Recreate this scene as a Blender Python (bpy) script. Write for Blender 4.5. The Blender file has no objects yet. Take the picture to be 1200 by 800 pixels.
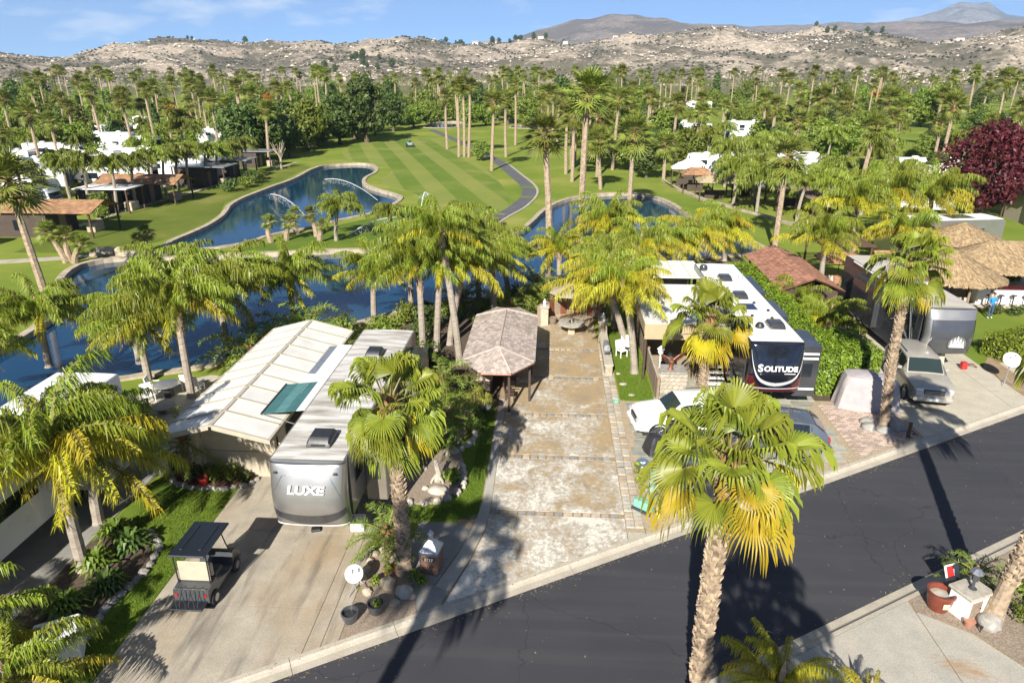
import bpy, math, random
from mathutils import Vector, Matrix, noise, geometry

# ------------------------------------------------------------------ camera, sky, sun, exposure
scene = bpy.context.scene
COL = scene.collection
rad = math.radians
cam_d = bpy.data.cameras.new("camera"); cam = bpy.data.objects.new("camera", cam_d); COL.objects.link(cam)
cam.location = (0, 0, 15.5)                      # a drone above the near kerb
cam.rotation_euler = (rad(90 - 21.68), 0, rad(3.3))
cam_d.sensor_width = 36; cam_d.lens = 24; cam_d.clip_start = 0.1; cam_d.clip_end = 40000
scene.camera = cam
SUN_EL, SHADOW_AZ = 33.0, 12.0                    # shadows fall away from the camera, a little to the right
w = bpy.data.worlds.new("World"); scene.world = w; w.use_nodes = True
nt = w.node_tree; nt.nodes.clear()
sky = nt.nodes.new('ShaderNodeTexSky'); sky.sky_type = 'NISHITA'; sky.sun_disc = False
sky.sun_elevation = rad(SUN_EL); sky.sun_rotation = rad(180 + SHADOW_AZ); sky.altitude = 1500
sky.air_density = 0.45; sky.dust_density = 0.0; sky.ozone_density = 8.0
bgn = nt.nodes.new('ShaderNodeBackground'); bgn.inputs[1].default_value = 0.066
out = nt.nodes.new('ShaderNodeOutputWorld')
# a thin scatter of cumulus over the whole sky
tc = nt.nodes.new('ShaderNodeTexCoord')
mp = nt.nodes.new('ShaderNodeMapping'); mp.inputs['Scale'].default_value = (1, 1, 3.4); mp.inputs['Location'].default_value = (0.9, 0.3, 0.62)
nz = nt.nodes.new('ShaderNodeTexNoise'); nz.inputs['Scale'].default_value = 5.5; nz.inputs['Detail'].default_value = 8; nz.inputs['Roughness'].default_value = 0.58
cr = nt.nodes.new('ShaderNodeValToRGB'); cr.color_ramp.elements[0].position = 0.53; cr.color_ramp.elements[1].position = 0.68
cr.color_ramp.elements[1].color = (.8, .8, .8, 1)
mx = nt.nodes.new('ShaderNodeMix'); mx.data_type = 'RGBA'
mx.inputs['B'].default_value = (8.6, 8.9, 9.4, 1)
nt.links.new(tc.outputs['Generated'], mp.inputs[0]); nt.links.new(mp.outputs[0], nz.inputs['Vector'])
nt.links.new(nz.outputs['Fac'], cr.inputs[0]); nt.links.new(cr.outputs[0], mx.inputs['Factor'])
nt.links.new(sky.outputs[0], mx.inputs['A']); nt.links.new(mx.outputs['Result'], bgn.inputs[0])
nt.links.new(bgn.outputs[0], out.inputs[0])
sd = bpy.data.lights.new("sun", 'SUN'); sd.energy = 5.0; sd.angle = rad(0.55); sd.color = (1, .95, .86)
sun = bpy.data.objects.new("sun", sd); COL.objects.link(sun)
_a, _e = rad(SHADOW_AZ), rad(SUN_EL)
sun.rotation_euler = Vector((math.sin(_a) * math.cos(_e), math.cos(_a) * math.cos(_e), -math.sin(_e))).to_track_quat('-Z', 'Y').to_euler()
vs = scene.view_settings; vs.view_transform = 'Standard'; vs.look = 'None'; vs.exposure = 1.04; vs.gamma = 1.0
vs.use_curve_mapping = False

# ------------------------------------------------------------------ helpers
R = random.Random(11)
def U(a, b): return R.uniform(a, b)
def lerp(a, b, t): return a + (b - a) * t

class MB:
    """collects shapes that become one mesh object"""
    def __init__(s): s.v = []; s.f = []; s.mi = []; s.m = 0
    def add(s, v, f):
        o = len(s.v); s.v.extend([tuple(p) for p in v]); s.f.extend([tuple(i + o for i in q) for q in f]); s.mi.extend([s.m] * len(f)); return s
    def join(s, o, M=None):
        v = o.v if M is None else [tuple(M @ Vector(p)) for p in o.v]
        k = len(s.v); s.v.extend(v); s.f.extend([tuple(i + k for i in q) for q in o.f]); s.mi.extend(o.mi); return s
    def box(s, c, d, rz=0, ch=0.0, M=None):
        hx, hy, hz = d[0] / 2, d[1] / 2, d[2] / 2
        if ch <= 0:
            v = [(x * hx, y * hy, z * hz) for z in (-1, 1) for y in (-1, 1) for x in (-1, 1)]
            f = [(0, 2, 3, 1), (4, 5, 7, 6), (0, 1, 5, 4), (2, 6, 7, 3), (0, 4, 6, 2), (1, 3, 7, 5)]
        else:
            ch = min(ch, hx * .9, hy * .9, hz * .9); v = []; f = []; idx = {}
            for sx in (-1, 1):
                for sy in (-1, 1):
                    for sz in (-1, 1):
                        for ax in range(3):
                            p = [sx * (hx - ch), sy * (hy - ch), sz * (hz - ch)]
                            p[ax] = (sx * hx, sy * hy, sz * hz)[ax]
                            idx[(sx, sy, sz, ax)] = len(v); v.append(tuple(p))
            def F(ids):
                pts = [Vector(v[i]) for i in ids]; cc = sum(pts, Vector()) / len(pts)
                n = (pts[1] - pts[0]).cross(pts[2] - pts[0])
                f.append(tuple(ids) if n.dot(cc) > 0 else tuple(reversed(ids)))
            for sg in (-1, 1):
                F([idx[(sg, -1, -1, 0)], idx[(sg, 1, -1, 0)], idx[(sg, 1, 1, 0)], idx[(sg, -1, 1, 0)]])
                F([idx[(-1, sg, -1, 1)], idx[(1, sg, -1, 1)], idx[(1, sg, 1, 1)], idx[(-1, sg, 1, 1)]])
                F([idx[(-1, -1, sg, 2)], idx[(1, -1, sg, 2)], idx[(1, 1, sg, 2)], idx[(-1, 1, sg, 2)]])
            for a in (-1, 1):
                for b in (-1, 1):
                    F([idx[(a, b, -1, 0)], idx[(a, b, 1, 0)], idx[(a, b, 1, 1)], idx[(a, b, -1, 1)]])
                    F([idx[(a, -1, b, 0)], idx[(a, 1, b, 0)], idx[(a, 1, b, 2)], idx[(a, -1, b, 2)]])
                    F([idx[(-1, a, b, 1)], idx[(1, a, b, 1)], idx[(1, a, b, 2)], idx[(-1, a, b, 2)]])
                    for cz in (-1, 1): F([idx[(a, b, cz, 0)], idx[(a, b, cz, 1)], idx[(a, b, cz, 2)]])
        if M is None: M = Matrix.Translation(c) @ Matrix.Rotation(rz, 4, 'Z')
        return s.add([M @ Vector(p) for p in v], f)
    def tube(s, pts, r, n=8, cap=True):
        pts = [Vector(p) for p in pts]; m = len(pts)
        if not hasattr(r, '__len__'): r = [r] * m
        V = []; F = []; up = Vector((0, 0, 1)); pu = None
        for i, p in enumerate(pts):
            t = (pts[min(i + 1, m - 1)] - pts[max(i - 1, 0)]).normalized()
            if pu is None: pu = t.orthogonal() if abs(t.z) > .95 else t.cross(up)
            a = (pu - t * pu.dot(t)).normalized(); b = t.cross(a); pu = a
            for k in range(n):
                q = 2 * math.pi * k / n; V.append(p + (a * math.cos(q) + b * math.sin(q)) * r[i])
        for i in range(m - 1):
            for k in range(n):
                k2 = (k + 1) % n; F.append((i * n + k, i * n + k2, (i + 1) * n + k2, (i + 1) * n + k))
        if cap: F.append(tuple(reversed(range(n)))); F.append(tuple((m - 1) * n + k for k in range(n)))
        return s.add(V, F)
    def lathe(s, prof, n=16, c=(0, 0, 0), sx=1, sy=1):
        V = []; F = []
        for r, z in prof:
            for k in range(n):
                q = 2 * math.pi * k / n; V.append((c[0] + r * sx * math.cos(q), c[1] + r * sy * math.sin(q), c[2] + z))
        for i in range(len(prof) - 1):
            for k in range(n):
                k2 = (k + 1) % n; F.append((i * n + k, i * n + k2, (i + 1) * n + k2, (i + 1) * n + k))
        if prof[0][0] > 1e-4: F.append(tuple(reversed(range(n))))
        if prof[-1][0] > 1e-4: F.append(tuple((len(prof) - 1) * n + k for k in range(n)))
        return s.add(V, F)
    def prism(s, poly, z0, z1):
        n = len(poly)
        ar = sum(poly[i][0] * poly[(i + 1) % n][1] - poly[(i + 1) % n][0] * poly[i][1] for i in range(n))
        if ar < 0: poly = list(reversed(poly))
        V = [(x, y, z0) for x, y in poly] + [(x, y, z1) for x, y in poly]
        F = [tuple(range(n, 2 * n)), tuple(reversed(range(n)))] + [(i, (i + 1) % n, n + (i + 1) % n, n + i) for i in range(n)]
        return s.add(V, F)
    def sweep(s, prof, x0, x1):
        """profile in (y,z), extruded along x"""
        n = len(prof)
        V = [(x0, y, z) for y, z in prof] + [(x1, y, z) for y, z in prof]
        F = [tuple(range(n)), tuple(reversed(range(n, 2 * n)))] + [(i, n + i, n + (i + 1) % n, (i + 1) % n) for i in range(n)]
        return s.add(V, F)
    def rock(s, c, r, seed=0, n=9, m=6):
        V = []; F = []; o = Vector((seed * 3.7, seed * 1.3, seed * 5.1))
        for i in range(m + 1):
            th = math.pi * i / m
            for k in range(n):
                q = 2 * math.pi * k / n; d = Vector((math.sin(th) * math.cos(q), math.sin(th) * math.sin(q), math.cos(th)))
                g = 1 + .28 * noise.noise(d * 1.6 + o) + .12 * noise.noise(d * 4 + o)
                V.append((c[0] + d.x * r[0] * g, c[1] + d.y * r[1] * g, c[2] + d.z * r[2] * g))
        for i in range(m):
            for k in range(n):
                k2 = (k + 1) % n; F.append((i * n + k, (i + 1) * n + k, (i + 1) * n + k2, i * n + k2))
        return s.add(V, F)
    def mesh(s, name, mats, smooth=False):
        me = bpy.data.meshes.new(name); me.from_pydata(s.v, [], s.f)
        for m in (mats if isinstance(mats, (list, tuple)) else [mats]): me.materials.append(m)
        if max(s.mi, default=0) > 0: me.polygons.foreach_set('material_index', s.mi)
        if smooth:
            me.polygons.foreach_set('use_smooth', [True] * len(s.f))
            if smooth != 2: me.set_sharp_from_angle(angle=rad(38))
        me.update(); return me
    def build(s, name, mats, parent=None, smooth=False, loc=(0, 0, 0), rz=0):
        return obj(name, s.mesh(name, mats, smooth), parent, loc, rz)

def obj(name, me, parent=None, loc=(0, 0, 0), rz=0):
    o = bpy.data.objects.new(name, me); COL.objects.link(o); o.location = loc; o.rotation_euler = (0, 0, rz)
    if parent is not None: o.parent = parent
    return o
def tag(o, label, cat, group=None):
    o['label'] = label; o['category'] = cat
    if group: o['group'] = group
    return o
def thing(name, label, cat, loc=(0, 0, 0), rz=0, group=None):
    return tag(obj(name, None, None, loc, rz), label, cat, group)
def struct(o): o['kind'] = 'structure'; return o
def stuff(o): o['kind'] = 'stuff'; return o
def part(name, mat, parent, fn, smooth=False, loc=(0, 0, 0), rz=0):
    m = MB(); fn(m); return m.build(name, mat, parent, smooth, loc, rz)
def boxp(name, mat, parent, c, d, ch=.01, rz=0):
    """a chamfered box with its own origin at its centre"""
    return MB().box((0, 0, 0), d, 0, ch).build(name, mat, parent, False, c, rz)
def dup(o, parent=None, loc=None, rz=None, label=None, scale=None):
    c = o.copy(); COL.objects.link(c)
    if parent is not None: c.parent = parent
    if loc is not None: c.location = loc
    if rz is not None: c.rotation_euler = (0, 0, rz)
    if scale is not None: c.scale = (scale,) * 3 if not hasattr(scale, '__len__') else scale
    if label: c['label'] = label
    for ch in o.children: dup(ch, c)
    return c
def text_part(name, body, size, mat, parent, loc, rot, shear=0, bold=0, stretch=1.0):
    cu = bpy.data.curves.new(name, 'FONT'); cu.body = body; cu.size = size; cu.align_x = 'CENTER'; cu.align_y = 'CENTER'
    cu.shear = shear; cu.offset = bold; cu.extrude = .004
    t = bpy.data.objects.new(name, cu); COL.objects.link(t)
    me = bpy.data.meshes.new_from_object(t.evaluated_get(bpy.context.evaluated_depsgraph_get()))
    bpy.data.objects.remove(t)
    me.materials.clear(); me.materials.append(mat)
    o = obj(name, me, parent, loc); o.rotation_euler = rot; o.scale = (stretch, 1, 1); return o

def chaikin(p, n=2, closed=True):
    for _ in range(n):
        q = []
        m = len(p); rng = range(m) if closed else range(m - 1)
        if not closed: q.append(p[0])
        for i in rng:
            a, b = p[i], p[(i + 1) % m]
            q.append((a[0] * .75 + b[0] * .25, a[1] * .75 + b[1] * .25)); q.append((a[0] * .25 + b[0] * .75, a[1] * .25 + b[1] * .75))
        if not closed: q.append(p[-1])
        p = q
    return p
def inside(p, poly):
    x, y = p; r = False; n = len(poly); j = n - 1
    for i in range(n):
        xi, yi = poly[i]; xj, yj = poly[j]
        if (yi > y) != (yj > y) and x < (xj - xi) * (y - yi) / (yj - yi) + xi: r = not r
        j = i
    return r
def clip(poly, nx, ny, c):
    """keep the side nx*x+ny*y >= c"""
    o = []; n = len(poly)
    for i in range(n):
        a, b = poly[i], poly[(i + 1) % n]; da = nx * a[0] + ny * a[1] - c; db = nx * b[0] + ny * b[1] - c
        if da >= 0: o.append(a)
        if (da >= 0) != (db >= 0):
            t = da / (da - db); o.append((a[0] + (b[0] - a[0]) * t, a[1] + (b[1] - a[1]) * t))
    return o

# ------------------------------------------------------------------ materials
def _new(name):
    m = bpy.data.materials.new(name); m.use_nodes = True; t = m.node_tree; t.nodes.clear()
    o = t.nodes.new('ShaderNodeOutputMaterial'); return m, t, o
def N(t, typ, **k):
    n = t.nodes.new(typ)
    for a, b in k.items():
        if a.startswith('i_'):
            key = a[2:].replace('_', ' ')
            n.inputs[key].default_value = b
        else: setattr(n, a, b)
    return n
def c4(c): return (c[0], c[1], c[2], 1)
def ramp(t, fac, stops):
    r = t.nodes.new('ShaderNodeValToRGB'); e = r.color_ramp.elements
    while len(e) < len(stops): e.new(.5)
    for el, (p, c) in zip(e, stops): el.position = p; el.color = c4(c) if hasattr(c, '__len__') else (c, c, c, 1)
    t.links.new(fac, r.inputs[0]); return r.outputs[0]
def mixc(t, fac, a, b, mode='MIX'):
    m = t.nodes.new('ShaderNodeMix'); m.data_type = 'RGBA'; m.blend_type = mode
    for k, s in (('Factor', fac), ('A', a), ('B', b)):
        if isinstance(s, (int, float)): m.inputs[k].default_value = s
        elif isinstance(s, (tuple, list)): m.inputs[k].default_value = c4(s)
        else: t.links.new(s, m.inputs[k])
    return m.outputs['Result']
def math_(t, op, a, b=None, c=None):
    m = t.nodes.new('ShaderNodeMath'); m.operation = op
    for i, s in enumerate((a, b, c)):
        if s is None: continue
        if isinstance(s, (int, float)): m.inputs[i].default_value = s
        else: t.links.new(s, m.inputs[i])
    return m.outputs[0]
def noise_(t, vec, scale, detail=4, rough=.55, dist=0):
    n = t.nodes.new('ShaderNodeTexNoise'); n.inputs['Scale'].default_value = scale; n.inputs['Detail'].default_value = detail
    n.inputs['Roughness'].default_value = rough; n.inputs['Distortion'].default_value = dist
    if vec is not None: t.links.new(vec, n.inputs['Vector'])
    return n.outputs['Fac']
def coords(t, stretch=None, loc=None, rot=None, kind='Object'):
    c = t.nodes.new('ShaderNodeTexCoord').outputs[kind]
    if stretch or loc or rot:
        m = t.nodes.new('ShaderNodeMapping')
        if stretch: m.inputs['Scale'].default_value = stretch
        if loc: m.inputs['Location'].default_value = loc
        if rot: m.inputs['Rotation'].default_value = rot
        t.links.new(c, m.inputs[0]); c = m.outputs[0]
    return c
def finish(m, t, o, col, rough=.6, metal=0, bump=None, bstr=.3, bdist=.02, spec=.5, coat=0):
    p = t.nodes.new('ShaderNodeBsdfPrincipled'); p.inputs['Metallic'].default_value = metal
    p.inputs['Specular IOR Level'].default_value = spec; p.inputs['Coat Weight'].default_value = coat; p.inputs['Coat Roughness'].default_value = .05
    if isinstance(col, (tuple, list)): p.inputs['Base Color'].default_value = c4(col)
    else: t.links.new(col, p.inputs['Base Color'])
    if isinstance(rough, (int, float)): p.inputs['Roughness'].default_value = rough
    else: t.links.new(rough, p.inputs['Roughness'])
    if bump is not None:
        b = t.nodes.new('ShaderNodeBump'); b.inputs['Strength'].default_value = bstr; b.inputs['Distance'].default_value = bdist
        t.links.new(bump, b.inputs['Height']); t.links.new(b.outputs[0], p.inputs['Normal'])
    t.links.new(p.outputs[0], o.inputs[0]); return m
def pm(name, c1, c2=None, scale=3, rough=.6, bump=0, bscale=25, metal=0, rnd=0, isl=0, coat=0, spec=.5, stretch=None, detail=5, lo=.35, hi=.65):
    """plain procedural: two tones by noise, some bump, optional variation per object or per loose piece"""
    m, t, o = _new(name); v = coords(t, stretch)
    if c2 is None: c2 = tuple(x * .8 for x in c1)
    col = ramp(t, noise_(t, v, scale, detail), [(lo, c1), (hi, c2)])
    for amt, nd, s in ((rnd, 'ShaderNodeObjectInfo', 'Random'), (isl, 'ShaderNodeNewGeometry', 'Random Per Island')):
        if amt:
            n = t.nodes.new(nd); f = t.nodes.new('ShaderNodeMapRange'); f.inputs['To Min'].default_value = 1 - amt; f.inputs['To Max'].default_value = 1 + amt
            t.links.new(n.outputs[s], f.inputs[0]); h = t.nodes.new('ShaderNodeHueSaturation'); t.links.new(f.outputs[0], h.inputs['Value']); t.links.new(col, h.inputs['Color']); col = h.outputs[0]
    b = noise_(t, v, bscale, 3) if bump else None
    rg = t.nodes.new('ShaderNodeMapRange'); rg.inputs['To Min'].default_value = max(.02, rough - .08); rg.inputs['To Max'].default_value = min(1, rough + .08)
    t.links.new(noise_(t, v, scale * 2.3, 3), rg.inputs[0])
    return finish(m, t, o, col, rg.outputs[0], metal, b, bump, .02, spec, coat)
def leaf(name, c1, c2, trans=.35, rough=.5, rnd=.18, tip=None):
    """leaf: principled + translucent, varied per loose leaf and per object"""
    m, t, o = _new(name)
    g = t.nodes.new('ShaderNodeNewGeometry'); oi = t.nodes.new('ShaderNodeObjectInfo')
    col = mixc(t, g.outputs['Random Per Island'], c1, c2)
    f = t.nodes.new('ShaderNodeMapRange'); f.inputs['To Min'].default_value = 1 - rnd; f.inputs['To Max'].default_value = 1 + rnd; t.links.new(oi.outputs['Random'], f.inputs[0])
    h = t.nodes.new('ShaderNodeHueSaturation'); t.links.new(f.outputs[0], h.inputs['Value']); t.links.new(col, h.inputs['Color'])
    hh = t.nodes.new('ShaderNodeMapRange'); hh.inputs['To Min'].default_value = .485; hh.inputs['To Max'].default_value = .515; t.links.new(oi.outputs['Random'], hh.inputs[0]); t.links.new(hh.outputs[0], h.inputs['Hue'])
    p = t.nodes.new('ShaderNodeBsdfPrincipled'); p.inputs['Roughness'].default_value = rough; p.inputs['Specular IOR Level'].default_value = .35
    tr = t.nodes.new('ShaderNodeBsdfTranslucent'); ms = t.nodes.new('ShaderNodeMixShader'); ms.inputs[0].default_value = trans
    t.links.new(h.outputs[0], p.inputs['Base Color']); t.links.new(h.outputs[0], tr.inputs[0])
    t.links.new(p.outputs[0], ms.inputs[1]); t.links.new(tr.outputs[0], ms.inputs[2]); t.links.new(ms.outputs[0], o.inputs[0]); return m
def glass(name, c=(.015, .02, .025), rough=.04): return pm(name, c, c, 2, rough, 0, spec=.8)

def conc(name, c1, c2, stain=(.3, .22, .13), amt=.5, sc=.35, tyre=0):
    m, t, o = _new(name); v = coords(t)
    base = ramp(t, noise_(t, v, 1.3, 6), [(.3, c1), (.7, c2)])
    st = ramp(t, noise_(t, coords(t, (1, .5, 1), (3, 1, 0)), sc, 5, .6), [(.48, 0), (.7, amt)])
    base = mixc(t, st, base, stain)
    base = mixc(t, ramp(t, noise_(t, v, 26, 3), [(.35, .35), (.6, 0)]), base, (.16, .14, .12))
    if tyre:
        tv = coords(t, (1.1, .16, 1), (2, 4, 0))
        base = mixc(t, ramp(t, noise_(t, tv, 1.3, 5, .62), [(.50, 0), (.68, tyre * .8)]), base, (.12, .105, .09))
    return finish(m, t, o, base, .85, 0, noise_(t, v, 40, 3), .25, .01, .3)

MAT = {}
MAT['conc'] = conc('driveway_concrete', (.45, .395, .31), (.33, .295, .235), (.36, .245, .12), .7, .35, 1.0)
MAT['conc_kerb'] = conc('kerb_concrete', (.50, .45, .36), (.38, .34, .27), (.3, .25, .18), .4, 1.2)
MAT['conc_near'] = conc('near_slab_concrete', (.47, .43, .36), (.36, .35, .30), (.42, .33, .27), .45, .4)
MAT['conc_right'] = conc('pale_driveway_concrete', (.55, .50, .39), (.45, .41, .32), (.40, .33, .23), .35, .4)
MAT['conc_grey'] = conc('grey_concrete', (.33, .32, .29), (.24, .23, .21), (.2, .18, .15), .4, .6)
def pad_mat():
    m, t, o = _new('stamped_pad_concrete'); v = coords(t)
    tan = ramp(t, noise_(t, v, .9, 6, .6), [(.3, (.40, .285, .145)), (.5, (.36, .27, .16)), (.72, (.27, .215, .145))])
    grey = ramp(t, noise_(t, v, 2.2, 6), [(.3, (.50, .45, .37)), (.7, (.38, .34, .28))])
    sx = t.nodes.new('ShaderNodeSeparateXYZ'); t.links.new(v, sx.inputs[0])
    # worn sealer: peels off towards the street and the right edge
    yy = t.nodes.new('ShaderNodeMapRange'); yy.inputs['From Min'].default_value = 19; yy.inputs['From Max'].default_value = 37; yy.inputs['To Min'].default_value = .125; yy.inputs['To Max'].default_value = -.07
    t.links.new(sx.outputs['Y'], yy.inputs[0])
    pat = math_(t, 'ADD', noise_(t, v, .55, 5, .62, .6), yy.outputs[0])
    pat = math_(t, 'ADD', pat, math_(t, 'MULTIPLY', math_(t, 'SUBTRACT', noise_(t, v, 5, 5, .7), .5), .75))
    col = mixc(t, ramp(t, pat, [(.46, 0), (.58, 1)]), tan, grey)
    col = mixc(t, ramp(t, math_(t, 'ADD', pat, math_(t, 'MULTIPLY', math_(t, 'SUBTRACT', noise_(t, v, 9, 4, .7), .5), .5)), [(.62, 0), (.7, .9)]), col, (.68, .64, .55))
    col = mixc(t, ramp(t, math_(t, 'SUBTRACT', noise_(t, coords(t, None, (7, 3, 0)), 2.6, 6, .72, .8), math_(t, 'MULTIPLY', yy.outputs[0], -.25)), [(.60, 0), (.68, .75)]), col, (.23, .20, .16))
    br = t.nodes.new('ShaderNodeTexVoronoi'); br.feature = 'DISTANCE_TO_EDGE'; br.inputs['Scale'].default_value = 3.2; t.links.new(v, br.inputs['Vector'])
    col = mixc(t, ramp(t, br.outputs['Distance'], [(.0, .35), (.05, 0)]), col, (.2, .17, .13))
    return finish(m, t, o, col, .62, 0, noise_(t, v, 22, 4), .25, .01, .4)
MAT['pad'] = pad_mat()
def asphalt():
    m, t, o = _new('asphalt'); v = coords(t)
    c = ramp(t, noise_(t, v, .25, 5, .6), [(.3, (.030, .031, .037)), (.7, (.044, .044, .051))])
    c = mixc(t, ramp(t, noise_(t, v, 90, 2), [(.3, 0), (.75, .3)]), c, (.075, .075, .08))
    lanes = noise_(t, coords(t, (.05, 1.2, 1), None, (0, 0, rad(-29.8))), 1.4, 3)
    c = mixc(t, ramp(t, lanes, [(.45, 0), (.65, .45)]), c, (.062, .060, .062))
    vo = t.nodes.new('ShaderNodeTexVoronoi'); vo.feature = 'DISTANCE_TO_EDGE'; vo.inputs['Scale'].default_value = .17
    wv = t.nodes.new('ShaderNodeVectorMath'); wv.operation = 'ADD'; nn = t.nodes.new('ShaderNodeTexNoise'); nn.inputs['Scale'].default_value = 1.1; nn.inputs['Detail'].default_value = 5
    t.links.new(v, nn.inputs['Vector']); t.links.new(v, wv.inputs[0]); t.links.new(nn.outputs['Color'], wv.inputs[1]); t.links.new(wv.outputs[0], vo.inputs['Vector'])
    c = mixc(t, ramp(t, vo.outputs['Distance'], [(.0, .7), (.0035, 0)]), c, (.018, .018, .02))
    c = mixc(t, ramp(t, noise_(t, v, 3.3, 2), [(.76, 0), (.8, .5)]), c, (.13, .125, .12))
    return finish(m, t, o, c, .8, 0, noise_(t, v, 120, 2), .3, .006, .35)
MAT['asphalt'] = asphalt()
def grass_mat(name, c1, c2, c3, stripes=None, sc=.25, dry=.5):
    m, t, o = _new(name); v = coords(t)
    c = ramp(t, noise_(t, v, sc, 6, .62), [(.3, c1), (.55, c2), (.75, c3)])
    c = mixc(t, ramp(t, noise_(t, v, 9, 4, .7), [(.3, .45), (.65, 0)]), c, tuple(x * .55 for x in c1))
    if stripes:
        ang, wd, ca, cb, am = stripes
        wv = t.nodes.new('ShaderNodeTexWave'); wv.wave_profile = 'SIN'; wv.inputs['Scale'].default_value = wd; wv.inputs['Distortion'].default_value = .7; wv.inputs['Detail'].default_value = 2; wv.inputs['Detail Scale'].default_value = .3
        t.links.new(coords(t, None, None, (0, 0, ang)), wv.inputs['Vector'])
        c = mixc(t, math_(t, 'MULTIPLY', ramp(t, wv.outputs['Fac'], [(.42, 0), (.58, 1)]), am), c, mixc(t, noise_(t, v, .5, 3), ca, cb))
        c = mixc(t, ramp(t, noise_(t, v, .12, 4), [(.55, 0), (.75, dry)]), c, (.30, .255, .085))
    return finish(m, t, o, c, .9, 0, noise_(t, v, 30, 3), .5, .03, .15)
MAT['lawn'] = grass_mat('lawn_grass', (.085, .145, .016), (.13, .19, .022), (.20, .225, .042))
MAT['lawn_dry'] = grass_mat('bank_grass', (.085, .125, .016), (.15, .18, .028), (.29, .255, .075), sc=.12)
MAT['fairway'] = grass_mat('fairway_grass', (.10, .165, .02), (.15, .21, .03), (.22, .245, .055), (rad(-18), .055, (.36, .32, .11), (.24, .27, .055), .4), .1, .7)
def ground_mat():
    m, t, o = _new('valley_ground'); v = coords(t)
    g = ramp(t, noise_(t, v, .09, 6, .62), [(.3, (.115, .175, .024)), (.52, (.18, .225, .034)), (.72, (.30, .28, .08))])
    d = ramp(t, noise_(t, v, .011, 6, .65), [(.3, (.20, .17, .11)), (.55, (.11, .115, .06)), (.75, (.25, .205, .14))])
    sx = t.nodes.new('ShaderNodeSeparateXYZ'); t.links.new(v, sx.inputs[0])
    mr = t.nodes.new('ShaderNodeMapRange'); mr.inputs['From Min'].default_value = 330; mr.inputs['From Max'].default_value = 620; t.links.new(sx.outputs['Y'], mr.inputs[0])
    f = ramp(t, math_(t, 'ADD', mr.outputs[0], math_(t, 'MULTIPLY', math_(t, 'SUBTRACT', noise_(t, v, .02, 4), .5), .6)), [(.35, 0), (.65, 1)])
    return finish(m, t, o, mixc(t, f, g, d), .95, 0, None, spec=.1)
MAT['ground'] = ground_mat()
def water():
    m, t, o = _new('lake_water'); v = coords(t)
    c = ramp(t, noise_(t, v, .06, 4), [(.3, (.005, .040, .095)), (.7, (.010, .045, .075))])
    b = math_(t, 'ADD', noise_(t, coords(t, (1, 1.6, 1)), 3.2, 4, .6), math_(t, 'MULTIPLY', noise_(t, v, 11, 2), .25))
    return finish(m, t, o, c, .03, 0, b, .10, .03, .6)
MAT['water'] = water()
MAT['gravel'] = pm('gravel', (.34, .27, .2), (.2, .155, .115), 22, .9, .8, 45, lo=.4, hi=.6)
MAT['gravel_pale'] = pm('pale_gravel', (.45, .36, .25), (.30, .235, .16), 18, .9, .8, 40, lo=.4, hi=.6)
MAT['dirt'] = pm('bare_dirt', (.33, .24, .14), (.24, .17, .10), 2, .95, .4, 30)
MAT['mulch'] = pm('red_bark_mulch', (.15, .06, .035), (.07, .035, .025), 30, .95, .9, 45)
MAT['soil'] = pm('dark_soil', (.12, .085, .055), (.06, .045, .03), 12, .95, .7, 40)
MAT['stone_tan'] = pm('tan_stone', (.46, .38, .28), (.33, .27, .20), 6, .85, .5, 18, rnd=.2)
MAT['stone_grey'] = pm('grey_stone', (.33, .31, .28), (.22, .21, .19), 6, .85, .5, 18, rnd=.2)
MAT['stone_pale'] = pm('pale_stone', (.46, .42, .35), (.33, .295, .24), 5, .8, .4, 18, rnd=.12)
MAT['coping'] = pm('pond_coping', (.47, .40, .29), (.30, .25, .18), 1.5, .85, .3, 12)
MAT['white'] = pm('white_paint', (.80, .79, .76), (.73, .72, .69), 2, .45, 0)
MAT['rvwhite'] = pm('gelcoat_white', (.80, .80, .79), (.72, .72, .71), .8, .3, 0, rnd=.06, coat=.3)
MAT['membrane'] = pm('roof_membrane', (.77, .77, .75), (.62, .61, .58), .7, .7, .1, 9, rnd=.08)
MAT['stucco'] = pm('beige_stucco', (.46, .40, .30), (.40, .35, .26), 3, .9, .4, 60)
MAT['tan_fabric'] = pm('tan_fabric', (.42, .33, .20), (.38, .30, .18), 4, .85, .2, 80)
MAT['black'] = pm('black_plastic', (.022, .023, .026), (.03, .03, .033), 6, .45, 0)
MAT['blackgloss'] = pm('black_gloss', (.008, .010, .016), (.010, .012, .018), 2, .12, 0, coat=.8)
MAT['rubber'] = pm('tyre_rubber', (.02, .02, .021), (.03, .03, .03), 8, .85, .2, 60)
MAT['alloy'] = pm('alloy_wheel', (.55, .55, .56), (.45, .45, .46), 5, .3, 0, metal=.9)
MAT['steel'] = pm('galvanised_steel', (.52, .53, .55), (.4, .41, .43), 6, .4, 0, metal=.7)
MAT['silver'] = pm('silver_gelcoat', (.42, .41, .39), (.36, .35, .335), .7, .34, 0, metal=.75, coat=.4)
MAT['charcoal'] = pm('charcoal_gelcoat', (.05, .052, .058), (.035, .037, .042), 1, .25, 0, coat=.5)
MAT['gunmetal'] = pm('gunmetal_gelcoat', (.085, .09, .10), (.065, .07, .08), .8, .25, 0, metal=.3, coat=.6)
MAT['taupe'] = pm('taupe_gelcoat', (.20, .175, .145), (.16, .14, .115), 1, .3, 0, coat=.4)
MAT['maroon'] = pm('maroon_gelcoat', (.10, .015, .018), (.07, .01, .012), 1, .22, 0, coat=.6)
MAT['glass'] = glass('dark_window_glass')
MAT['windshield'] = glass('green_windshield_glass', (.022, .034, .032), .05)
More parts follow.
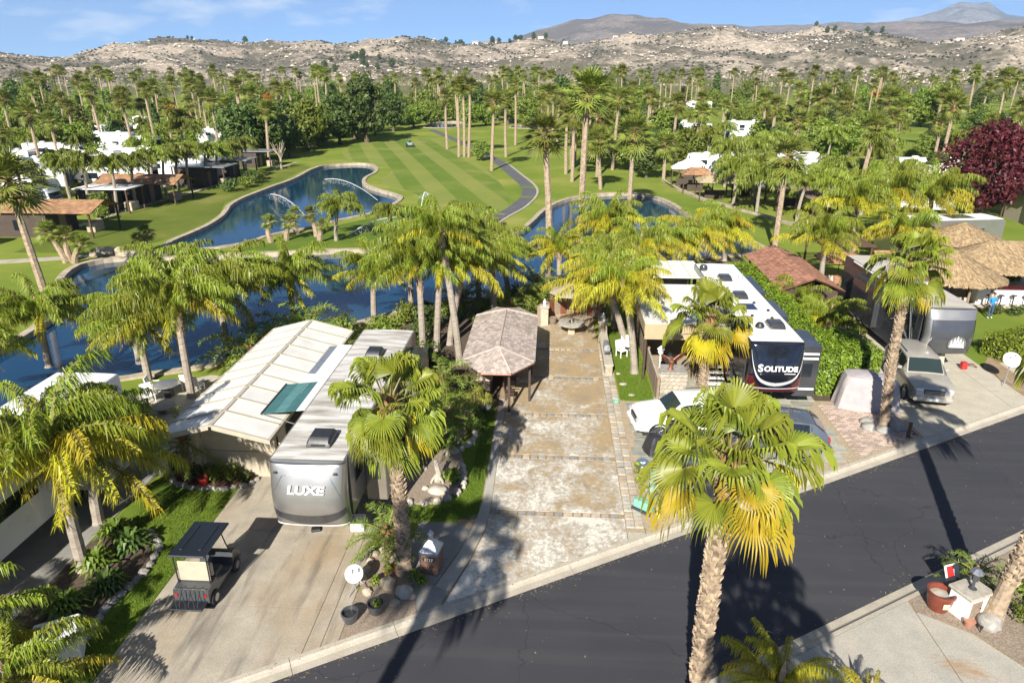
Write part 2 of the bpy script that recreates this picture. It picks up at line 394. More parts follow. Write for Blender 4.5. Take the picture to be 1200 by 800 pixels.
MAT['thatch'] = pm('palm_thatch', (.44, .32, .18), (.24, .165, .085), 5, .95, .8, 22, isl=.25, stretch=(1, 1, .4))
MAT['shingle'] = pm('taupe_shingle', (.46, .38, .33), (.36, .30, .26), 5, .9, .4, 40, isl=.28)
MAT['shingle_brown'] = pm('brown_shingle', (.36, .20, .10), (.25, .135, .07), 3, .9, .4, 30, isl=.25)
MAT['tile_clay'] = pm('clay_roof_tile', (.40, .19, .12), (.27, .13, .085), 3, .85, .4, 30, isl=.28)
MAT['wood_dark'] = pm('dark_brown_wood', (.09, .05, .03), (.06, .035, .022), 6, .7, .3, 20)
MAT['wood'] = pm('weathered_wood', (.27, .20, .14), (.19, .145, .105), 7, .8, .4, 20, rnd=.2)
MAT['brownwall'] = pm('brown_siding', (.075, .052, .04), (.055, .04, .03), 2, .8, .2, 20)
MAT['slate'] = pm('grey_green_flagstone', (.37, .35, .28), (.25, .27, .23), 2, .75, .35, 15, rnd=.22)
MAT['teal'] = pm('teal_awning_fabric', (.05, .15, .15), (.04, .12, .125), 3, .7, .1, 60)
MAT['utility'] = pm('pale_green_utility_paint', (.22, .38, .29), (.19, .33, .26), 2, .5, .1, 30)
MAT['utility2'] = pm('mint_utility_paint', (.20, .50, .36), (.17, .43, .31), 2, .5, .1, 30)
MAT['yellow'] = pm('yellow_marker', (.80, .74, .03), (.72, .65, .03), 4, .5)
MAT['red'] = pm('red_paint', (.45, .03, .03), (.36, .025, .025), 4, .45)
MAT['terracotta'] = pm('glazed_terracotta', (.20, .05, .03), (.14, .035, .022), 4, .3, .1, 20)
MAT['bronze'] = pm('rust_bronze', (.26, .10, .05), (.16, .06, .035), 6, .5, .3, 18, metal=.3)
MAT['cover_grey'] = pm('grey_vinyl_cover', (.40, .36, .36), (.33, .30, .31), 3, .65, .3, 6)
MAT['cover_black'] = pm('black_vinyl_cover', (.022, .022, .026), (.03, .03, .034), 3, .4, .5, 7)
MAT['blue_shirt'] = pm('blue_shirt', (.03, .25, .55), (.025, .21, .48), 5, .85)
MAT['denim'] = pm('blue_jeans', (.05, .09, .16), (.04, .07, .13), 8, .9)
MAT['skin'] = pm('skin', (.42, .25, .17), (.38, .22, .15), 6, .6)
MAT['silverpaint'] = pm('champagne_silver_car_paint', (.42, .39, .33), (.40, .37, .315), 2, .3, 0, metal=.2, coat=.6)
MAT['whitepaint'] = pm('white_car_paint', (.80, .80, .80), (.77, .77, .77), 2, .25, 0, coat=.7)
MAT['bluepaint'] = pm('steel_blue_car_paint', (.10, .115, .14), (.09, .105, .13), 2, .28, 0, metal=.2, coat=.7)
MAT['lamp'] = pm('clear_lamp_lens', (.75, .76, .78), (.6, .61, .63), 9, .1, 0, metal=.3)
MAT['redlamp'] = pm('red_lamp_lens', (.5, .01, .015), (.4, .01, .01), 6, .15)
MAT['brightsilver'] = pm('bright_silver_trim', (.62, .62, .63), (.54, .54, .55), 3, .3, 0, coat=.4)
MAT['lettering'] = pm('white_lettering', (.85, .85, .84), (.8, .8, .79), 4, .4)
MAT['solar'] = pm('solar_cells', (.012, .018, .05), (.016, .022, .06), 5, .12, 0, spec=.7)
# foliage
MAT['fan'] = leaf('fan_palm_leaf', (.265, .29, .032), (.13, .175, .022), 0.2, .42)
MAT['fan_old'] = leaf('yellowed_fan_leaf', (0.504, 0.396, 0.024), (0.396, 0.348, 0.024), 0.2, .5)
MAT['fan_far'] = leaf('distant_fan_leaf', (.12, .165, .026), (.24, .25, .04), 0.2, .45, .3)
MAT['petiole'] = pm('palm_petiole', (.22, .20, .05), (.17, .12, .04), 4, .6)
MAT['queen'] = leaf('queen_palm_leaflet', (.275, .315, .026), (.125, .18, .020), 0.22, .42, .22)
MAT['queen_yel'] = leaf('yellow_queen_leaflet', (.48, .42, .024), (.30, .30, .022), 0.22, .45, .15)
MAT['queen_far'] = leaf('distant_queen_leaflet', (.225, .25, .028), (.11, .155, .02), 0.22, .45, .3)
MAT['date'] = leaf('date_palm_leaflet', (0.175, 0.250, 0.027), (0.112, 0.181, 0.025), 0.2, .45, .2)
MAT['dead'] = leaf('dead_frond', (.34, .21, .10), (.22, .14, .07), .15, .8)
MAT['dark_leaf'] = leaf('dark_evergreen_leaf', (.055, .095, .02), (.10, .14, .028), .2, .5, .25)
MAT['mid_leaf'] = leaf('mid_green_leaf', (.11, .165, .022), (.21, .25, .036), 0.2, .5, .3)
MAT['lime_leaf'] = leaf('lime_green_leaf', (.20, .26, .03), (.12, .18, .022), 0.2, .5, .2)
MAT['red_leaf'] = leaf('plum_red_leaf', (.13, .02, .026), (.06, .012, .018), 0.15, .5, .1)
MAT['gold_leaf'] = leaf('autumn_leaf', (.45, .22, .02), (.33, .2, .02), .3, .5, .2)
MAT['hedge_leaf'] = leaf('hedge_leaf', (0.209, 0.270, 0.015), (0.116, 0.176, 0.013), 0.2, .45, .15)
MAT['core'] = pm('dark_hedge_core', (.03, .042, .012), (.02, .03, .01), 4, .95)
MAT['bark_fan'] = pm('fan_palm_bark', (.40, .31, .21), (.22, .16, .11), 5, .95, .7, 14, isl=.4)
MAT['bark_top'] = pm('red_brown_boots', (.30, .145, .07), (.18, .09, .05), 6, .9, .6, 14, isl=.3)
MAT['bark_queen'] = pm('queen_palm_bark', (.36, .31, .25), (.24, .2, .16), 4, .9, .5, 12, stretch=(1, 1, 3))
MAT['boot_queen'] = pm('queen_palm_boots', (.46, .34, .22), (.29, .2, .13), 5, .9, .6, 10, isl=.3)
MAT['bark'] = pm('tree_bark', (.14, .105, .075), (.09, .068, .05), 6, .95, .7, 12)
# ------------------------------------------------------------------ the setting
RD, RN = (.8676, .4975), (-.4975, .8676)        # along and across the street
ROAD_RZ = math.atan2(RD[1], RD[0])
T_NEAR, T_FAR, KW = 10.11, 15.43, .52
def road_pt(s, t, z=0): return (RD[0] * s + RN[0] * t, RD[1] * s + RN[1] * t, z)
def far_side(poly): return clip(poly, RN[0], RN[1], T_FAR + KW + .012)
def near_side(poly): return clip(poly, -RN[0], -RN[1], -(T_NEAR - KW - .012))
def rect(x0, y0, x1, y1): return [(x0, y0), (x1, y0), (x1, y1), (x0, y1)]

LAKE = [(-30, 8), (-27.5, 18), (-26.2, 27.6), (-25.5, 30.2), (-23.7, 31.8), (-21.9, 32.7), (-18.8, 34.1), (-17.0, 37.0), (-14.2, 39.7), (-11.6, 42.4), (-9.7, 44.6), (-5.2, 46.8), (-0.3, 50.2), (3.1, 52.0), (8.1, 54.7), (11.5, 58.7), (15.6, 60.4), (20.1, 61.9),
        (19.5, 66.9), (18.1, 71.4), (15.6, 79.3), (15.1, 86.9), (12.9, 93.1), (8.5, 94.2), (2.6, 90.5), (-0.7, 83.1), (-2.7, 71.0), (-4.7, 66.2),
        (-6.9, 63.6), (-13.5, 61.5), (-21.2, 60.5), (-26.6, 58.9), (-33.9, 57.0), (-38.6, 57.2), (-40.4, 54.6), (-39.6, 51.5), (-38.2, 48.8), (-35.4, 45.6), (-33.6, 42.0), (-33.1, 39.4), (-32.6, 35.8), (-33.5, 30), (-38, 22), (-41, 8)]
POND = [(-34.6, 59.6), (-37.1, 61.8), (-36.5, 69.5), (-37.6, 76.3), (-40.2, 83.7), (-40.0, 94.3), (-39.3, 103.9), (-40.5, 115.5), (-39.4, 121.1), (-33.2, 123.9), (-29.6, 117.2), (-28.5, 111.0), (-28.9, 106.3), (-27.8, 100.4), (-24.6, 95.2), (-20.7, 91.2), (-19.0, 87.4), (-20.4, 78.3), (-23.3, 74.2), (-25.6, 69.7), (-28.1, 66.7), (-29.1, 63.0), (-31.3, 60.5)]
FARPOND = [(-39, 203), (-37, 226), (-29, 230), (-26, 212), (-30, 202)]
FARPOND2 = [(-13, 203), (-12, 215), (-2, 217), (2, 206), (-5, 202)]
lakes = [chaikin(p, 2) for p in (LAKE, POND, FARPOND, FARPOND2)]
road_hole = [road_pt(s, t)[:2] for s, t in ((-90, T_NEAR - KW), (130, T_NEAR - KW), (130, T_FAR + KW), (-90, T_FAR + KW))]
def ground_sheet():
    holes = lakes + [road_hole]
    pts = []; edges = []
    def ring(p):
        k = len(pts); pts.extend(Vector(q) for q in p); edges.extend((k + i, k + (i + 1) % len(p)) for i in range(len(p)))
    ring([(-14000, -3000), (14000, -3000), (14000, 14000), (-14000, 14000)])
    for h in holes: ring(h)
    V, E, F = geometry.delaunay_2d_cdt(pts, edges, [], 0, 1e-5)[:3]
    m = MB(); keep = []
    for f in F:
        c = (sum(V[i].x for i in f) / 3, sum(V[i].y for i in f) / 3)
        if not any(inside(c, h) for h in holes): keep.append(tuple(f))
    m.add([(q.x, q.y, 0) for q in V], keep)
    return m
struct(ground_sheet().build('ground', MAT['ground']))
for nm, p in zip(('lake_water', 'pond_water', 'far_pond_water', 'far_pond_water'), lakes):
    m = MB(); n = len(p); cx = sum(q[0] for q in p) / n; cy = sum(q[1] for q in p) / n
    big = [(q[0] + (q[0] - cx) * .004, q[1] + (q[1] - cy) * .004) for q in p]
    T = geometry.tessellate_polygon([[Vector((x, y, 0)) for x, y in big]])
    m.add([(x, y, -.28) for x, y in big], [tuple(t) if ((Vector(big[t[1]]) - Vector(big[t[0]])).cross(Vector(big[t[2]]) - Vector(big[t[0]]))) > 0 else tuple(reversed(t)) for t in T])
    struct(m.build(nm, MAT['water']))
def edge_band(p, wd, zt, zb, closed=True):
    m = MB(); n = len(p); V = []; F = []
    for i in range(n):
        a, b = Vector(p[i - 1]), Vector(p[(i + 1) % n]); t = (b - a).normalized(); nn = Vector((-t.y, t.x))
        q = Vector(p[i]); j = .05 * noise.noise(Vector((q.x, q.y, 1)))
        for o, z in ((-wd / 2, zb), (-wd / 2, zt + j), (wd / 2, zt + j), (wd / 2, zb)):
            V.append((q.x + nn.x * o, q.y + nn.y * o, z))
    for i in range(n if closed else n - 1):
        k = (i + 1) % n
        for c in range(3): F.append((i * 4 + c, k * 4 + c, k * 4 + c + 1, i * 4 + c + 1))
    m.add(V, F); return m
for nm, p in zip(('lake_coping', 'pond_coping', 'far_pond_coping', 'far_pond_coping'), lakes):
    struct(edge_band(p, .55, .13, -.6).build(nm, MAT['coping']))

# street
m = MB(); m.add([road_pt(-90, T_NEAR - .1, -.1), road_pt(130, T_NEAR - .1, -.1), road_pt(130, T_FAR + .1, -.1), road_pt(-90, T_FAR + .1, -.1)], [(0, 1, 2, 3)])
struct(m.build('road', MAT['asphalt']))
KP = [(0, -.25), (0, -.088), (.24, -.078), (.33, -.03), (.38, .022), (KW, .03), (KW, -.25)]
seg = MB().sweep([(y, z) for y, z in KP], 0, 3.035).mesh('kerb_stone', MAT['conc_kerb'])
for nm, t, rz in (('kerb_far', T_FAR, ROAD_RZ), ('kerb_near', T_NEAR, ROAD_RZ + math.pi)):
    k = struct(obj(nm, MB().sweep([(.03, -.4), (.03, -.26), (KW - .03, -.26), (KW - .03, -.4)], -45, 60).mesh(nm, MAT['conc_kerb']), None, road_pt(0, t), rz))
    for i in range(-15, 20): obj('kerb_stone', seg, k, (i * 3.05 + .9, 0, 0))

def sheet(name, poly, mat, z=.012, z0=-.05, kind=True):
    o = MB().prism(poly, z0, z).build(name, mat)
    return struct(o) if kind else o
def slabs(name, polys, mat, z=.03, base=None):
    """a paved area whose slabs are pieces of their own"""
    p0 = struct(obj(name, MB().prism(base or polys[0], -.08, .008).mesh(name, MAT['dirt'])))
    for p in polys: MB().prism(p, -.04, z).build('slab', mat, p0)
    return p0
g = .012
def grid_slabs(xs, ys, cf=far_side):
    r = []
    for i in range(len(xs) - 1):
        for j in range(len(ys) - 1):
            q = cf(rect(xs[i] + g, ys[j] + g, xs[i + 1] - g, ys[j + 1] - g))
            if len(q) > 2: r.append(q)
    return r
slabs('left_driveway', grid_slabs([-12.2, -6.85, -6.4, -5.93], [8, 16.2, 19.86, 24, 28, 32]), MAT['conc'], .03, far_side(rect(-12.2, 8, -5.93, 32)))
slabs('right_driveway', grid_slabs([17.05, 22.9, 24.3], [18, 33.1, 41.5, 47]), MAT['conc_right'], .03, far_side(rect(17.05, 18, 24.3, 47)))
slabs('neighbour_driveway', grid_slabs([-21.5, -16.0], [2, 11, 17, 23, 27]), MAT['conc_grey'], .03, far_side(rect(-21.5, 2, -16.0, 27)))
# centre pad with bands of small stones
PX0, PX1 = -2.05, 2.95
py = [21.45, 25.52, 29.42, 33.68, 37.75, 44.6]
pp = [far_side([(-3.6, 12), (PX1, 12), (PX1, py[0] - .12), (PX0 - .02, py[0] - .12), (-2.12, 20.4), (-2.5, 18.6), (-3.1, 16.6)])]
for a, b in zip(py[:-1], py[1:]): pp.append(rect(PX0, a + .19, PX1, b - .19))
pad = slabs('stamped_pad', pp, MAT['pad'], .034, far_side(rect(-3.2, 12, PX1 + .02, 44.6)))
bs = [MB().box((0, 0, 0), (U(.2, .34), .3, .07), 0, .012).mesh('band_stone', MAT['stone_grey'] if i % 2 else MAT['stone_tan']) for i in range(6)]
for y in py[:-1]:
    x = PX0 + .16
    while x < PX1 - .1:
        o = obj('band_stone', R.choice(bs), pad, (x, y + U(-.015, .015), .005), U(-.04, .04)); x += .345
# border path left of the pad and the apron beside it
slabs('pad_border', [[(PX0 - .36, 31), (PX0 - .02, 31), (PX0 - .02, 21.6), (-2.16, 20.5), (-2.54, 18.7), (-3.0, 17.2), (-3.5, 17.4), (-2.95, 19.0), (-2.6, 20.6), (PX0 - .36, 22)]], MAT['conc_near'], .03)
slabs('side_apron', [far_side([(-5.9, 14), (-3.66, 14), (-3.14, 16.8), (-3.02, 17.2), (-3.52, 17.42), (-2.98, 19.0), (-2.66, 20.5), (-3.2, 20.72), (-4.6, 20.72), (-4.9, 18.2), (-4.2, 17.4), (-4.1, 16.6)])], MAT['conc_grey'], .026)
# walk of pale stones to the right of the pad
wk = struct(obj('stone_walk', MB().prism(rect(PX1 + .02, 20.6, 3.62, 39), -.08, .012).mesh('stone_walk', MAT['gravel_pale'])))
y = 20.8
while y < 38.6:
    for x in (3.13, 3.45):
        d = U(.38, .6)
        MB().box((0, 0, 0), (.30, d - .03, .06), 0, .012).build('paving_stone', R.choice([MAT['stone_tan'], MAT['stone_pale'], MAT['stone_pale']]), wk, False, (x, y + d / 2, .02), U(-.03, .03))
    y += .5
# apron right of the pad (tan slabs by the utility boxes)
slabs('walk_apron', [far_side(rect(PX1 + .03, 17, 3.62, 20.55))], MAT['conc_right'], .028)
sheet('utility_gravel', far_side(rect(3.66, 17, 12, 24.0)), MAT['gravel_pale'], .012)
# flagstone court of the right-hand lot
fl = struct(obj('flagstone_court', MB().prism(far_side([(3.66, 24.0), (8, 21), (13.0, 21), (13.3, 33.6), (5.6, 33.6), (5.6, 31.1), (3.66, 31.1)]), -.08, .016).mesh('flagstone_court', MAT['gravel_pale'])))
y = 21.0; row = 0
while y < 33.4:
    d = U(.62, .8); x = 3.7 + U(0, .3)
    while x < 13.2:
        ww = U(.6, 1.15)
        cxx, cyy = x + ww / 2, y + d / 2
        if cxx < 13.1 and RN[0] * (x + ww) + RN[1] * y > T_FAR + KW + .05 and (cyy > 24.1 + max(0, (8 - cxx)) * 0 and not (cxx < 8 and cyy < 24.2)) and not (cxx < 5.5 and cyy > 30.9):
            j = .05; P = [(-ww / 2 + U(.015, j), -d / 2 + U(.015, j)), (ww / 2 - U(.015, j), -d / 2 + U(.015, j)), (ww / 2 - U(.015, j), d / 2 - U(.015, j)), (-ww / 2 + U(.015, j), d / 2 - U(.015, j))]
            MB().prism(P, -.03, U(.012, .02)).build('flagstone', MAT['slate'], fl, False, (cxx, cyy, .02))
        x += ww
    y += d; row += 1
# pink pavers, each brick a piece where the lens can tell them apart
pk = far_side(rect(13.35, 20, 16.9, 31.6))
sheet('paver_border', far_side(rect(12.85, 20, 17.08, 31.75)), MAT['gravel_pale'], .006)
sheet('walk_margin', rect(3.5, 20.9, 3.85, 31.3), MAT['gravel_pale'], .006)
sheet('kerb_gravel', far_side(rect(-5.95, 12, -3.4, 17)), MAT['gravel'], .006)
pv = struct(obj('paver_drive', MB().prism(pk, -.08, .014).mesh('paver_drive', MAT['gravel_pale'])))
MAT['paver'] = pm('pink_paver', (.44, .33, .26), (.34, .27, .23), 3, .85, .3, 30, rnd=.3, isl=.1)
pmesh = [MB().box((0, 0, 0), (.31, .155, .06), 0, .01).mesh('paver', MAT['paver']) for _ in range(1)]
kk = 0; y = 22.4
pts = []
while y < 31.4:
    x = 13.58 + (.16 if kk % 2 else 0)
    while x < 16.7:
        if RN[0] * (x + .2) + RN[1] * (y - .1) > T_FAR + KW + .08: pts.append((x, y))
        x += .325
    y += .168; kk += 1
for i, (x, y) in enumerate(pts[:300]): obj('paver', pmesh[0], pv, (x, y, .012 + U(0, .006)), U(-.01, .01))
mrest = MB()
for x, y in pts[300:]: mrest.box((x, y, .012 + U(0, .006)), (.31, .155, .06), U(-.01, .01))
if mrest.v: stuff(mrest.build('paver_rest', MAT['paver'], pv))
# planted ground
sheet('left_lawn', far_side(rect(-15.9, 6, -12.22, 22.9)), MAT['lawn'], .02)
sheet('left_planting_bed', far_side([(-16.0, 8), (-13.9, 8), (-13.4, 12), (-13.7, 15), (-13.3, 18), (-14.2, 19.6), (-16, 19.8)]), MAT['soil'], .05)
sheet('island_lawn', chaikin([(-5.85, 20.9), (-2.5, 20.85), (-2.45, 23), (-2.45, 30.4), (-3.2, 31), (-5.85, 31)], 1), MAT['lawn'], .02)
sheet('island_bed', chaikin([(-5.8, 22), (-4.6, 21.7), (-3.7, 22.2), (-3.25, 23.6), (-3.55, 25.2), (-4.0, 26.4), (-3.3, 28.2), (-3.6, 29.6), (-5.8, 30)], 1), MAT['gravel'], .10)
sheet('palm_bed', far_side(chaikin([(-5.85, 14.4), (-3.75, 15.6), (-4.1, 17.2), (-4.8, 18.3), (-5.05, 19.4), (-5.88, 19.6)], 1)), MAT['gravel'], .05)
sheet('strip_lawn', rect(-5.9, 19.0, -5.1, 23), MAT['lawn'], .018)
sheet('side_lawn', rect(3.68, 31.2, 5.4, 42), MAT['lawn'], .022)
sheet('lakeside_patio', [(-20.9, 25.5), (-14.4, 23.6), (-14.4, 32.6), (-18.4, 33.0), (-21, 31)], MAT['conc_right'], .016)
sheet('shrub_ground', [(-5.9, 31), (-2.45, 31), (-2.2, 44.5), (3.9, 45), (3.7, 51.5), (-5, 46), (-9, 44), (-10, 38), (-8.9, 32)], MAT['soil'], .014)
sheet('right_patio', rect(5.6, 33.65, 9.2, 43), MAT['gravel_pale'], .018)
sheet('palapa_patio', [(25, 46.5), (36, 47.5), (42, 56), (40, 64), (26, 60), (24.4, 48)], MAT['conc_right'], .014)
sheet('dirt_bed', far_side([(24.33, 26), (33, 26), (33, 39.5), (28, 38.6), (25.6, 38.2), (24.33, 36.5)]), MAT['dirt'], .012)
sheet('paved_strip', [(25.6, 35.4), (33, 35.9), (33, 37.4), (25.6, 37.2)], MAT['conc_right'], .022)
sheet('hedge_bed', rect(13.35, 31.7, 17.0, 60), MAT['soil'], .014)
# the lot on the near side of the street
slabs('near_driveway', [near_side(rect(-6, 2, 11.42, 30)), near_side([(11.45, 2), (14.6, 2), (14.2, 12.4), (13.6, 14.9), (12.7, 16.3), (11.5, 17.1), (11.45, 17.1)])], MAT['conc_near'], .03, near_side(rect(-6, 2, 13, 30)))
def rust(m):
    t = m.node_tree; p = [n for n in t.nodes if n.type == 'BSDF_PRINCIPLED'][0]; src = p.inputs['Base Color'].links[0].from_socket
    v = coords(t, (1, 1, 1), (-11.75, -15.0, 0)); sx = t.nodes.new('ShaderNodeSeparateXYZ'); t.links.new(v, sx.inputs[0])
    d = math_(t, 'ADD', math_(t, 'POWER', math_(t, 'MULTIPLY', sx.outputs[0], .85), 2), math_(t, 'POWER', math_(t, 'MULTIPLY', math_(t, 'ADD', sx.outputs[1], math_(t, 'MULTIPLY', sx.outputs[0], .35)), 1.5), 2))
    f = math_(t, 'SUBTRACT', math_(t, 'ADD', math_(t, 'MULTIPLY', noise_(t, coords(t, (1.2, 5, 1), None, (0, 0, .45)), 2.2, 5, .65), 1.5), -.05), d)
    t.links.new(mixc(t, ramp(t, f, [(.35, 0), (.95, .85)]), src, (.33, .17, .05)), p.inputs['Base Color'])
rust(MAT['conc_near'])
sheet('near_gravel_bed', near_side([(11.5, 17.15), (12.75, 16.35), (13.65, 14.9), (14.25, 12.4), (14.7, 4), (30, 4), (30, 30), (11.5, 30)]), MAT['gravel'], .02)
sheet('mulch_bed', [(14.0, 14.4), (14.6, 12), (15, 8), (20, 8), (20, 15.5), (15.5, 15.6)], MAT['mulch'], .04)
# golf course
struct(MB().prism(chaikin([(-43.7, 170), (-44.3, 145.9), (-38, 126.5), (-28.4, 121), (-26, 112), (-26.5, 104), (-22, 95.5), (-17, 90.5), (-17, 84), (-12, 74), (-6.4, 69), (-5.2, 78), (-5.4, 90), (-8, 104), (-13, 124), (-22, 150), (-25.7, 170)], 2), -.03, .012).build('fairway', MAT['fairway']))
struct(MB().prism(chaikin([(-33, 58.4), (-28, 60.6), (-26.5, 65.5), (-22, 73), (-18.5, 78), (-18, 84), (-10, 78), (-6, 69.5), (-8, 64.8), (-14, 62.4), (-22, 61.4)], 1), -.03, .010).build('peninsula_lawn', MAT['lawn']))
struct(MB().prism([(-49, 58.2), (-40.5, 58.4), (-38, 63), (-37.2, 70), (-38.4, 77), (-41, 84), (-40.8, 104), (-41.5, 118), (-47.5, 124), (-49.5, 100), (-50, 86), (-51, 72)], -.03, .010).build('bank_lawn', MAT['lawn_dry']))
PATH = chaikin([(-34.1, 197.3), (-24, 170), (-15.7, 147.6), (-9.6, 126.5), (-6.0, 110.4), (-3.4, 99.4), (-2.9, 91.5), (-4.2, 82.5), (-6.2, 76.2), (-7.4, 70.7), (-8.0, 65.0)], 2, False)
struct(edge_band(PATH, 1.9, .02, -.05, False).build('cart_path', pm('path_asphalt', (.11, .11, .115), (.085, .085, .09), 1, .85)))
struct(edge_band([(q[0] + 1.15, q[1] + .25) for q in PATH[14:]], .3, .09, -.05, False).build('path_kerb', MAT['conc_kerb']))
struct(edge_band(chaikin([(-60, 51.5), (-47.7, 55.0), (-44.6, 56.0), (-41.1, 57.3)], 1, False), 1.3, .015, -.05, False).build('lakeside_path', MAT['conc_kerb']))
struct(edge_band(chaikin([(-50.2, 66), (-50.5, 76), (-49.2, 90), (-47.5, 106), (-46, 124)], 1, False), .8, .02, -.05, False).build('lot_edge_path', MAT['conc_kerb']))

# ------------------------------------------------------------------ hills
FPX = 861.0
def table(tab, x):
    if x <= tab[0][0]: return tab[0][1]
    for (a, b), (c, d) in zip(tab[:-1], tab[1:]):
        if x <= c: return lerp(b, d, (x - a) / (c - a))
    return tab[-1][1]
NEARSKY = [(-900, 56), (0, 57), (60, 60), (210, 54), (300, 52), (400, 50), (430, 46), (470, 43), (500, 46), (530, 53), (600, 54), (680, 52), (760, 48), (800, 40), (830, 36), (870, 38), (900, 41), (950, 36), (1000, 41), (1050, 47), (1100, 46), (1150, 40), (1180, 33), (1200, 32), (1500, 36), (2100, 45)]
RIDGE2 = [(-900, 70), (500, 66), (560, 60), (610, 46), (650, 38), (710, 26), (740, 25), (800, 27), (870, 31), (920, 31), (1000, 31), (1060, 26), (1140, 23), (1200, 18), (1600, 26), (2100, 40)]
MOUNT = [(-900, 74), (900, 60), (980, 42), (1030, 27), (1080, 15), (1110, 7), (1140, 8), (1165, 17), (1200, 19), (1400, 42), (2100, 60)]
def sky_h(tab, az, r):
    """height of a ridge at compass angle az and distance r"""
    x = 600 + FPX * math.tan(max(-1.1, min(1.1, az + rad(3.3))))
    e = (82 - table(tab, x)) / math.hypot(FPX, x - 600)
    return 15.5 + e * r
def hill_height(tab, az, r, r0, rr, r1, amp, sc, crease):
    p = min(1, max(0, (r - r0) / (rr - r0))); q = min(1, max(0, (r - rr) / (r1 - rr)))
    prof = (p * p * (3 - 2 * p)) * .55 + .45 * p ** .7 if r <= rr else 1 - .6 * q
    h = max(2, sky_h(tab, az, rr) + amp * (-.2 if rr < 2000 else -.45 if rr < 5000 else -.15))
    P = Vector((math.sin(az) * r, math.cos(az) * r, 0)) / sc
    n = noise.noise(P) + .5 * noise.noise(P * 2.1 + Vector((5, 3, 1))) + .28 * noise.noise(P * 4.7) + .16 * noise.noise(P * 11)
    cre = -abs(noise.noise(P * 1.3 + Vector((9, 9, 2)))) * crease * (1 - abs(2 * p - 1) * .6)
    return h * prof + amp * (n * min(1, p * 3) + cre) - .6
def hill(name, tab, r0, rr, r1, amp, sc, crease, na, nr, mat, a0=-68, a1=68):
    m = MB(); V = []; F = []
    for i in range(na + 1):
        az = rad(lerp(a0, a1, i / na))
        for j in range(nr + 1):
            r = lerp(r0, r1, (j / nr) ** 1.15); V.append((math.sin(az) * r, math.cos(az) * r, hill_height(tab, az, r, r0, rr, r1, amp, sc, crease)))
    for i in range(na):
        for j in range(nr):
            a = i * (nr + 1) + j; F.append((a, a + nr + 1, a + nr + 2, a + 1))
    m.add(V, F); return struct(m.build(name, mat, None, 2))
def hill_mat(name, rock, rock2, scrub, s, bias):
    m, t, o = _new(name); v = coords(t)
    c = ramp(t, noise_(t, v, .05 * s, 6, .7), [(.35, rock), (.6, rock2)])
    f = math_(t, 'ADD', math_(t, 'MULTIPLY', noise_(t, v, .0065 * s, 6, .62), .68), math_(t, 'MULTIPLY', noise_(t, v, .06 * s, 4, .7), .32))
    c = mixc(t, ramp(t, noise_(t, coords(t, None, (900, 40, 0)), .16 * s, 3, .7), [(.50, 0), (.60, .7)]), c, tuple(x * 1.3 for x in rock))
    c = mixc(t, ramp(t, f, [(.47 + bias, 0), (.56 + bias, .85)]), c, scrub)
    return finish(m, t, o, c, .95, 0, noise_(t, v, .13 * s, 5, .75), 1.0, 5.0 / s, .1)
HM = hill_mat('granite_scrub_hillside', (.52, .43, .33), (.34, .28, .215), (.10, .092, .062), 1, -.02)
HM2 = hill_mat('brown_chaparral_hillside', (.27, .22, .18), (.20, .165, .145), (.12, .105, .09), .5, -.01)
HM3 = hill_mat('mountain_slope', (.34, .29, .26), (.18, .165, .16), (.11, .105, .10), .2, .0)
NH = (NEARSKY, 760, 1500, 2300, 17, 190, 1.5)
hill('near_hills', *NH, 620, 60, HM)
hill('brown_ridge', RIDGE2, 2300, 3900, 5200, 42, 700, 1.3, 420, 46, HM2)
hill('far_mountain', MOUNT, 6500, 9500, 11500, 130, 1900, 1.4, 300, 46, HM3, -10, 60)
# granite boulders and scrub on the hillside
bm = MB(); sm = MB(); ico = [(0, 0, 1), (.9, 0, .3), (.28, .85, .35), (-.72, .53, .3), (-.72, -.53, .32), (.28, -.85, .3), (.0, 0, -.4)]
icf = [(0, 1, 2), (0, 2, 3), (0, 3, 4), (0, 4, 5), (0, 5, 1), (6, 2, 1), (6, 3, 2), (6, 4, 3), (6, 5, 4), (6, 1, 5)]
for k in range(20000):
    az = rad(U(-46, 44)); r = 790 + 800 * R.random() ** .8
    x, y = math.sin(az) * r, math.cos(az) * r; z = hill_height(NEARSKY, az, r, *NH[1:])
    d = noise.noise(Vector((x, y, 7)) / 140) + .5 * noise.noise(Vector((x, y, 3)) / 45)
    if abs(d) < .1 and R.random() < .6: continue
    q = U(0, 6.28); cs, sn = math.cos(q), math.sin(q)
    if d + U(-.3, .3) > .06:
        s = U(.8, 2.0) if R.random() < .9 else U(2.0, 4.2)
        bm.add([(x + (a * cs - b * sn) * s * U(.8, 1.2), y + (a * sn + b * cs) * s * U(.8, 1.2), z + c * s * .8) for a, b, c in ico], icf)
    else:
        s = U(1.2, 3.0)
        sm.add([(x + (a * cs - b * sn) * s * U(.7, 1.3), y + (a * sn + b * cs) * s * U(.7, 1.3), z + c * s * .75) for a, b, c in ico], icf)
tag(stuff(bm.build('hillside_boulders', pm('granite_boulder', (.62, .53, .42), (.50, .42, .33), .08, .95, 0, isl=.3))), 'pale granite boulders strewn over the near hillside', 'boulders')
tag(stuff(sm.build('hillside_scrub', pm('dark_chaparral', (.085, .085, .05), (.055, .06, .035), .05, .95, 0, isl=.4))), 'dark chaparral scrub dotted over the near hillside', 'scrub')
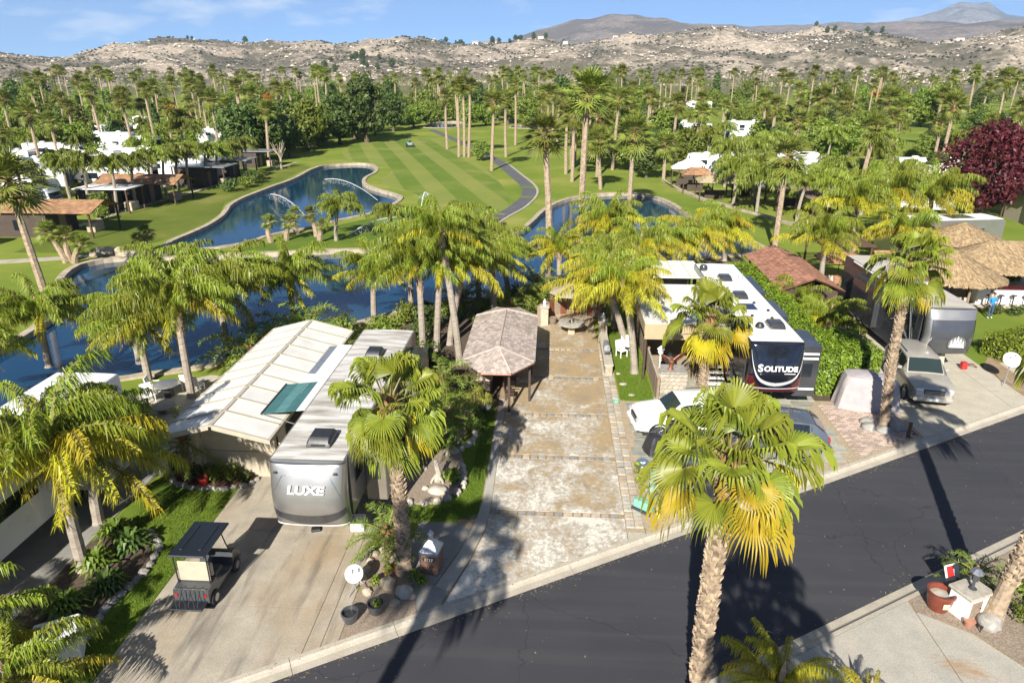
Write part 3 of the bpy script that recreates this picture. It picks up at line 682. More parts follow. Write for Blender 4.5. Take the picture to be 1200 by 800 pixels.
# the air between
hz = MB().box((0, 5500, 500), (27000, 13500, 1004)).build('haze', None)
hm, ht, ho = _new('thin_air'); pvn = ht.nodes.new('ShaderNodeVolumePrincipled'); pvn.inputs['Density'].default_value = 7.5e-5; pvn.inputs['Color'].default_value = (.50, .72, 1, 1)
ht.links.new(pvn.outputs[0], ho.inputs['Volume']); hz.data.materials.clear(); hz.data.materials.append(hm)
tag(stuff(hz), 'thin blue air that veils the distant ridges', 'haze')

# dry leaf litter blown into the gutters and along the bed edges
lm = MB(); rr = random.Random(31)
for k in range(1500):
    s_ = rr.uniform(-12, 34); t_ = rr.choice([T_FAR - abs(rr.gauss(0, .22)), T_FAR + .3 + abs(rr.gauss(0, .3)), T_NEAR + abs(rr.gauss(0, .2)), rr.uniform(T_NEAR, T_FAR)] if k % 3 else [T_FAR - abs(rr.gauss(0, .12))])
    z = -.094 if T_NEAR < t_ < T_FAR else .036; c = Vector(road_pt(s_, t_, z)); a = rr.uniform(0, 6.28); L = rr.uniform(.015, .05); u = Vector((math.cos(a), math.sin(a), rr.uniform(0, .25))) * L; v_ = Vector((-math.sin(a), math.cos(a), 0)) * L * .35
    lm.add([c - u, c + v_, c + u, c - v_], [(0, 1, 2, 3)])
tag(stuff(lm.build('leaf_litter', pm('dry_leaf_litter', (.30, .21, .11), (.17, .12, .07), 3, .9, isl=.4))), 'dry leaf litter in the street gutters', 'leaf litter')
# ------------------------------------------------------------------ plants: shapes shared by all copies
def fan_frond(nseg, Lp, Rb, el, bend, droop, seed, far=False, cup=.3):
    rr = random.Random(seed); m = MB(); m.m = 1; RY = Matrix.Rotation(-el, 3, 'Y')
    pts = [RY @ Vector((Lp * t, 0, -.10 * Lp * t * t)) for t in (0, .35, .7, 1)]
    m.tube(pts, [.032, .026, .02, .014] if not far else [.05, .045, .04, .03], 3, False); m.m = 0
    hub = Vector((Lp, 0, -.10 * Lp)); ex = Vector((math.cos(bend), 0, -math.sin(bend))); ey = Vector((0, 1, 0)); nz = Vector((math.sin(bend), 0, math.cos(bend)))
    span = rad(118); V = []; F = []
    def P(th, r, lift=0):
        q = hub + (ex * math.cos(th) + ey * math.sin(th)) * r + nz * (cup * abs(math.sin(th)) * r + lift)
        q = RY @ q; q.z -= droop * (r / Rb) ** 2.2 * Rb * (.5 + .5 * abs(math.sin(th))); return q
    dth = 2 * span / nseg
    for i in range(nseg):
        a = -span + i * dth; b = a + dth; c = (a + b) / 2
        rl = Rb * (1 - .22 * abs(c / span) ** 2) * rr.uniform(.93, 1.06); k = len(V)
        r0, r1, r2 = .05 * Rb, (.36 if far else .5) * Rb, .76 * rl
        pl = .035 * Rb
        if far:
            V += [P(c, r0), P(a, r1), P(c, r1, pl), P(b, r1), P(c, rl)]
            F += [(k, k + 1, k + 2), (k, k + 2, k + 3), (k + 1, k + 4, k + 2), (k + 2, k + 4, k + 3)]
        else:
            w = dth * .30; tw = rr.uniform(-.05, .05)
            tip = P(c + tw, rl); tip.z -= rr.uniform(.06, .30) * Rb; fr = P(c + tw * 1.6, rl * 1.05); fr.z -= rr.uniform(.28, .6) * Rb
            V += [P(a, r0), P(c, r0, pl * .2), P(b, r0), P(a, r1), P(c, r1, pl), P(b, r1), P(c - w, r2), P(c, r2, pl * .6), P(c + w, r2), tip, fr]
            F += [(k, k + 3, k + 4, k + 1), (k + 1, k + 4, k + 5, k + 2), (k + 3, k + 6, k + 7, k + 4), (k + 4, k + 7, k + 8, k + 5), (k + 6, k + 9, k + 7), (k + 7, k + 9, k + 8), (k + 6, k + 10, k + 9)]
    m.add(V, F); return m

def pinnate(L, npair, ll, curv, seed, w=.05, hang=.75, far=False, up=.0, e0=0):
    """arching feather frond with hanging leaflets"""
    rr = random.Random(seed); m = MB(); m.m = 1; pts = []; p = Vector((0, 0, 0)); K = 14; side = rr.uniform(-.25, .25)
    for i in range(K + 1):
        s = i / K; ph = e0 - curv * s ** 1.25; pts.append(p.copy())
        p = p + Vector((math.cos(ph) * math.cos(side * s), math.cos(ph) * math.sin(side * s), math.sin(ph))) * (L / K)
    m.tube(pts if not far else pts[::3] + [pts[-1]], [lerp(.035, .008, i / K) for i in range(K + 1)] if not far else .025, 3, False); m.m = 0
    V = []; F = []
    for i in range(npair):
        s = .10 + .9 * (i + .5) / npair; k = min(K - 1, int(s * K)); q = pts[k].lerp(pts[k + 1], s * K - k); t = (pts[k + 1] - pts[k]).normalized()
        sd = t.cross(Vector((0, 0, 1))).normalized(); upv = sd.cross(t)
        ln0 = ll * (.45 + .55 * math.sin(math.pi * min(1, s * .8 + .18)))
        for sg in (-1, 1):
            ln = ln0 * rr.uniform(.6, 1.2); el = rr.uniform(-.6, .95) + up; d = (sd * sg * rr.uniform(.5, 1) + t * rr.uniform(.1, .95) + upv * el).normalized()
            k1 = .45 if hang < .8 else .22; a = q; b = q + d * ln * k1; c = b + (d * (.55 if hang < .8 else .34) + Vector((0, 0, -1)) * hang * rr.uniform(.35, 1.5) + Vector((rr.uniform(-.2, .2), rr.uniform(-.2, .2), 0))).normalized() * ln * (1 - k1)
            wd = (t + sd * rr.uniform(-.9, .9) + upv * rr.uniform(-.5, .5)).normalized() * (w * .5 * rr.uniform(.7, 1.3)); n = len(V)
            V += [a - wd * .6, a + wd * .6, b + wd, b - wd, c]; F += [(n, n + 1, n + 2, n + 3), (n + 3, n + 2, n + 4)]
    m.add(V, F); return m

ELS = [84, 66, 48, 30, 12, -6, -24, -42, -58]
def fan_set(mat, seed, n=32): return {e: [fan_frond(n, 1.12 * (1 + .05 * k), .95, rad(e), .12 + .22 * k + (.25 if e < 30 else 0), .12 + .12 * k, seed + e + k * 7, False, .22 + .16 * k).mesh('frond', [MAT[mat], MAT['petiole']]) for k in range(2)] for e in ELS}
FANM, FANY = fan_set('fan', 100), fan_set('fan_old', 300)
def queen_set(mat, seed): return {e: [pinnate(2.6 * (1 - .12 * k), 110, .66, rad(e) + .55 + .4 * k, seed + e + 9 * k, .032, 1.3, False, 0, rad(e)).mesh('frond', [MAT[mat], MAT['petiole']]) for k in range(2)] for e in ELS[:7]}
QUEM, QUEY = queen_set('queen', 500), queen_set('queen_yel', 700)
DATM = {e: [pinnate(1.25, 44, .26, rad(e) + .7, 50 + e, .022, .3, False, 0, rad(e)).mesh('frond', [MAT['date'], MAT['petiole']])] for e in ELS[:7]}
DEADM = [pinnate(2.3, 40, .5, .7, 60, .05, .9, False, 0, rad(-35)).mesh('dead_frond', [MAT['dead'], MAT['dead']])]
def near_el(d, el, rr):
    e = min(d, key=lambda q: abs(rad(q) - el)); return rr.choice(d[e])

def trunk_path(h, dx, n=14, bow=0):
    return [Vector((dx * t ** 1.3 + bow * math.sin(math.pi * t), bow * .5 * math.sin(math.pi * t), h * t)) for t in [i / n for i in range(n + 1)]]
def fan_trunk(h, dx, r0, r1, seed, boots=True, bow=0, bare=0.0):
    rr = random.Random(seed); m = MB(); P = trunk_path(h, dx, 16, bow)
    rad_ = [lerp(r0, r1, (i / 16) ** .6) * (1.35 if i == 0 else 1.12 if i == 1 else 1) for i in range(17)]
    m.tube(P, rad_, 12)
    if boots:
        n = int(h * 46)
        for i in range(n):
            f = (i + .5) / n
            if f < bare: continue
            k = min(15, int(f * 16)); c = P[k].lerp(P[k + 1], f * 16 - k); a = i * 2.39996 + rr.uniform(-.2, .2); r = lerp(r0, r1, f ** .6)
            d = Vector((math.cos(a), math.sin(a), 0)); t = Vector((-d.y, d.x, 0)); wd = rr.uniform(.055, .095); o = rr.uniform(.035, .085); hh = rr.uniform(.10, .19)
            m.m = 1 if f > .9 - rr.uniform(0, .04) else 0
            m.add([c + d * r * .9 - t * wd + Vector((0, 0, -hh * .7)), c + d * r * .9 + t * wd + Vector((0, 0, -hh * .7)), c + d * (r + o) + t * wd * .7 + Vector((0, 0, hh * .4)), c + d * (r + o) - t * wd * .7 + Vector((0, 0, hh * .4)), c + d * r * .85 + Vector((0, 0, hh * .55))], [(0, 1, 2, 3), (3, 2, 4), (0, 3, 4), (1, 4, 2)])
        m.m = 0
    return m
def queen_trunk(h, dx, r0, r1, seed, bow=0, boots=.35):
    rr = random.Random(seed); m = MB(); n = 22; P = trunk_path(h, dx, n, bow)
    R_ = [lerp(r0, r1, i / n) * (1.3 if i == 0 else 1.0 + .045 * (i % 2)) for i in range(n + 1)]
    m.tube(P, R_, 10); m.m = 1
    k0 = max(.5, h * boots)
    nb = int(26 + k0 * 22)
    for i in range(nb):
        f = 1 - (k0 / h) * (1 - i / nb); k = min(n - 1, int(f * n)); c = P[k].lerp(P[k + 1], f * n - k); a = i * 2.39996; r = lerp(r0, r1, f)
        d = Vector((math.cos(a), math.sin(a), 0)); t = Vector((-d.y, d.x, 0)); wd = rr.uniform(.07, .12); o = rr.uniform(.03, .10) * (i / nb) + .02; hh = rr.uniform(.18, .34)
        m.add([c + d * r * .9 - t * wd - Vector((0, 0, hh * .4)), c + d * r * .9 + t * wd - Vector((0, 0, hh * .4)), c + d * (r + o) + t * wd * .5 + Vector((0, 0, hh * .6)), c + d * (r + o) - t * wd * .5 + Vector((0, 0, hh * .6)), c + d * r * .8 + Vector((0, 0, hh * .4))], [(0, 1, 2, 3), (3, 2, 4), (0, 3, 4), (1, 4, 2)])
    return m

def crown_layout(n, hi, lo, seed, jit=.3, pw=.8):
    rr = random.Random(seed); L = []
    for i in range(n):
        f = i / (n - 1); L.append((i * 2.39996 + rr.uniform(-jit, jit), rad(lerp(hi, lo, f ** pw) + rr.uniform(-7, 7)), f, rr.uniform(.86, 1.12), rr.uniform(-.55, .55)))
    return L
def add_fronds(crown, lay, pick, k):
    """pick(f) gives the set of frond shapes; each shape already hangs as it does at its own elevation"""
    rr = random.Random(len(lay))
    for az, el, f, s, roll in lay:
        o = obj('frond', near_el(pick(f), el, rr), crown); o.rotation_euler = (roll * .35, rr.uniform(-.08, .08), az); o.scale = (k * s,) * 3
        o.location = (math.cos(az) * .12 * k, math.sin(az) * .12 * k, -.25 * f * k)
def fan_palm(label, x, y, h, dx, Rc, seed, nf=30, r0=.24, r1=.17, bow=0, group='fan palms standing near the street', yellow=.68, hi=80, lo=-58, bare=0):
    t = thing('fan_palm', label, 'palm', (x, y, 0), 0, group)
    fan_trunk(h, dx, r0, r1, seed, True, bow, bare).build('trunk', [MAT['bark_fan'], MAT['bark_top']], t)
    cm = MB(); cm.lathe([(r1 * .9, -.5), (r1 * 1.5, -.2), (r1 * 1.5, .05), (.06, .22), (.0, .25)], 9); cm.m = 1
    for i in range(16):
        a = i * 2.4; d = Vector((math.cos(a), math.sin(a), 0)); cm.tube([d * r1 + Vector((0, 0, -.45 + .03 * i)), d * (r1 + .16) + Vector((0, 0, -.1 + .03 * i))], [.05, .02], 4)
    cr = cm.build('crown', [MAT['bark_top'], MAT['petiole']], t, False, (dx, 0, h))
    rr = random.Random(seed)
    def pick(f):
        return FANY if f > yellow and rr.random() < .6 else FANM
    add_fronds(cr, crown_layout(nf, hi + 6, lo, seed, .45, 1.05), pick, Rc / 1.95)
    return t
def queen_palm(label, x, y, h, dx, Rc, seed, nf=22, yellow=.75, bow=0, hi=80, lo=2, r0=.2, dead=1, group='queen palms along the lots'):
    t = thing('queen_palm', label, 'palm', (x, y, 0), 0, group)
    queen_trunk(h, dx, r0, r0 * .78, seed, bow).build('trunk', [MAT['bark_queen'], MAT['boot_queen']], t)
    cm = MB(); cm.lathe([(r0 * .7, -.3), (r0 * .95, 0), (r0 * .6, .45), (0, .9)], 8)
    cr = cm.build('crown', [MAT['boot_queen']], t, True, (dx, 0, h - .1))
    rr = random.Random(seed)
    pick = lambda f: QUEY if f > yellow + rr.uniform(-.1, .1) else QUEM
    add_fronds(cr, crown_layout(nf, hi + 4, lo, seed, .5, 1.15), pick, Rc / 2.32)
    for i in range(dead):
        o = obj('dead_frond', DEADM[0], cr, (0, 0, -.2)); o.rotation_euler = (0, 0, seed * 1.7 + i); o.scale = (Rc / 3.6,) * 3
    return t
def small_palm(label, x, y, h, Rc, seed, nf=22, group='small feather palms in the beds', name='date_palm'):
    t = thing(name, label, 'palm', (x, y, 0), 0, group)
    fan_trunk(h, .05, .13, .11, seed).build('trunk', [MAT['bark_fan'], MAT['bark_top']], t)
    cr = MB().lathe([(.1, -.2), (.14, 0), (.05, .2), (0, .25)], 8).build('crown', MAT['bark_top'], t, True, (.05, 0, h))
    rr = random.Random(seed); add_fronds(cr, crown_layout(nf, 75, -25, seed), lambda f: DATM, Rc / 1.05)
    return t
# merged crowns for palms too far off to tell the fronds apart
def merged_crown(kind, seed):
    rr = random.Random(seed); m = MB()
    if kind == 'fan': fr = {e: fan_frond(13, 1.0, 1.1, rad(e), .2, .22, 70 + e, True) for e in ELS}; lay = crown_layout(32, 90, -50, seed, .5, 1.0); k = 1 / 1.95
    else: fr = {e: pinnate(2.6, 44, .85, rad(e) + 1.1, 80 + e, .085, 1.5, True, 0, rad(e)) for e in ELS[:7]}; lay = crown_layout(26, 84, -4, seed, .5, 1.0); k = 1 / 2.1
    for az, el, f, s, roll in lay:
        e = min(fr, key=lambda q: abs(rad(q) - el)); m.join(fr[e], Matrix.Rotation(az, 4, 'Z') @ Matrix.Rotation(roll * .35, 4, 'X') @ Matrix.Scale(k * s, 4))
    if kind == 'fan':
        m.m = 2
        for i in range(18):   # skirt of dead leaves
            a = i * 2.4; d = Vector((math.cos(a), math.sin(a), 0)); t = Vector((-d.y, d.x, 0)); c = d * .05
            m.add([c - t * .04, c + t * .04, d * .2 + t * .09 + Vector((0, 0, -.42)), d * .2 - t * .09 + Vector((0, 0, -.5))], [(0, 1, 2, 3)])
        return m.mesh('crown', [MAT['fan_far'], MAT['petiole'], MAT['dead']])
    return m.mesh('crown', [MAT['queen_far'], MAT['petiole']])
FCR = [merged_crown('fan', 200 + i) for i in range(4)]; QCR = [merged_crown('queen', 300 + i) for i in range(4)]
TRK = {}
def far_palm(kind, x, y, h, dx, Rc, label, group):
    t = thing('fan_palm' if kind == 'fan' else 'queen_palm', label, 'palm', (x, y, 0), 0, group)
    hb = round(h); key = (kind, hb, round(dx * 2) / 2)
    if key not in TRK:
        m = MB(); P = trunk_path(hb, key[2], 6, R.uniform(-.15, .15)); r = .24 if kind == 'fan' else .17
        m.tube(P, [lerp(r * 1.2, r * .85, i / 6) for i in range(7)], 7)
        TRK[key] = m.mesh('trunk', MAT['bark_fan'] if kind == 'fan' else MAT['bark_queen'])
    o = obj('trunk', TRK[key], t); o.scale = (1, 1, h / hb)
    c = obj('crown', R.choice(FCR if kind == 'fan' else QCR), t, (key[2], 0, h), U(0, 6.28)); c.scale = (Rc, Rc, Rc * U(.9, 1.1))
    return t

def leaf_cloud(m, c, r, n, sz, rr, shell=.55, flat=0.0):
    for _ in range(n):
        while True:
            d = Vector((rr.uniform(-1, 1), rr.uniform(-1, 1), rr.uniform(-1, 1)))
            if .01 < d.length <= 1: break
        d = d.normalized() * (d.length ** (1 - shell)); p = Vector((c[0] + d.x * r[0], c[1] + d.y * r[1], c[2] + d.z * r[2]))
        nn = (d + Vector((rr.uniform(-1, 1), rr.uniform(-1, 1), rr.uniform(-.4, 1.1)))).normalized(); a = nn.orthogonal().normalized(); b = nn.cross(a)
        q = rr.uniform(0, 6.28); a, b = a * math.cos(q) + b * math.sin(q), b * math.cos(q) - a * math.sin(q); s = sz * rr.uniform(.6, 1.3)
        m.add([p - a * s, p + b * s * .45, p + a * s, p - b * s * .45], [(0, 1, 2, 3)])
def tree_meshes(seed, H, W, trunk_h, nclump, nleaf, sz, lmat, conic=0):
    rr = random.Random(seed); tm = MB(); cm = MB()
    tm.tube([(0, 0, 0), (.05, .02, trunk_h * .5), (.1, 0, trunk_h), (.05, .1, H * .7)], [W * .055, W * .042, W * .035, W * .012], 7)
    for i in range(nclump):
        f = (i + .5) / nclump; z = trunk_h * .8 + (H - trunk_h * .8) * (.08 + .86 * f); e = math.sin(math.pi * (.12 + .80 * f)) if not conic else (1.05 - f)
        a = i * 2.4 + rr.uniform(-.5, .5); q = W / 2 * e * rr.uniform(.35, .82); p = Vector((math.cos(a) * q, math.sin(a) * q, z + rr.uniform(-.06, .06) * H))
        cr = W * rr.uniform(.13, .23) * (.6 + .4 * e)
        leaf_cloud(cm, p, (cr, cr, cr * .8), nleaf, sz, rr, .5)
        if i % 2 == 0: tm.tube([(.05, 0, trunk_h * rr.uniform(.7, 1)), tuple(Vector((0, 0, trunk_h)).lerp(p, .55) + Vector((0, 0, .3))), tuple(p)], [W * .018, W * .012, W * .004], 5)
    return tm.mesh('trunk', MAT['bark']), cm.mesh('crown', MAT[lmat])
TREES = {'dark': [tree_meshes(400 + i, 9, 7.5, 1.6, 30, 95, .36, 'dark_leaf') for i in range(3)],
         'mid': [tree_meshes(410 + i, 8, 8, 1.8, 30, 90, .36, 'mid_leaf') for i in range(3)],
         'lime': [tree_meshes(420 + i, 6.5, 7, 1.2, 26, 90, .33, 'lime_leaf') for i in range(2)],
         'gold': [tree_meshes(430, 7, 5.5, 1.5, 22, 85, .3, 'gold_leaf')],
         'pine': [tree_meshes(440 + i, 12, 6, 1.5, 30, 80, .36, 'dark_leaf', 1) for i in range(2)]}
def tree(kind, x, y, s, label, group, name=None):
    t = thing(name or {'pine': 'conifer_tree'}.get(kind, 'broadleaf_tree'), label, 'tree', (x, y, 0), U(0, 6.28), group)
    a, b = R.choice(TREES[kind]); obj('trunk', a, t); obj('crown', b, t); t.scale = (s, s, s * U(.85, 1.1)); return t
SHM = {}
def shrub(label, x, y, r, h, mat='mid_leaf', n=420, sz=.09, seed=1, group=None, z=0, name='shrub', cat='shrub'):
    t = thing(name, label, cat, (x, y, z), 0, group); rr = random.Random(seed)
    m = MB(); m.tube([(0, 0, 0), (.03, .02, h * .45)], [.04, .02], 5)
    for a in (0, 2.1, 4.2): m.tube([(0, 0, .05), (math.cos(a) * r * .5, math.sin(a) * r * .5, h * .55)], [.025, .01], 4)
    m.build('stem', MAT['bark'], t)
    m = MB()
    for i in range(7):
        a = i * 2.4; q = r * .55 * (i / 7) ** .4; leaf_cloud(m, (math.cos(a) * q, math.sin(a) * q, h * rr.uniform(.45, .68)), (r * .55, r * .55, h * .38), n // 7, sz, rr, .5)
    m.build('foliage', MAT[mat], t); return t
def spiky(label, x, y, r, h, mat='date', n=46, seed=1, group=None, name='spiky_plant', cat='plant', z=0, w=.05):
    """rosette of arching blades (agave, lily, fern)"""
    rr = random.Random(seed); m = MB()
    for i in range(n):
        a = i * 2.39996; f = i / n; d = Vector((math.cos(a), math.sin(a), 0)); t = Vector((-d.y, d.x, 0)); L = rr.uniform(.8, 1.1)
        hh = h * lerp(1.1, .35, f) * L; rr_ = r * lerp(.35, 1, f) * L
        p = [Vector((0, 0, .02)), d * rr_ * .45 + Vector((0, 0, hh * .75)), d * rr_ * .8 + Vector((0, 0, hh * .9)), d * rr_ * 1.1 + Vector((0, 0, hh * .55))]
        k = [w * .6, w, w * .8, .004]; V = []
        for q, ww in zip(p, k): V += [q - t * ww, q + t * ww]
        m.add(V, [(0, 1, 3, 2), (2, 3, 5, 4), (4, 5, 7, 6)])
    o = m.build(name, MAT[mat], None, False, (x, y, z)); return tag(o, label, cat, group)
def hedge(label, x0, y0, x1, y1, h, seed, dens=150, rz=0, mat='hedge_leaf', sz=.075):
    cx, cy = (x0 + x1) / 2, (y0 + y1) / 2; t = thing('hedge', label, 'hedge', (cx, cy, 0), rz); wx, wy = (x1 - x0) / 2, (y1 - y0) / 2; rr = random.Random(seed)
    MB().box((0, 0, h * .46), (wx * 2 - .25, wy * 2 - .25, h * .9), 0, .15).build('dark_core', MAT['core'], t)  # solid dark core box filling the hedge behind its leaves
    m = MB(); A = [(wx * 2 * wy * 2, 'z'), (wy * 2 * h, 'x+'), (wy * 2 * h, 'x-'), (wx * 2 * h, 'y+'), (wx * 2 * h, 'y-')]
    for ar, sd in A:
        for _ in range(int(ar * dens)):
            u, v = rr.uniform(-1, 1), rr.uniform(-1, 1)
            if sd == 'z': p = Vector((u * wx, v * wy, h)); nn = Vector((0, 0, 1))
            elif sd[0] == 'x': sg = 1 if sd[1] == '+' else -1; p = Vector((sg * wx, u * wy, h * (v + 1) / 2)); nn = Vector((sg, 0, .3))
            else: sg = 1 if sd[1] == '+' else -1; p = Vector((u * wx, sg * wy, h * (v + 1) / 2)); nn = Vector((0, sg, .3))
            b = .16 * noise.noise(Vector((p.x + cx, p.y + cy, p.z)) * 1.1) + .08 * noise.noise(Vector((p.x + cx, p.y + cy, p.z)) * 3.5)
            p = p + nn * (b + rr.uniform(-.12, .06)); nn = (nn + Vector((rr.uniform(-1, 1), rr.uniform(-1, 1), rr.uniform(-.6, 1)))).normalized()
            a = nn.orthogonal().normalized(); c = nn.cross(a); q = rr.uniform(0, 6.28); a, c = a * math.cos(q) + c * math.sin(q), c * math.cos(q) - a * math.sin(q); s = sz * rr.uniform(.6, 1.4)
            m.add([p - a * s, p + c * s * .5, p + a * s, p - c * s * .5], [(0, 1, 2, 3)])
    m.build('foliage', MAT[mat], t); return t
def grass_blades(name, label, poly, dens, seed, hgt=.06, z=.02):
    rr = random.Random(seed); xs = [p[0] for p in poly]; ys = [p[1] for p in poly]; m = MB()
    for _ in range(int((max(xs) - min(xs)) * (max(ys) - min(ys)) * dens)):
        x, y = rr.uniform(min(xs), max(xs)), rr.uniform(min(ys), max(ys))
        if not inside((x, y), poly): continue
        a = rr.uniform(0, 6.28); w = .012; h = hgt * rr.uniform(.5, 1.2); lx, ly = rr.uniform(-.04, .04), rr.uniform(-.04, .04)
        m.add([(x - math.cos(a) * w, y - math.sin(a) * w, z), (x + math.cos(a) * w, y + math.sin(a) * w, z), (x + lx, y + ly, z + h)], [(0, 1, 2)])
    return tag(stuff(m.build(name, MAT['grass_blade'])), label, 'grass')
MAT['grass_blade'] = leaf('grass_blade', (.16, .23, .02), (.11, .17, .014), .3, .6, .05)

# ------------------------------------------------------------------ near palms
fan_palm('big yellow-green fan palm rising in front of the street, nearest the camera', 4.0, 12.95, 7.75, -.02, 1.66, 4, 32, .24, .175, bow=-.12, lo=-36)
fan_palm('fan palm with shaggy trunk in the gravel bed by the left driveway', -4.62, 18.0, 6.35, -.12, 1.65, 5, 30, .24, .17, bow=.06)
fan_palm('short fan palm growing before the tan awning of the white-roofed trailer', 7.75, 31.6, 4.3, .15, 1.95, 8, 26, .25, .2, lo=-50)
fan_palm('leaning fan palm beside the lilac-grey covered cart', 15.75, 29.2, 7.75, -.35, 1.65, 12, 28, .2, .15, bow=-.22, lo=-66, bare=.08)
fan_palm('fan palm with bulging base in the gravel bed at the lower right corner', 13.55, 16.9, 9.2, 1.2, 2.0, 14, 28, .23, .18, bow=.1, bare=.16)
fan_palm('tall fan palm on the near lot whose shadow crosses the street to the pad', -7.2, 1.0, 12.2, .4, 1.9, 18, 28)
fan_palm('tall fan palm on the near lot whose crown shades the middle of the street', 3.6, 1.0, 10.4, -.2, 2.0, 19, 30)
queen_palm('yellow queen palm whose frond tips enter at the bottom edge', 5.95, 13.0, 1.35, 0, 1.5, 21, 18, -1, hi=88, lo=25, r0=.13, dead=0)
queen_palm('low queen palm at the bottom edge right of the big fan palm', 8.3, 13.3, .6, 0, .9, 22, 14, -1, hi=88, lo=30, r0=.12, dead=0)
queen_palm('queen palm at the bottom left corner over the white storage box', -15.4, 12.6, 2.0, -.2, 2.4, 23, 22, .6, hi=70)
queen_palm('second queen palm at the bottom left corner, fronds over the driveway edge', -13.5, 12.0, 1.4, .1, 2.3, 24, 20, .6, hi=70)
QP = [('queen palm standing behind the ribbed white roof, leftmost of the patio', -18.1, 30.3, 5.3, .1, 3.1, 0), ('queen palm over the lakeside patio with a short thick trunk', -21.3, 32.0, 3.5, 0, 2.7, 0),
      ('queen palm on the lake edge behind the leftmost white trailer', -28.0, 33.6, 3.4, .2, 2.8, 0), ('queen palm behind the ribbed roof leaning over the lake', -19.4, 37.2, 4.0, 0, 3.5, 0),
      ('dark-trunked queen palm between the ribbed roof and the lake', -16.7, 41.3, 3.4, -.1, 3.1, 0), ('queen palm alone on the lake edge behind the teal awning', -11.4, 41.3, 3.9, .2, 2.5, 0),
      ('first queen palm of the clump behind the shingled gazebo', -7.2, 36.0, 6.1, 0, 2.7, 0), ('second queen palm of the clump behind the shingled gazebo', -6.6, 37.1, 6.0, .5, 2.6, 0), ('third queen palm of the clump leaning to the gazebo', -6.0, 38.2, 5.4, 1.2, 2.6, 0),
      ('tallest queen palm of the clump behind the shingled gazebo', -5.0, 35.3, 8.0, -.9, 2.3, 0), ('queen palm on the shore beyond the gazebo ridge', -2.9, 47.0, 3.9, -.7, 2.5, 0), ('slender queen palm on the shore left of the gazebo', -4.9, 45.3, 5.3, -.3, 2.5, 0),
      ('yellowing queen palm behind the beige umbrella', .7, 48.6, 3.7, -.1, 2.3, .35), ('queen palm beyond the umbrella over open water', 4.3, 51.6, 5.0, .1, 2.9, .5),
      ('golden queen palm with pale trunk on the strip of side lawn', 4.75, 34.6, 5.4, -.9, 2.6, .25), ('golden queen palm behind the pale-trunked one on the side lawn', 4.6, 38.0, 4.6, -1.6, 2.7, .25), ('third golden queen palm at the back of the side lawn', 4.2, 41.5, 4.6, -.6, 2.6, .3),
      ('yellow queen palm at the water behind the white flat roof', 12.0, 56.5, 3.0, -.1, 3.1, .2), ('yellow queen palm right of its twin behind the white flat roof', 15.2, 59.0, 3.0, -.4, 3.0, .2), ('yellow queen palm left of the clay tile roof', 9.2, 53.0, 3.2, .1, 2.7, .3), 
      ('queen palm with pale trunk beside the round clay parasol', 20.0, 49.7, 4.6, -.3, 2.9, .7), ('queen palm behind the round clay parasol', 27.0, 61.4, 5.3, -.6, 3.4, .6), ('queen palm between the parasol and the plum-red tree', 30.4, 64.7, 5.5, .1, 3.6, .6), ('broad queen palm next to the plum-red tree', 36.0, 66.6, 4.8, -.5, 4.2, .55), ('yellow-green queen palm behind the thatched roofs', 28.5, 57.0, 3.6, .3, 2.8, .5),
      ('queen palm nearest the left trailer with peeling trunk', -15.3, 17.5, 4.9, .1, 3.2, .5), ('shorter queen palm leaning behind the peeling one by the left trailer', -16.4, 20.0, 3.2, .35, 2.9, .5)]
QP += [('queen palm between the ribbed roof and its lakeward twin', -21.6, 36.0, 4.6, .2, 3.0, 0), ('queen palm low over the lake left of the ribbed roof', -23.2, 34.4, 3.0, 0, 2.6, 0), ('queen palm at the far left over the lake bank', -27.2, 28.0, 3.6, .1, 2.7, .7), ('queen palm behind the clump right of the lone one', -9.2, 42.6, 4.6, .2, 2.6, 0), ('queen palm filling the gap behind the gazebo', -3.6, 42.4, 4.6, -.2, 2.5, 0), ('leafy queen palm behind the golden side lawn palms', 6.6, 46.6, 4.4, -.4, 2.7, .4)]
for i, (lb, x, y, h, dx, rc, ye) in enumerate(QP):
    queen_palm(lb, x, y, h, dx, rc, 500 + i, 36 if y < 40 else 32, ye or .82, dead=1 if i % 2 else 0, lo=-12 if ye and ye < .5 else 2)
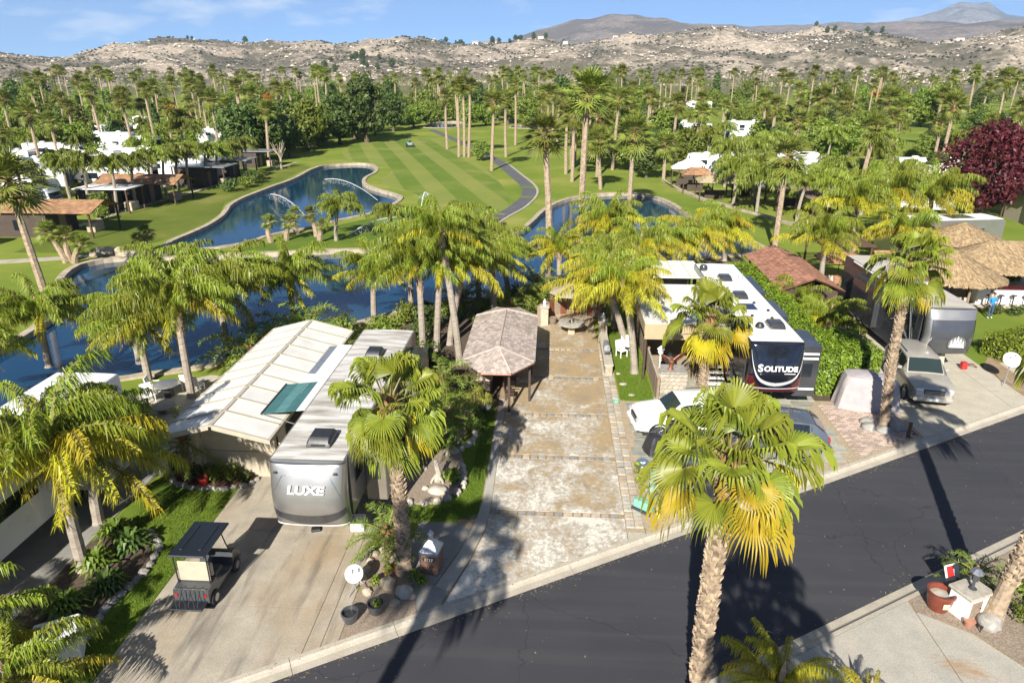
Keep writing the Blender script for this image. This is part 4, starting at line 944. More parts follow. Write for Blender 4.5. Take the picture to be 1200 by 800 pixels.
# ------------------------------------------------------------------ builders for vehicles and structures
def rv(name, label, loc, rz=0, L=12, W=2.5, H=3.85, side='rvwhite', cap='silver', lower='taupe', roof='membrane', style='', group=None, nose=True, full=True, cat='trailer'):
    """fifth-wheel trailer: the nose looks to -y, origin on the ground under the nose"""
    t = thing(name, label, cat, loc, rz, group); hw = W / 2; dep = .62
    def yoff(z): f = (z - 1.45) / (H - 1.45); return .42 * max(0, f - .45) ** 1.4 / .43 + .30 * max(0, .35 - f) ** 1.3 / .25
    def cp(a, z, o=0):
        sx = math.sin(a); cx = math.cos(a); e = .62
        x = (hw + o) * (1 if sx >= 0 else -1) * abs(sx) ** e; y = dep * (1 - max(0, cx) ** e) + yoff(z) * (1 - .5 * abs(sx) ** 3) - o
        return (x, y, z)
    y0 = dep + .3
    b = MB()
    prof = [(y0, 1.5), (y0 + 2.1, 1.5), (y0 + 2.5, .55), (L, .55), (L, H - .08), (L - .1, H), (y0, H)] if nose else [(.4, .55), (L, .55), (L, H - .08), (L - .1, H), (.55, H), (.4, H - .2)]
    b.sweep(prof, -hw, hw); b.build('body', MAT[side], t)
    if full:
        m = MB(); m.box((0, (y0 + 2.6 + L) / 2, .84), (W + .012, L - y0 - 2.62, .56)); m.build('lower_skirt', MAT[lower], t)
        for sx in (-1, 1):
            m = MB(); m.box((sx * (hw + .004), (L + 4) / 2, 1.75), (.01, L - 4.2, .10)); m.box((sx * (hw + .004), (L + 4) / 2, 1.6), (.01, L - 4.2, .05)); m.build('side_stripe', MAT[cap], t)
    if nose:
        c = MB(); zs = [1.42 + (H - 1.42) * i / 14 for i in range(15)]; A = [rad(-90 + 180 * k / 22) for k in range(23)]; V = []; F = []
        for z in zs:
            for a in A: V.append(cp(a, z))
        for i in range(14):
            for k in range(22): q = i * 23 + k; F.append((q, q + 1, q + 24, q + 23))
        n = len(V); V += [(-hw, y0 + .02, zz) for zz in (1.42, H)] + [(hw, y0 + .02, zz) for zz in (1.42, H)]
        F += [tuple([n] + list(range(0, 23)) + [n + 2])[::-1], tuple([n + 1] + list(range(14 * 23, 15 * 23)) + [n + 3])]
        c.add(V, F); capo = c.build('front_cap', MAT[cap], t, 2)
        def patch(nm, mat, lo, hi, a0, a1, o=.008, na=20, nz=8, par=None):
            V = []; F = []
            for i in range(na + 1):
                a = rad(lerp(a0, a1, i / na)); l, h = lo(a), hi(a)
                for j in range(nz + 1): V.append(cp(a, lerp(l, h, j / nz), o))
            for i in range(na):
                for j in range(nz): q = i * (nz + 1) + j; F.append((q, q + nz + 1, q + nz + 2, q + 1))
            m = MB(); m.add(V, F); return m.build(nm, mat, par or capo, 2)
        t['_'] = 0; del t['_']
        rv.patch = patch; rv.cap = capo; rv.cp = cp
        for sx in (-1, 1):
            m = MB(); m.box((sx * .75, 2.6, .72), (.12, .12, 1.3)); m.box((sx * .75, 2.6, .06), (.28, .28, .05)); m.build('landing_leg', MAT['black'], t)
        MB().box((0, 1.2, 1.25), (.5, .5, .35), 0, .05).build('hitch', MAT['black'], t)
    m = MB(); n = 10
    for i in range(n):
        pass
    xs = [-hw + .06 + (W - .12) * k / 6 for k in range(7)]; yy = [.62 if nose else .6, L - .12]
    V = [(x, y, H + .012 + .035 * (1 - (x / hw) ** 2)) for y in yy for x in xs]; m.add(V, [(k, k + 1, k + 8, k + 7) for k in range(6)]); m.box((0, (yy[0] + yy[1]) / 2, H - .02), (W - .12, yy[1] - yy[0], .06)); rf = m.build('roof', MAT[roof], t, True)
    rv.roof = rf
    if full:
        for y in (L - 3.9, L - 3.0):
            for sx in (-1, 1):
                w = MB(); M = Matrix.Rotation(rad(90), 4, 'Y'); q = MB().lathe([(.0, -.12), (.30, -.12), (.37, -.09), (.38, 0), (.37, .09), (.30, .12), (.0, .12)], 18); w.join(q, M)
                wo = w.build('wheel', MAT['rubber'], t, True, (sx * (hw - .10), y, .38)); MB().join(MB().lathe([(.0, -.13), (.2, -.13), (.2, .13), (.0, .13)], 12), M).build('rim', MAT['alloy'], wo)
    return t
def slide(t, sx, W, y0, y1, d, z0, z1, mat, rmat, win=True, name='slide_out'):
    hw = W / 2; o = MB().box((sx * (hw + d / 2), (y0 + y1) / 2, (z0 + z1) / 2), (d, y1 - y0, z1 - z0), 0, .02).build(name, MAT[mat], t)
    MB().box((sx * (hw + d / 2), (y0 + y1) / 2, z1 + .025), (d + .06, y1 - y0 + .06, .04)).build('slide_roof', MAT[rmat], o)
    if win:
        MB().box((sx * (hw + d + .004), (y0 + y1) / 2, (z0 + z1) / 2 + .2), (.02, (y1 - y0) * .5, .6), 0, .008).build('window', MAT['glass'], o)
        if d > .4: MB().box((sx * (hw + d / 2), y0 - .006, (z0 + z1) / 2 + .1), (d * .45, .02, .7), 0, .008).build('window', MAT['glass'], o)
    return o
def side_windows(t, sx, W, spec):
    for y, wd, z, h in spec:
        f = MB().box((sx * (W / 2 + .006), y, z), (.02, wd + .08, h + .08), 0, .006).build('window', MAT['black'], t)
        MB().box((sx * (W / 2 + .014), y, z), (.016, wd, h), 0, .006).build('pane', MAT['glass'], f)
def roof_ac(t, x, y, z, mat='black', L=.95, W=.68, H=.3):
    m = MB(); V = []; F = []
    prof = [(-L / 2, 0), (-L / 2 + .05, H * .55), (-L / 2 + .22, H), (L / 2 - .18, H), (L / 2 - .03, H * .6), (L / 2, 0)]
    for k, s in ((-1, 1), (-.82, 1), (.82, 1), (1, 1)):
        for y_, z_ in prof: V.append((k * W / 2, y_, z_ * (1 if abs(k) < .9 else .6)))
    n = len(prof)
    for i in range(3):
        for j in range(n - 1): q = i * n + j; F.append((q, q + 1, q + n + 1, q + n))
    F += [tuple(range(n)), tuple(reversed(range(3 * n, 4 * n)))]
    m.add(V, F); o = m.build('air_conditioner', MAT[mat], t, True, (x, y, z))
    MB().box((0, -L / 2 + .03, H * .28), (W * .6, .03, H * .25)).build('grille', MAT['rubber'], o); return o
def roof_vent(t, x, y, z, mat='charcoal', s=.4, h=.1):
    return MB().box((0, 0, h / 2), (s, s, h), 0, .03).build('roof_vent', MAT[mat], t, False, (x, y, z))
def solar(t, x, y, z, wx=.7, wy=1.3):
    o = MB().box((0, 0, .03), (wx, wy, .035), 0, .004).build('solar_panel', MAT['steel'], t, False, (x, y, z)); MB().box((0, 0, .05), (wx - .05, wy - .05, .008)).build('cells', MAT['solar'], o); return o

def car(name, label, loc, rz, paint, L=4.8, W=1.9, H=1.75, hood=1.05, hl=1.25, rear=.35, ws=.75, group=None, cat='car', suv=True):
    """car facing -y: origin on the ground at the centre"""
    t = thing(name, label, cat, loc, rz, group); hw = W / 2; y0, y1 = -L / 2, L / 2; zb = .32; belt = hood + .06
    # stations along the car: (y, bottom, belt z, top z, belt half width, top half width)
    S = [(y0, .42, hood - .32, hood - .30, hw * .80, hw * .68), (y0 + .10, .36, hood - .14, hood - .10, hw * .90, hw * .78), (y0 + .35, zb, hood - .05, hood - .015, hw * .97, hw * .82), (y0 + hl * .6, zb, hood + .0, hood + .04, hw, hw * .84), (y0 + hl, zb, belt, hood + .075, hw, hw * .84),
         (y0 + hl + ws, zb, belt + .02, H - .06, hw, hw * .74), (y0 + hl + ws + .35, zb, belt + .03, H, hw, hw * .745), (0.35, zb, belt + .05, H + .015, hw, hw * .745), (y1 - rear - .75, zb, belt + .07, H, hw, hw * .74), (y1 - rear - .2, zb, belt + .08, H - .06, hw, hw * .72), (y1 - .14, zb + .02, belt + .02, belt + .10, hw * .96, hw * .78), (y1 - .03, .38, belt - .12, belt - .10, hw * .92, hw * .8), (y1, .45, belt - .35, belt - .33, hw * .86, hw * .75)]
    def ring(s):
        y, b, bz, tz, w1, w2 = s
        half = [(w1 * .86, b), (w1 * .98, b + .10), (w1 * 1.0, lerp(b, bz, .55)), (w1 * .985, bz), (lerp(w1 * .985, w2, .9), lerp(bz, tz, .92)), (w2 * .82, tz + .012), (w2 * .4, tz + .03), (0, tz + .035)]
        return [(x, y, z) for x, z in half]
    V = []; F = []; n = 8
    for s in S:
        r = ring(s); V += r + [(-x, y, z) for x, y, z in reversed(r[:-1])]
    k = 15
    for i in range(len(S) - 1):
        for j in range(k - 1): q = i * k + j; F.append((q, q + 1, q + k + 1, q + k))
    F.append(tuple(reversed(range(k)))); F.append(tuple((len(S) - 1) * k + j for j in range(k)))
    m = MB(); m.add(V, F); body = m.build('body', MAT[paint], t, True)
    def sidepanel(sx, ya, yb, f0, f1, o=.008):
        """patch between belt and roof on the side"""
        def at(y, f):
            for a, b in zip(S[:-1], S[1:]):
                if a[0] <= y <= b[0]:
                    u = (y - a[0]) / (b[0] - a[0]); s = [lerp(p, q, u) for p, q in zip(a, b)]; break
            r = ring(s); p, q = r[3], r[4]; return (sx * (lerp(p[0], q[0], f) + o), y, lerp(p[2], q[2], f) + .002)
        ys = [lerp(ya, yb, i / 4) for i in range(5)]; m = MB(); V = [at(y, f) for y in ys for f in (f0, f1)]
        F = [(2 * i, 2 * i + 2, 2 * i + 3, 2 * i + 1) if sx > 0 else (2 * i, 2 * i + 1, 2 * i + 3, 2 * i + 2) for i in range(4)]; m.add(V, F); return m
    yw = y0 + hl + ws
    for sx in (-1, 1):
        for ya, yb in ((yw - .12, yw + .85), (yw + .93, yw + 1.75)): sidepanel(sx, ya, yb, .10, .90).build('side_window', MAT['glass'], t)
        if suv: sidepanel(sx, yw + 1.83, y1 - rear - .3, .12, .88).build('side_window', MAT['glass'], t)
        # wheels, arches, mirrors, lamps
        for wy in (y0 + .92, y1 - .95):
            M = Matrix.Rotation(rad(90), 4, 'Y'); wh = MB().join(MB().lathe([(.0, -.11), (.27, -.115), (.35, -.09), (.365, 0), (.35, .09), (.27, .115), (0, .11)], 20), M).build('wheel', MAT['rubber'], t, True, (sx * (hw - .10), wy, .365))
            rm = MB(); rm.join(MB().lathe([(.0, -.118), (.06, -.122), (.06, .122), (0, .118)], 10), M)
            for q in range(6):
                a = q * math.pi / 3; rm.box((sx * .112, math.cos(a) * .13, math.sin(a) * .13), (.02, .05, .23), M=Matrix.Translation((sx * .112, 0, 0)) @ Matrix.Rotation(a, 4, 'X') @ Matrix.Translation((0, 0, .13)))
            rm.join(MB().lathe([(.225, -.119), (.26, -.119), (.26, .119), (.225, .119)], 18), M); rm.build('rim', MAT['alloy'], wh)
            ar = MB(); P = []
            for q in range(9): a = math.pi * q / 8; P.append((sx * (hw + .002), wy + math.cos(a) * .43, .36 + math.sin(a) * .43))
            for q in range(8): ar.box((0, 0, 0), (.05, .2, .075), M=Matrix.Translation((Vector(P[q]) + Vector(P[q + 1])) / 2) @ Matrix.Rotation(math.pi * (q + .5) / 8 + math.pi / 2, 4, 'X'))
            ar.build('wheel_arch', MAT['black'], t)
            MB().join(MB().lathe([(0, -.10), (.40, -.10), (.40, .10), (0, .10)], 16), M).build('wheel_well', MAT['rubber'], t, False, (sx * (hw - .112), wy, .375))
        MB().box((0, 0, 0), (.22, .10, .16), 0, .03).build('mirror', MAT[paint], t, False, (sx * (hw + .09), yw - .1, belt + .10))
        hl_ = MB(); hl_.box((sx * hw * .66, y0 + .05, hood - .23), (hw * .36, .2, .19), 0, .04); hl_.build('headlight', MAT['lamp'], t)
        tl = MB(); tl.box((sx * hw * .80, y1 - .07, belt - .16), (hw * .24, .16, .24), 0, .03); tl.build('tail_light', MAT['redlamp'], t)
        for yd in (yw + .9, yw + 1.8): MB().box((sx * (hw + .0), yd, .78), (.012, .014, .72)).build('door_gap', MAT['black'], t)
        for yd in (yw + .72, yw + 1.6): MB().box((sx * (hw + .012), yd, belt - .10), (.03, .16, .035), 0, .01).build('door_handle', MAT[paint], t)
    def glasspatch(i, j, a, b, nm, mat, o):
        r1, r2 = ring(S[i]), ring(S[j]); m = MB(); V = []
        for u in (a, b):
            for w_ in (-1, -.5, 0, .5, 1):
                p = Vector(r1[5]).lerp(Vector(r2[5]), u); q = Vector(r1[7]).lerp(Vector(r2[7]), u); x = abs(w_)
                c = q.lerp(p, x); V.append((c.x * (1 if w_ > 0 else -1) * 1.17, c.y + o[1], c.z + o[2]))
        m.add(V, [(k, k + 1, k + 6, k + 5) for k in range(4)]); return m.build(nm, mat, t, True)
    glasspatch(4, 5, .05, .97, 'windshield', MAT['windshield'], (0, -.012, .018)); glasspatch(10, 9, .15, .92, 'rear_window', MAT['glass'], (0, .014, .018))
    gr = MB(); gr.box((0, y0 + .01, hood - .28), (W * .46, .09, .25), 0, .02); g_ = gr.build('grille', MAT['black'], t)
    for q in range(3): MB().box((0, y0 - .04, hood - .35 + q * .07), (W * .44, .012, .022)).build('grille_bar', MAT['alloy'], g_)
    for yy, nm in ((y0 + .0, 'front_bumper'), (y1 - .0, 'rear_bumper')): MB().box((0, yy, .52), (W * .9, .26, .24), 0, .08).build(nm, MAT[paint], t)
    for yy in (y0 - .14, y1 + .14): MB().box((0, yy, .56), (.36, .012, .14)).build('number_plate', MAT['white'], t)
    MB().box((0, 0, .3), (W * .86, L * .9, .16)).build('underbody', MAT['rubber'], t)
    if suv:
        for sx in (-1, 1): MB().tube([(sx * hw * .68, yw + .5, H + .06), (sx * hw * .68, y1 - rear - .9, H + .06)], .018, 6).build('roof_rail', MAT['black'], t)
    return t

def tab_face(m, pts, e, wd, lift=.02, jit=.0, seed=1, over=.05, rag=0):
    """cover one planar roof face (first edge = eave) with overlapping tabs"""
    rr = random.Random(seed); A, B = Vector(pts[0]), Vector(pts[1]); u = (B - A).normalized(); n = u.cross(Vector(pts[2]) - A).normalized()
    if n.z < 0: n = -n
    v = n.cross(u); 
    if v.z < 0: v = -v
    P = [((Vector(p) - A).dot(u), (Vector(p) - A).dot(v)) for p in pts]; vm = max(p[1] for p in P); j = 0; vv = 0
    while vv < vm - .02:
        mid = min(vm - .01, vv + e * .5); xs = []
        for i in range(len(P)):
            a, b = P[i], P[(i + 1) % len(P)]
            if (a[1] > mid) != (b[1] > mid): xs.append(a[0] + (b[0] - a[0]) * (mid - a[1]) / (b[1] - a[1]))
        if len(xs) >= 2:
            x0, x1 = min(xs), max(xs); x = x0 - (wd * .5 if j % 2 else 0)
            while x < x1:
                a, b = max(x, x0), min(x + wd, x1)
                if b - a > .01:
                    lo = vv - over - rr.uniform(0, rag); hi = min(vm, vv + e + .02); l2 = lift * rr.uniform(.7, 1.3); k = .006
                    Q = [A + u * (a + k) + v * lo + n * l2, A + u * (b - k) + v * (lo + rr.uniform(-rag, rag) * .5) + n * l2, A + u * (b - k) + v * hi + n * .006, A + u * (a + k) + v * hi + n * .006, A + u * (a + k) + v * lo - n * .012, A + u * (b - k) + v * lo - n * .012]
                    m.add(Q, [(0, 1, 2, 3), (4, 5, 1, 0)])
                x += wd
        vv += e; j += 1
def hip_faces(poly, zs, apexes, ze):
    """poly eave points, apex index per point -> faces"""
    n = len(poly); F = []
    for i in range(n):
        a, b = poly[i], poly[(i + 1) % n]; p, q = apexes[i], apexes[(i + 1) % n]
        f = [(a[0], a[1], ze), (b[0], b[1], ze)]
        f.append(q); 
        if p != q: f.append(p)
        F.append(f)
    return F
def roof_of(t, faces, mat, e, wd, name='shingles', lift=.02, rag=0, over=.05, base=None, seed=1):
    m = MB()
    for f in faces: m.add(f, [tuple(range(len(f)))])
    for f in faces: m.add([(x, y, z - .06) for x, y, z in f], [tuple(reversed(range(len(f))))])
    ro = m.build('roof', base or mat, t)
    m = MB()
    for i, f in enumerate(faces): tab_face(m, f, e, wd, lift, seed=seed + i, rag=rag, over=over)
    stuff(m.build(name, mat, ro)); return ro
def palapa(label, x, y, r, ze, zp, seed, sy=1.0, posts=6, ridge=0, group='thatched palapas of the right-hand lots'):
    t = thing('palapa', label, 'palapa', (x, y, 0), 0, group); n = 18
    poly = [(r * math.cos(2 * math.pi * k / n) + (ridge if math.cos(2 * math.pi * k / n) >= 0 else -ridge), r * sy * math.sin(2 * math.pi * k / n)) for k in range(n)]
    ap = [((ridge if math.cos(2 * math.pi * k / n) >= 0 else -ridge), 0, zp) for k in range(n)]
    roof_of(t, hip_faces(poly, None, ap, ze), MAT['thatch'], .26, .13, 'thatch', .05, .10, .12, seed=seed)
    for k in range(posts):
        a = 2 * math.pi * (k + .5) / posts; MB().tube([(r * .8 * math.cos(a) + (ridge if math.cos(a) > 0 else -ridge), r * sy * .8 * math.sin(a), 0), (r * .8 * math.cos(a) + (ridge if math.cos(a) > 0 else -ridge), r * sy * .8 * math.sin(a), ze + .25)], [.09, .08], 8).build('post', MAT['wood'], t)
    return t
def parasol(label, x, y, r, ze, zp, mat, tiers=1, n=8, group=None, rz=0.2):
    t = thing('parasol', label, 'umbrella', (x, y, 0), rz, group)
    MB().tube([(0, 0, 0), (0, 0, zp)], .03, 8).build('pole', MAT['wood_dark'], t); MB().lathe([(.3, 0), (.3, .06), (.05, .1)], 12).build('base', MAT['stone_grey'], t)
    m = MB(); V = []; F = []
    rings = [(r, ze), (r * .99, ze + .06), (r * .62, lerp(ze, zp, .45)), (r * .28, lerp(ze, zp, .80))] if tiers == 2 else [(r, ze - .1), (r, ze), (r * .6, lerp(ze, zp, .5)), (.03, zp)]
    for q, z in rings:
        for k in range(n * 2): a = math.pi * k / n; s = q * (1 if k % 2 == 0 else math.cos(math.pi / n) * .97); V.append((s * math.cos(a), s * math.sin(a), z))
    for i in range(len(rings) - 1):
        for k in range(n * 2): k2 = (k + 1) % (n * 2); F.append((i * 2 * n + k, i * 2 * n + k2, (i + 1) * 2 * n + k2, (i + 1) * 2 * n + k))
    m.add(V, F); c = m.build('canopy', mat, t)
    if tiers == 2:
        m = MB(); m.lathe([(r * .40, lerp(ze, zp, .77)), (r * .40, lerp(ze, zp, .79)), (.02, zp + .03)], n); m.build('vent_cap', mat, c)
    for k in range(n): a = 2 * math.pi * k / n; MB().tube([(0, 0, lerp(ze, zp, .95)), (r * math.cos(a), r * math.sin(a), ze - .01)], .012, 4).build('rib', MAT['wood_dark'], t)
    return t
def gable(t, x0, x1, y0, y1, ze, zr, mat, along='y', e=.3, wd=.35):
    xm, ym = (x0 + x1) / 2, (y0 + y1) / 2
    if along == 'y': F = [[(x0, y1, ze), (x0, y0, ze), (xm, y0, zr), (xm, y1, zr)], [(x1, y0, ze), (x1, y1, ze), (xm, y1, zr), (xm, y0, zr)]]
    else: F = [[(x0, y0, ze), (x1, y0, ze), (x1, ym, zr), (x0, ym, zr)], [(x1, y1, ze), (x0, y1, ze), (x0, ym, zr), (x1, ym, zr)]]
    return roof_of(t, F, mat, e, wd, 'tiles', .03)
def chair(label, x, y, rz, mat='white', group=None):
    t = thing('patio_chair', label, 'chair', (x, y, 0), rz, group)
    MB().box((0, 0, .42), (.52, .5, .05), 0, .015).build('seat', MAT[mat], t)
    m = MB(); m.box((0, 0, 0), (.52, .05, .55), M=Matrix.Translation((0, .26, .7)) @ Matrix.Rotation(rad(-12), 4, 'X')); m.build('backrest', MAT[mat], t)
    for sx in (-1, 1):
        for sy in (-1, 1): MB().box((sx * .23, sy * .21, .2), (.05, .05, .4)).build('leg', MAT[mat], t)
        MB().box((sx * .27, 0, .62), (.06, .5, .04), 0, .01).build('armrest', MAT[mat], t)
    return t
def round_table(label, x, y, r, h, mat, base, group=None):
    t = thing('round_table', label, 'table', (x, y, 0), 0, group)
    MB().lathe([(r * .96, h - .07), (r, h - .05), (r, h - .01), (r * .97, h)], 28).build('table_top', MAT[mat], t, True); MB().box((0, 0, (h - .07) / 2), (.42, .42, h - .08), 0, .03).build('pedestal', MAT[base], t); return t
def pot(label, x, y, r, h, mat, fill='soil', group=None, plant=None):
    t = thing('flower_pot', label, 'flower pot', (x, y, .03), 0, group)
    MB().lathe([(r * .7, 0), (r * .92, h * .45), (r, h * .85), (r * 1.08, h * .87), (r * 1.08, h), (r * .92, h), (r * .86, h * .7), (0, h * .68)], 20).build('pot', MAT[mat], t, True)
    MB().lathe([(r * .87, h * .72), (r * .5, h * .76), (0, h * .75)], 14).build('soil', MAT[fill], t)  # soil in most pots; a black fill paints an empty pot's dark inside
    if plant:
        m = MB(); rr = random.Random(int(x * 10)); leaf_cloud(m, (.03, .02, h * .95), (r * .5, r * .5, h * .3), 40, .07, rr); m.build('plant', MAT[plant], t)
    return t
def dish(label, x, y, h, az, r=.38):
    t = thing('satellite_dish', label, 'satellite dish', (x, y, .02), az)
    MB().tube([(0, 0, .0), (0, 0, h)], .025, 8).build('mast', MAT['steel'], t)
    for k in range(3): a = k * 2.094; MB().tube([(0, 0, .35), (math.cos(a) * .42, math.sin(a) * .42, 0)], .014, 6).build('tripod_leg', MAT['steel'], t)
    m = MB(); q = MB().lathe([(0, 0), (r * .35, .015), (r * .7, .06), (r, .13), (r * .98, .145), (r * .68, .075), (r * .35, .03), (0, .018)], 24); m.join(q, Matrix.Translation((0, 0, h)) @ Matrix.Rotation(rad(48), 4, 'X')); d = m.build('reflector', MAT['white'], t, True)
    m = MB(); D = Matrix.Translation((0, 0, h)) @ Matrix.Rotation(rad(48), 4, 'X'); m.tube([D @ Vector((0, r * .95, .12)), D @ Vector((0, r * .2, .5))], .012, 5); m.box(D @ Vector((0, r * .2, .5)), (.07, .07, .12)); m.build('feed_arm', MAT['steel'], d)
    return t
def stone_ring(label, pts, mat, sz=(.34, .24, .22), group='rock borders of the planting beds', seed=1, name='stone_border'):
    t = thing(name, label, 'rock border', (0, 0, 0), 0, group); rr = random.Random(seed)
    base = [MB().rock((0, 0, 0), (.5, .5, .5), seed + i, 8, 5).mesh('stone', mat) for i in range(4)]
    for a, b in zip(pts[:-1], pts[1:]):
        a, b = Vector(a), Vector(b); L = (b - a).length; n = max(1, int(L / (sz[0] * .92))); ang = math.atan2(b.y - a.y, b.x - a.x)
        for i in range(n):
            p = a.lerp(b, (i + .5) / n); o = obj('stone', rr.choice(base), t, (p.x + rr.uniform(-.03, .03), p.y + rr.uniform(-.03, .03), sz[2] * .28), ang + rr.uniform(-.2, .2)); o.scale = (sz[0] * rr.uniform(.9, 1.25), sz[1] * rr.uniform(.85, 1.25), sz[2] * rr.uniform(.8, 1.25))
    return t
def boulder(label, x, y, r, mat='stone_tan', seed=1, group=None):
    return tag(MB().rock((0, 0, 0), r, seed, 14, 9).build('boulder', MAT[mat], None, 2, (x, y, r[2] * .45)), label, 'boulder', group)
# ------------------------------------------------------------------ trailers of the near lots
LX = rv('fifth_wheel_trailer', 'silver fifth-wheel trailer with weathered roof, nose over the left driveway', (-7.72, 18.1, 0), 0, 12.5, 2.5, 3.8, 'taupe', 'silver', 'silver', 'membrane')
cp, patch, capo = rv.cp, rv.patch, rv.cap
MAT['old_roof'] = pm('dirty_roof_membrane', (.60, .58, .54), (.28, .25, .21), 1.3, .75, .15, 9, stretch=(.45, 2.6, 1), lo=.40, hi=.66)
rv.roof.data.materials[0] = MAT['old_roof']
patch('chevron', MAT['charcoal'], lambda a: 1.52 + .40 * abs(a), lambda a: 1.98 + .20 * abs(a), -72, 72)
patch('chin', MAT['rvwhite'], lambda a: 1.43, lambda a: 1.50 + .02 * abs(a), -75, 75)
patch('roof_edge', MAT['charcoal'], lambda a: 3.72, lambda a: 3.79, -86, 86, .012, 20, 2)
m = MB(); m.tube([Vector(cp(rad(a), z, .012)) for a, z in ((-52, 2.7), (-40, 3.05), (-27, 3.38), (-10, 3.42), (10, 3.42), (27, 3.38), (40, 3.05), (52, 2.7))], .022, 6); m.build('badge_frame', MAT['alloy'], capo, True)
text_part('lettering', 'LUXE', .40, MAT['lettering'], capo, (0.02, cp(0, 2.95)[1] - .06, 2.98), (rad(80), 0, 0), .15, .012, 1.25)
for sx in (-1, 1): MB().box((sx * .98, cp(rad(55), 3.5)[1] - .12, 3.48), (.12, .1, .06), 0, .02).build('marker_lamp', MAT['black'], capo)
roof_ac(LX, .15, 1.75, 3.84, 'black', 1.0, .8, .3); roof_ac(LX, .1, 9.2, 3.84, 'black')
for x, y in ((.2, 4.6), (.55, 4.55)): MB().lathe([(.1, 0), (.1, .1), (.03, .14), (0, .14)], 12).build('roof_vent', MAT['rvwhite'], LX, True, (x, y, 3.83))
roof_vent(LX, -.2, 6.3, 3.84, 'membrane', .45); roof_vent(LX, .3, 7.7, 3.84, 'membrane', .45)
slide(LX, -1, 2.5, 6.2, 11.4, .95, .9, 3.35, 'rvwhite', 'membrane'); slide(LX, 1, 2.5, 2.6, 5.2, .75, .95, 3.2, 'taupe', 'charcoal'); slide(LX, 1, 2.5, 8.4, 11.4, .8, .9, 3.3, 'taupe', 'charcoal')
side_windows(LX, 1, 2.5, [(1.9, .8, 2.7, .5), (6.6, 1.0, 2.4, .7)])
for x, m_ in ((.95, 'rvwhite'),): tag(MB().box((0, 0, .24), (.48, .5, .46), 0, .03).build('hitch_locker', MAT[m_], None, False, (-6.75, 20.2, .03), .1), 'pale grey locker box on the driveway by the silver trailer nose', 'box')
tag(MB().box((0, 0, .05), (.34, .28, .1), 0, .03).build('wheel_chock', MAT['black'], None, False, (-8.25, 20.0, .03), .3), 'black block lying on concrete under the silver trailer nose', 'block')
tw = thing('awning', 'teal striped slide awning between the ribbed roof and silver trailer', 'awning', (-9.85, 24.0, 0))
for k, (x0, x1, mm) in enumerate(((-1.05, -.55, 'teal'), (-.55, -.15, 'teal2'), (-.15, .3, 'teal'), (.3, 1.0, 'white'))):
    if mm == 'teal2': MAT['teal2'] = pm('light_teal_fabric', (.09, .22, .22), (.075, .19, .19), 3, .7)
    z0, z1 = 3.28 + (x0 + 1.05) * .12, 3.28 + (x1 + 1.05) * .12
    m = MB(); m.add([(x0, -1.3, z0), (x1, -1.3, z1), (x1, 1.3, z1), (x0, 1.3, z0), (x0, -1.3, z0 - .02), (x1, -1.3, z1 - .02), (x1, 1.3, z1 - .02), (x0, 1.3, z0 - .02)], [(0, 1, 2, 3), (7, 6, 5, 4), (0, 4, 5, 1), (2, 6, 7, 3), (0, 3, 7, 4), (1, 5, 6, 2)]); m.build('fabric_panel', MAT[mm], tw)
MB().tube([(-1.07, -1.32, 3.27), (-1.07, 1.32, 3.27)], .05, 8).build('roller', MAT['black'], tw)
for y in (-1.3, 1.3): MB().tube([(-1.05, y, 3.25), (1.0, y, 2.6)], .025, 6).build('arm', MAT['black'], tw)
# ribbed white pavilion
PV = thing('pavilion', 'open pavilion with ribbed white gable roof beside the silver trailer', 'pavilion', (-12.2, 21.2, 0))
MAT['ribroof'] = pm('white_roof_panel', (.74, .72, .67), (.64, .62, .57), 1.2, .55, .05, 30, rnd=.05); MAT['rib'] = pm('tan_roof_rib', (.44, .39, .30), (.38, .34, .26), 3, .6)
rf = MB().box((0, 5.6, 3.53), (.16, 11.3, .06)).build('roof_ridge', MAT['rib'], PV)
sl = [(-2.05, -.06, 3.0, 3.53), (2.1, .06, 3.0, 3.53)]
for xe, xr, ze, zr in sl:
    for k in range(10):
        y0, y1 = k * 1.115 + .03, k * 1.115 + 1.085
        m = MB(); m.add([(xe, y0, ze), (xr, y0, zr), (xr, y1, zr), (xe, y1, ze)] + [(xe, y0, ze - .09), (xr, y0, zr - .09), (xr, y1, zr - .09), (xe, y1, ze - .09)], [(0, 3, 2, 1) if xe < 0 else (0, 1, 2, 3)[::-1], (4, 5, 6, 7), (0, 1, 5, 4), (1, 2, 6, 5), (2, 3, 7, 6), (3, 0, 4, 7)]); m.build('roof_panel', MAT['ribroof'], PV)
        m = MB(); m.add([(xe, y1 - .02, ze + .05), (xr, y1 - .02, zr + .05), (xr, y1 + .08, zr + .05), (xe, y1 + .08, ze + .05), (xe, y1 - .02, ze - .08), (xr, y1 - .02, zr - .08), (xr, y1 + .08, zr - .08), (xe, y1 + .08, ze - .08)], [(0, 1, 2, 3), (4, 5, 6, 7), (0, 1, 5, 4), (1, 2, 6, 5), (2, 3, 7, 6), (3, 0, 4, 7)]); m.build('roof_rib', MAT['rib'], PV)
    MB().box((xe * 1.01, 5.6, ze - .07), (.10, 11.3, .16)).build('gutter', MAT['rib'], PV)
for y in (.0, 11.22):
    for xe, xr, ze, zr in sl:
        m = MB(); m.add([(xe, y - .04, ze - .16), (xr, y - .04, zr - .16), (xr, y - .04, zr + .03), (xe, y - .04, ze + .03), (xe, y + .025, ze - .16), (xr, y + .025, zr - .16), (xr, y + .025, zr + .03), (xe, y + .025, ze + .03)], [(0, 1, 2, 3), (7, 6, 5, 4), (3, 2, 6, 7), (0, 4, 5, 1)]); m.build('fascia', MAT['rib'], PV)
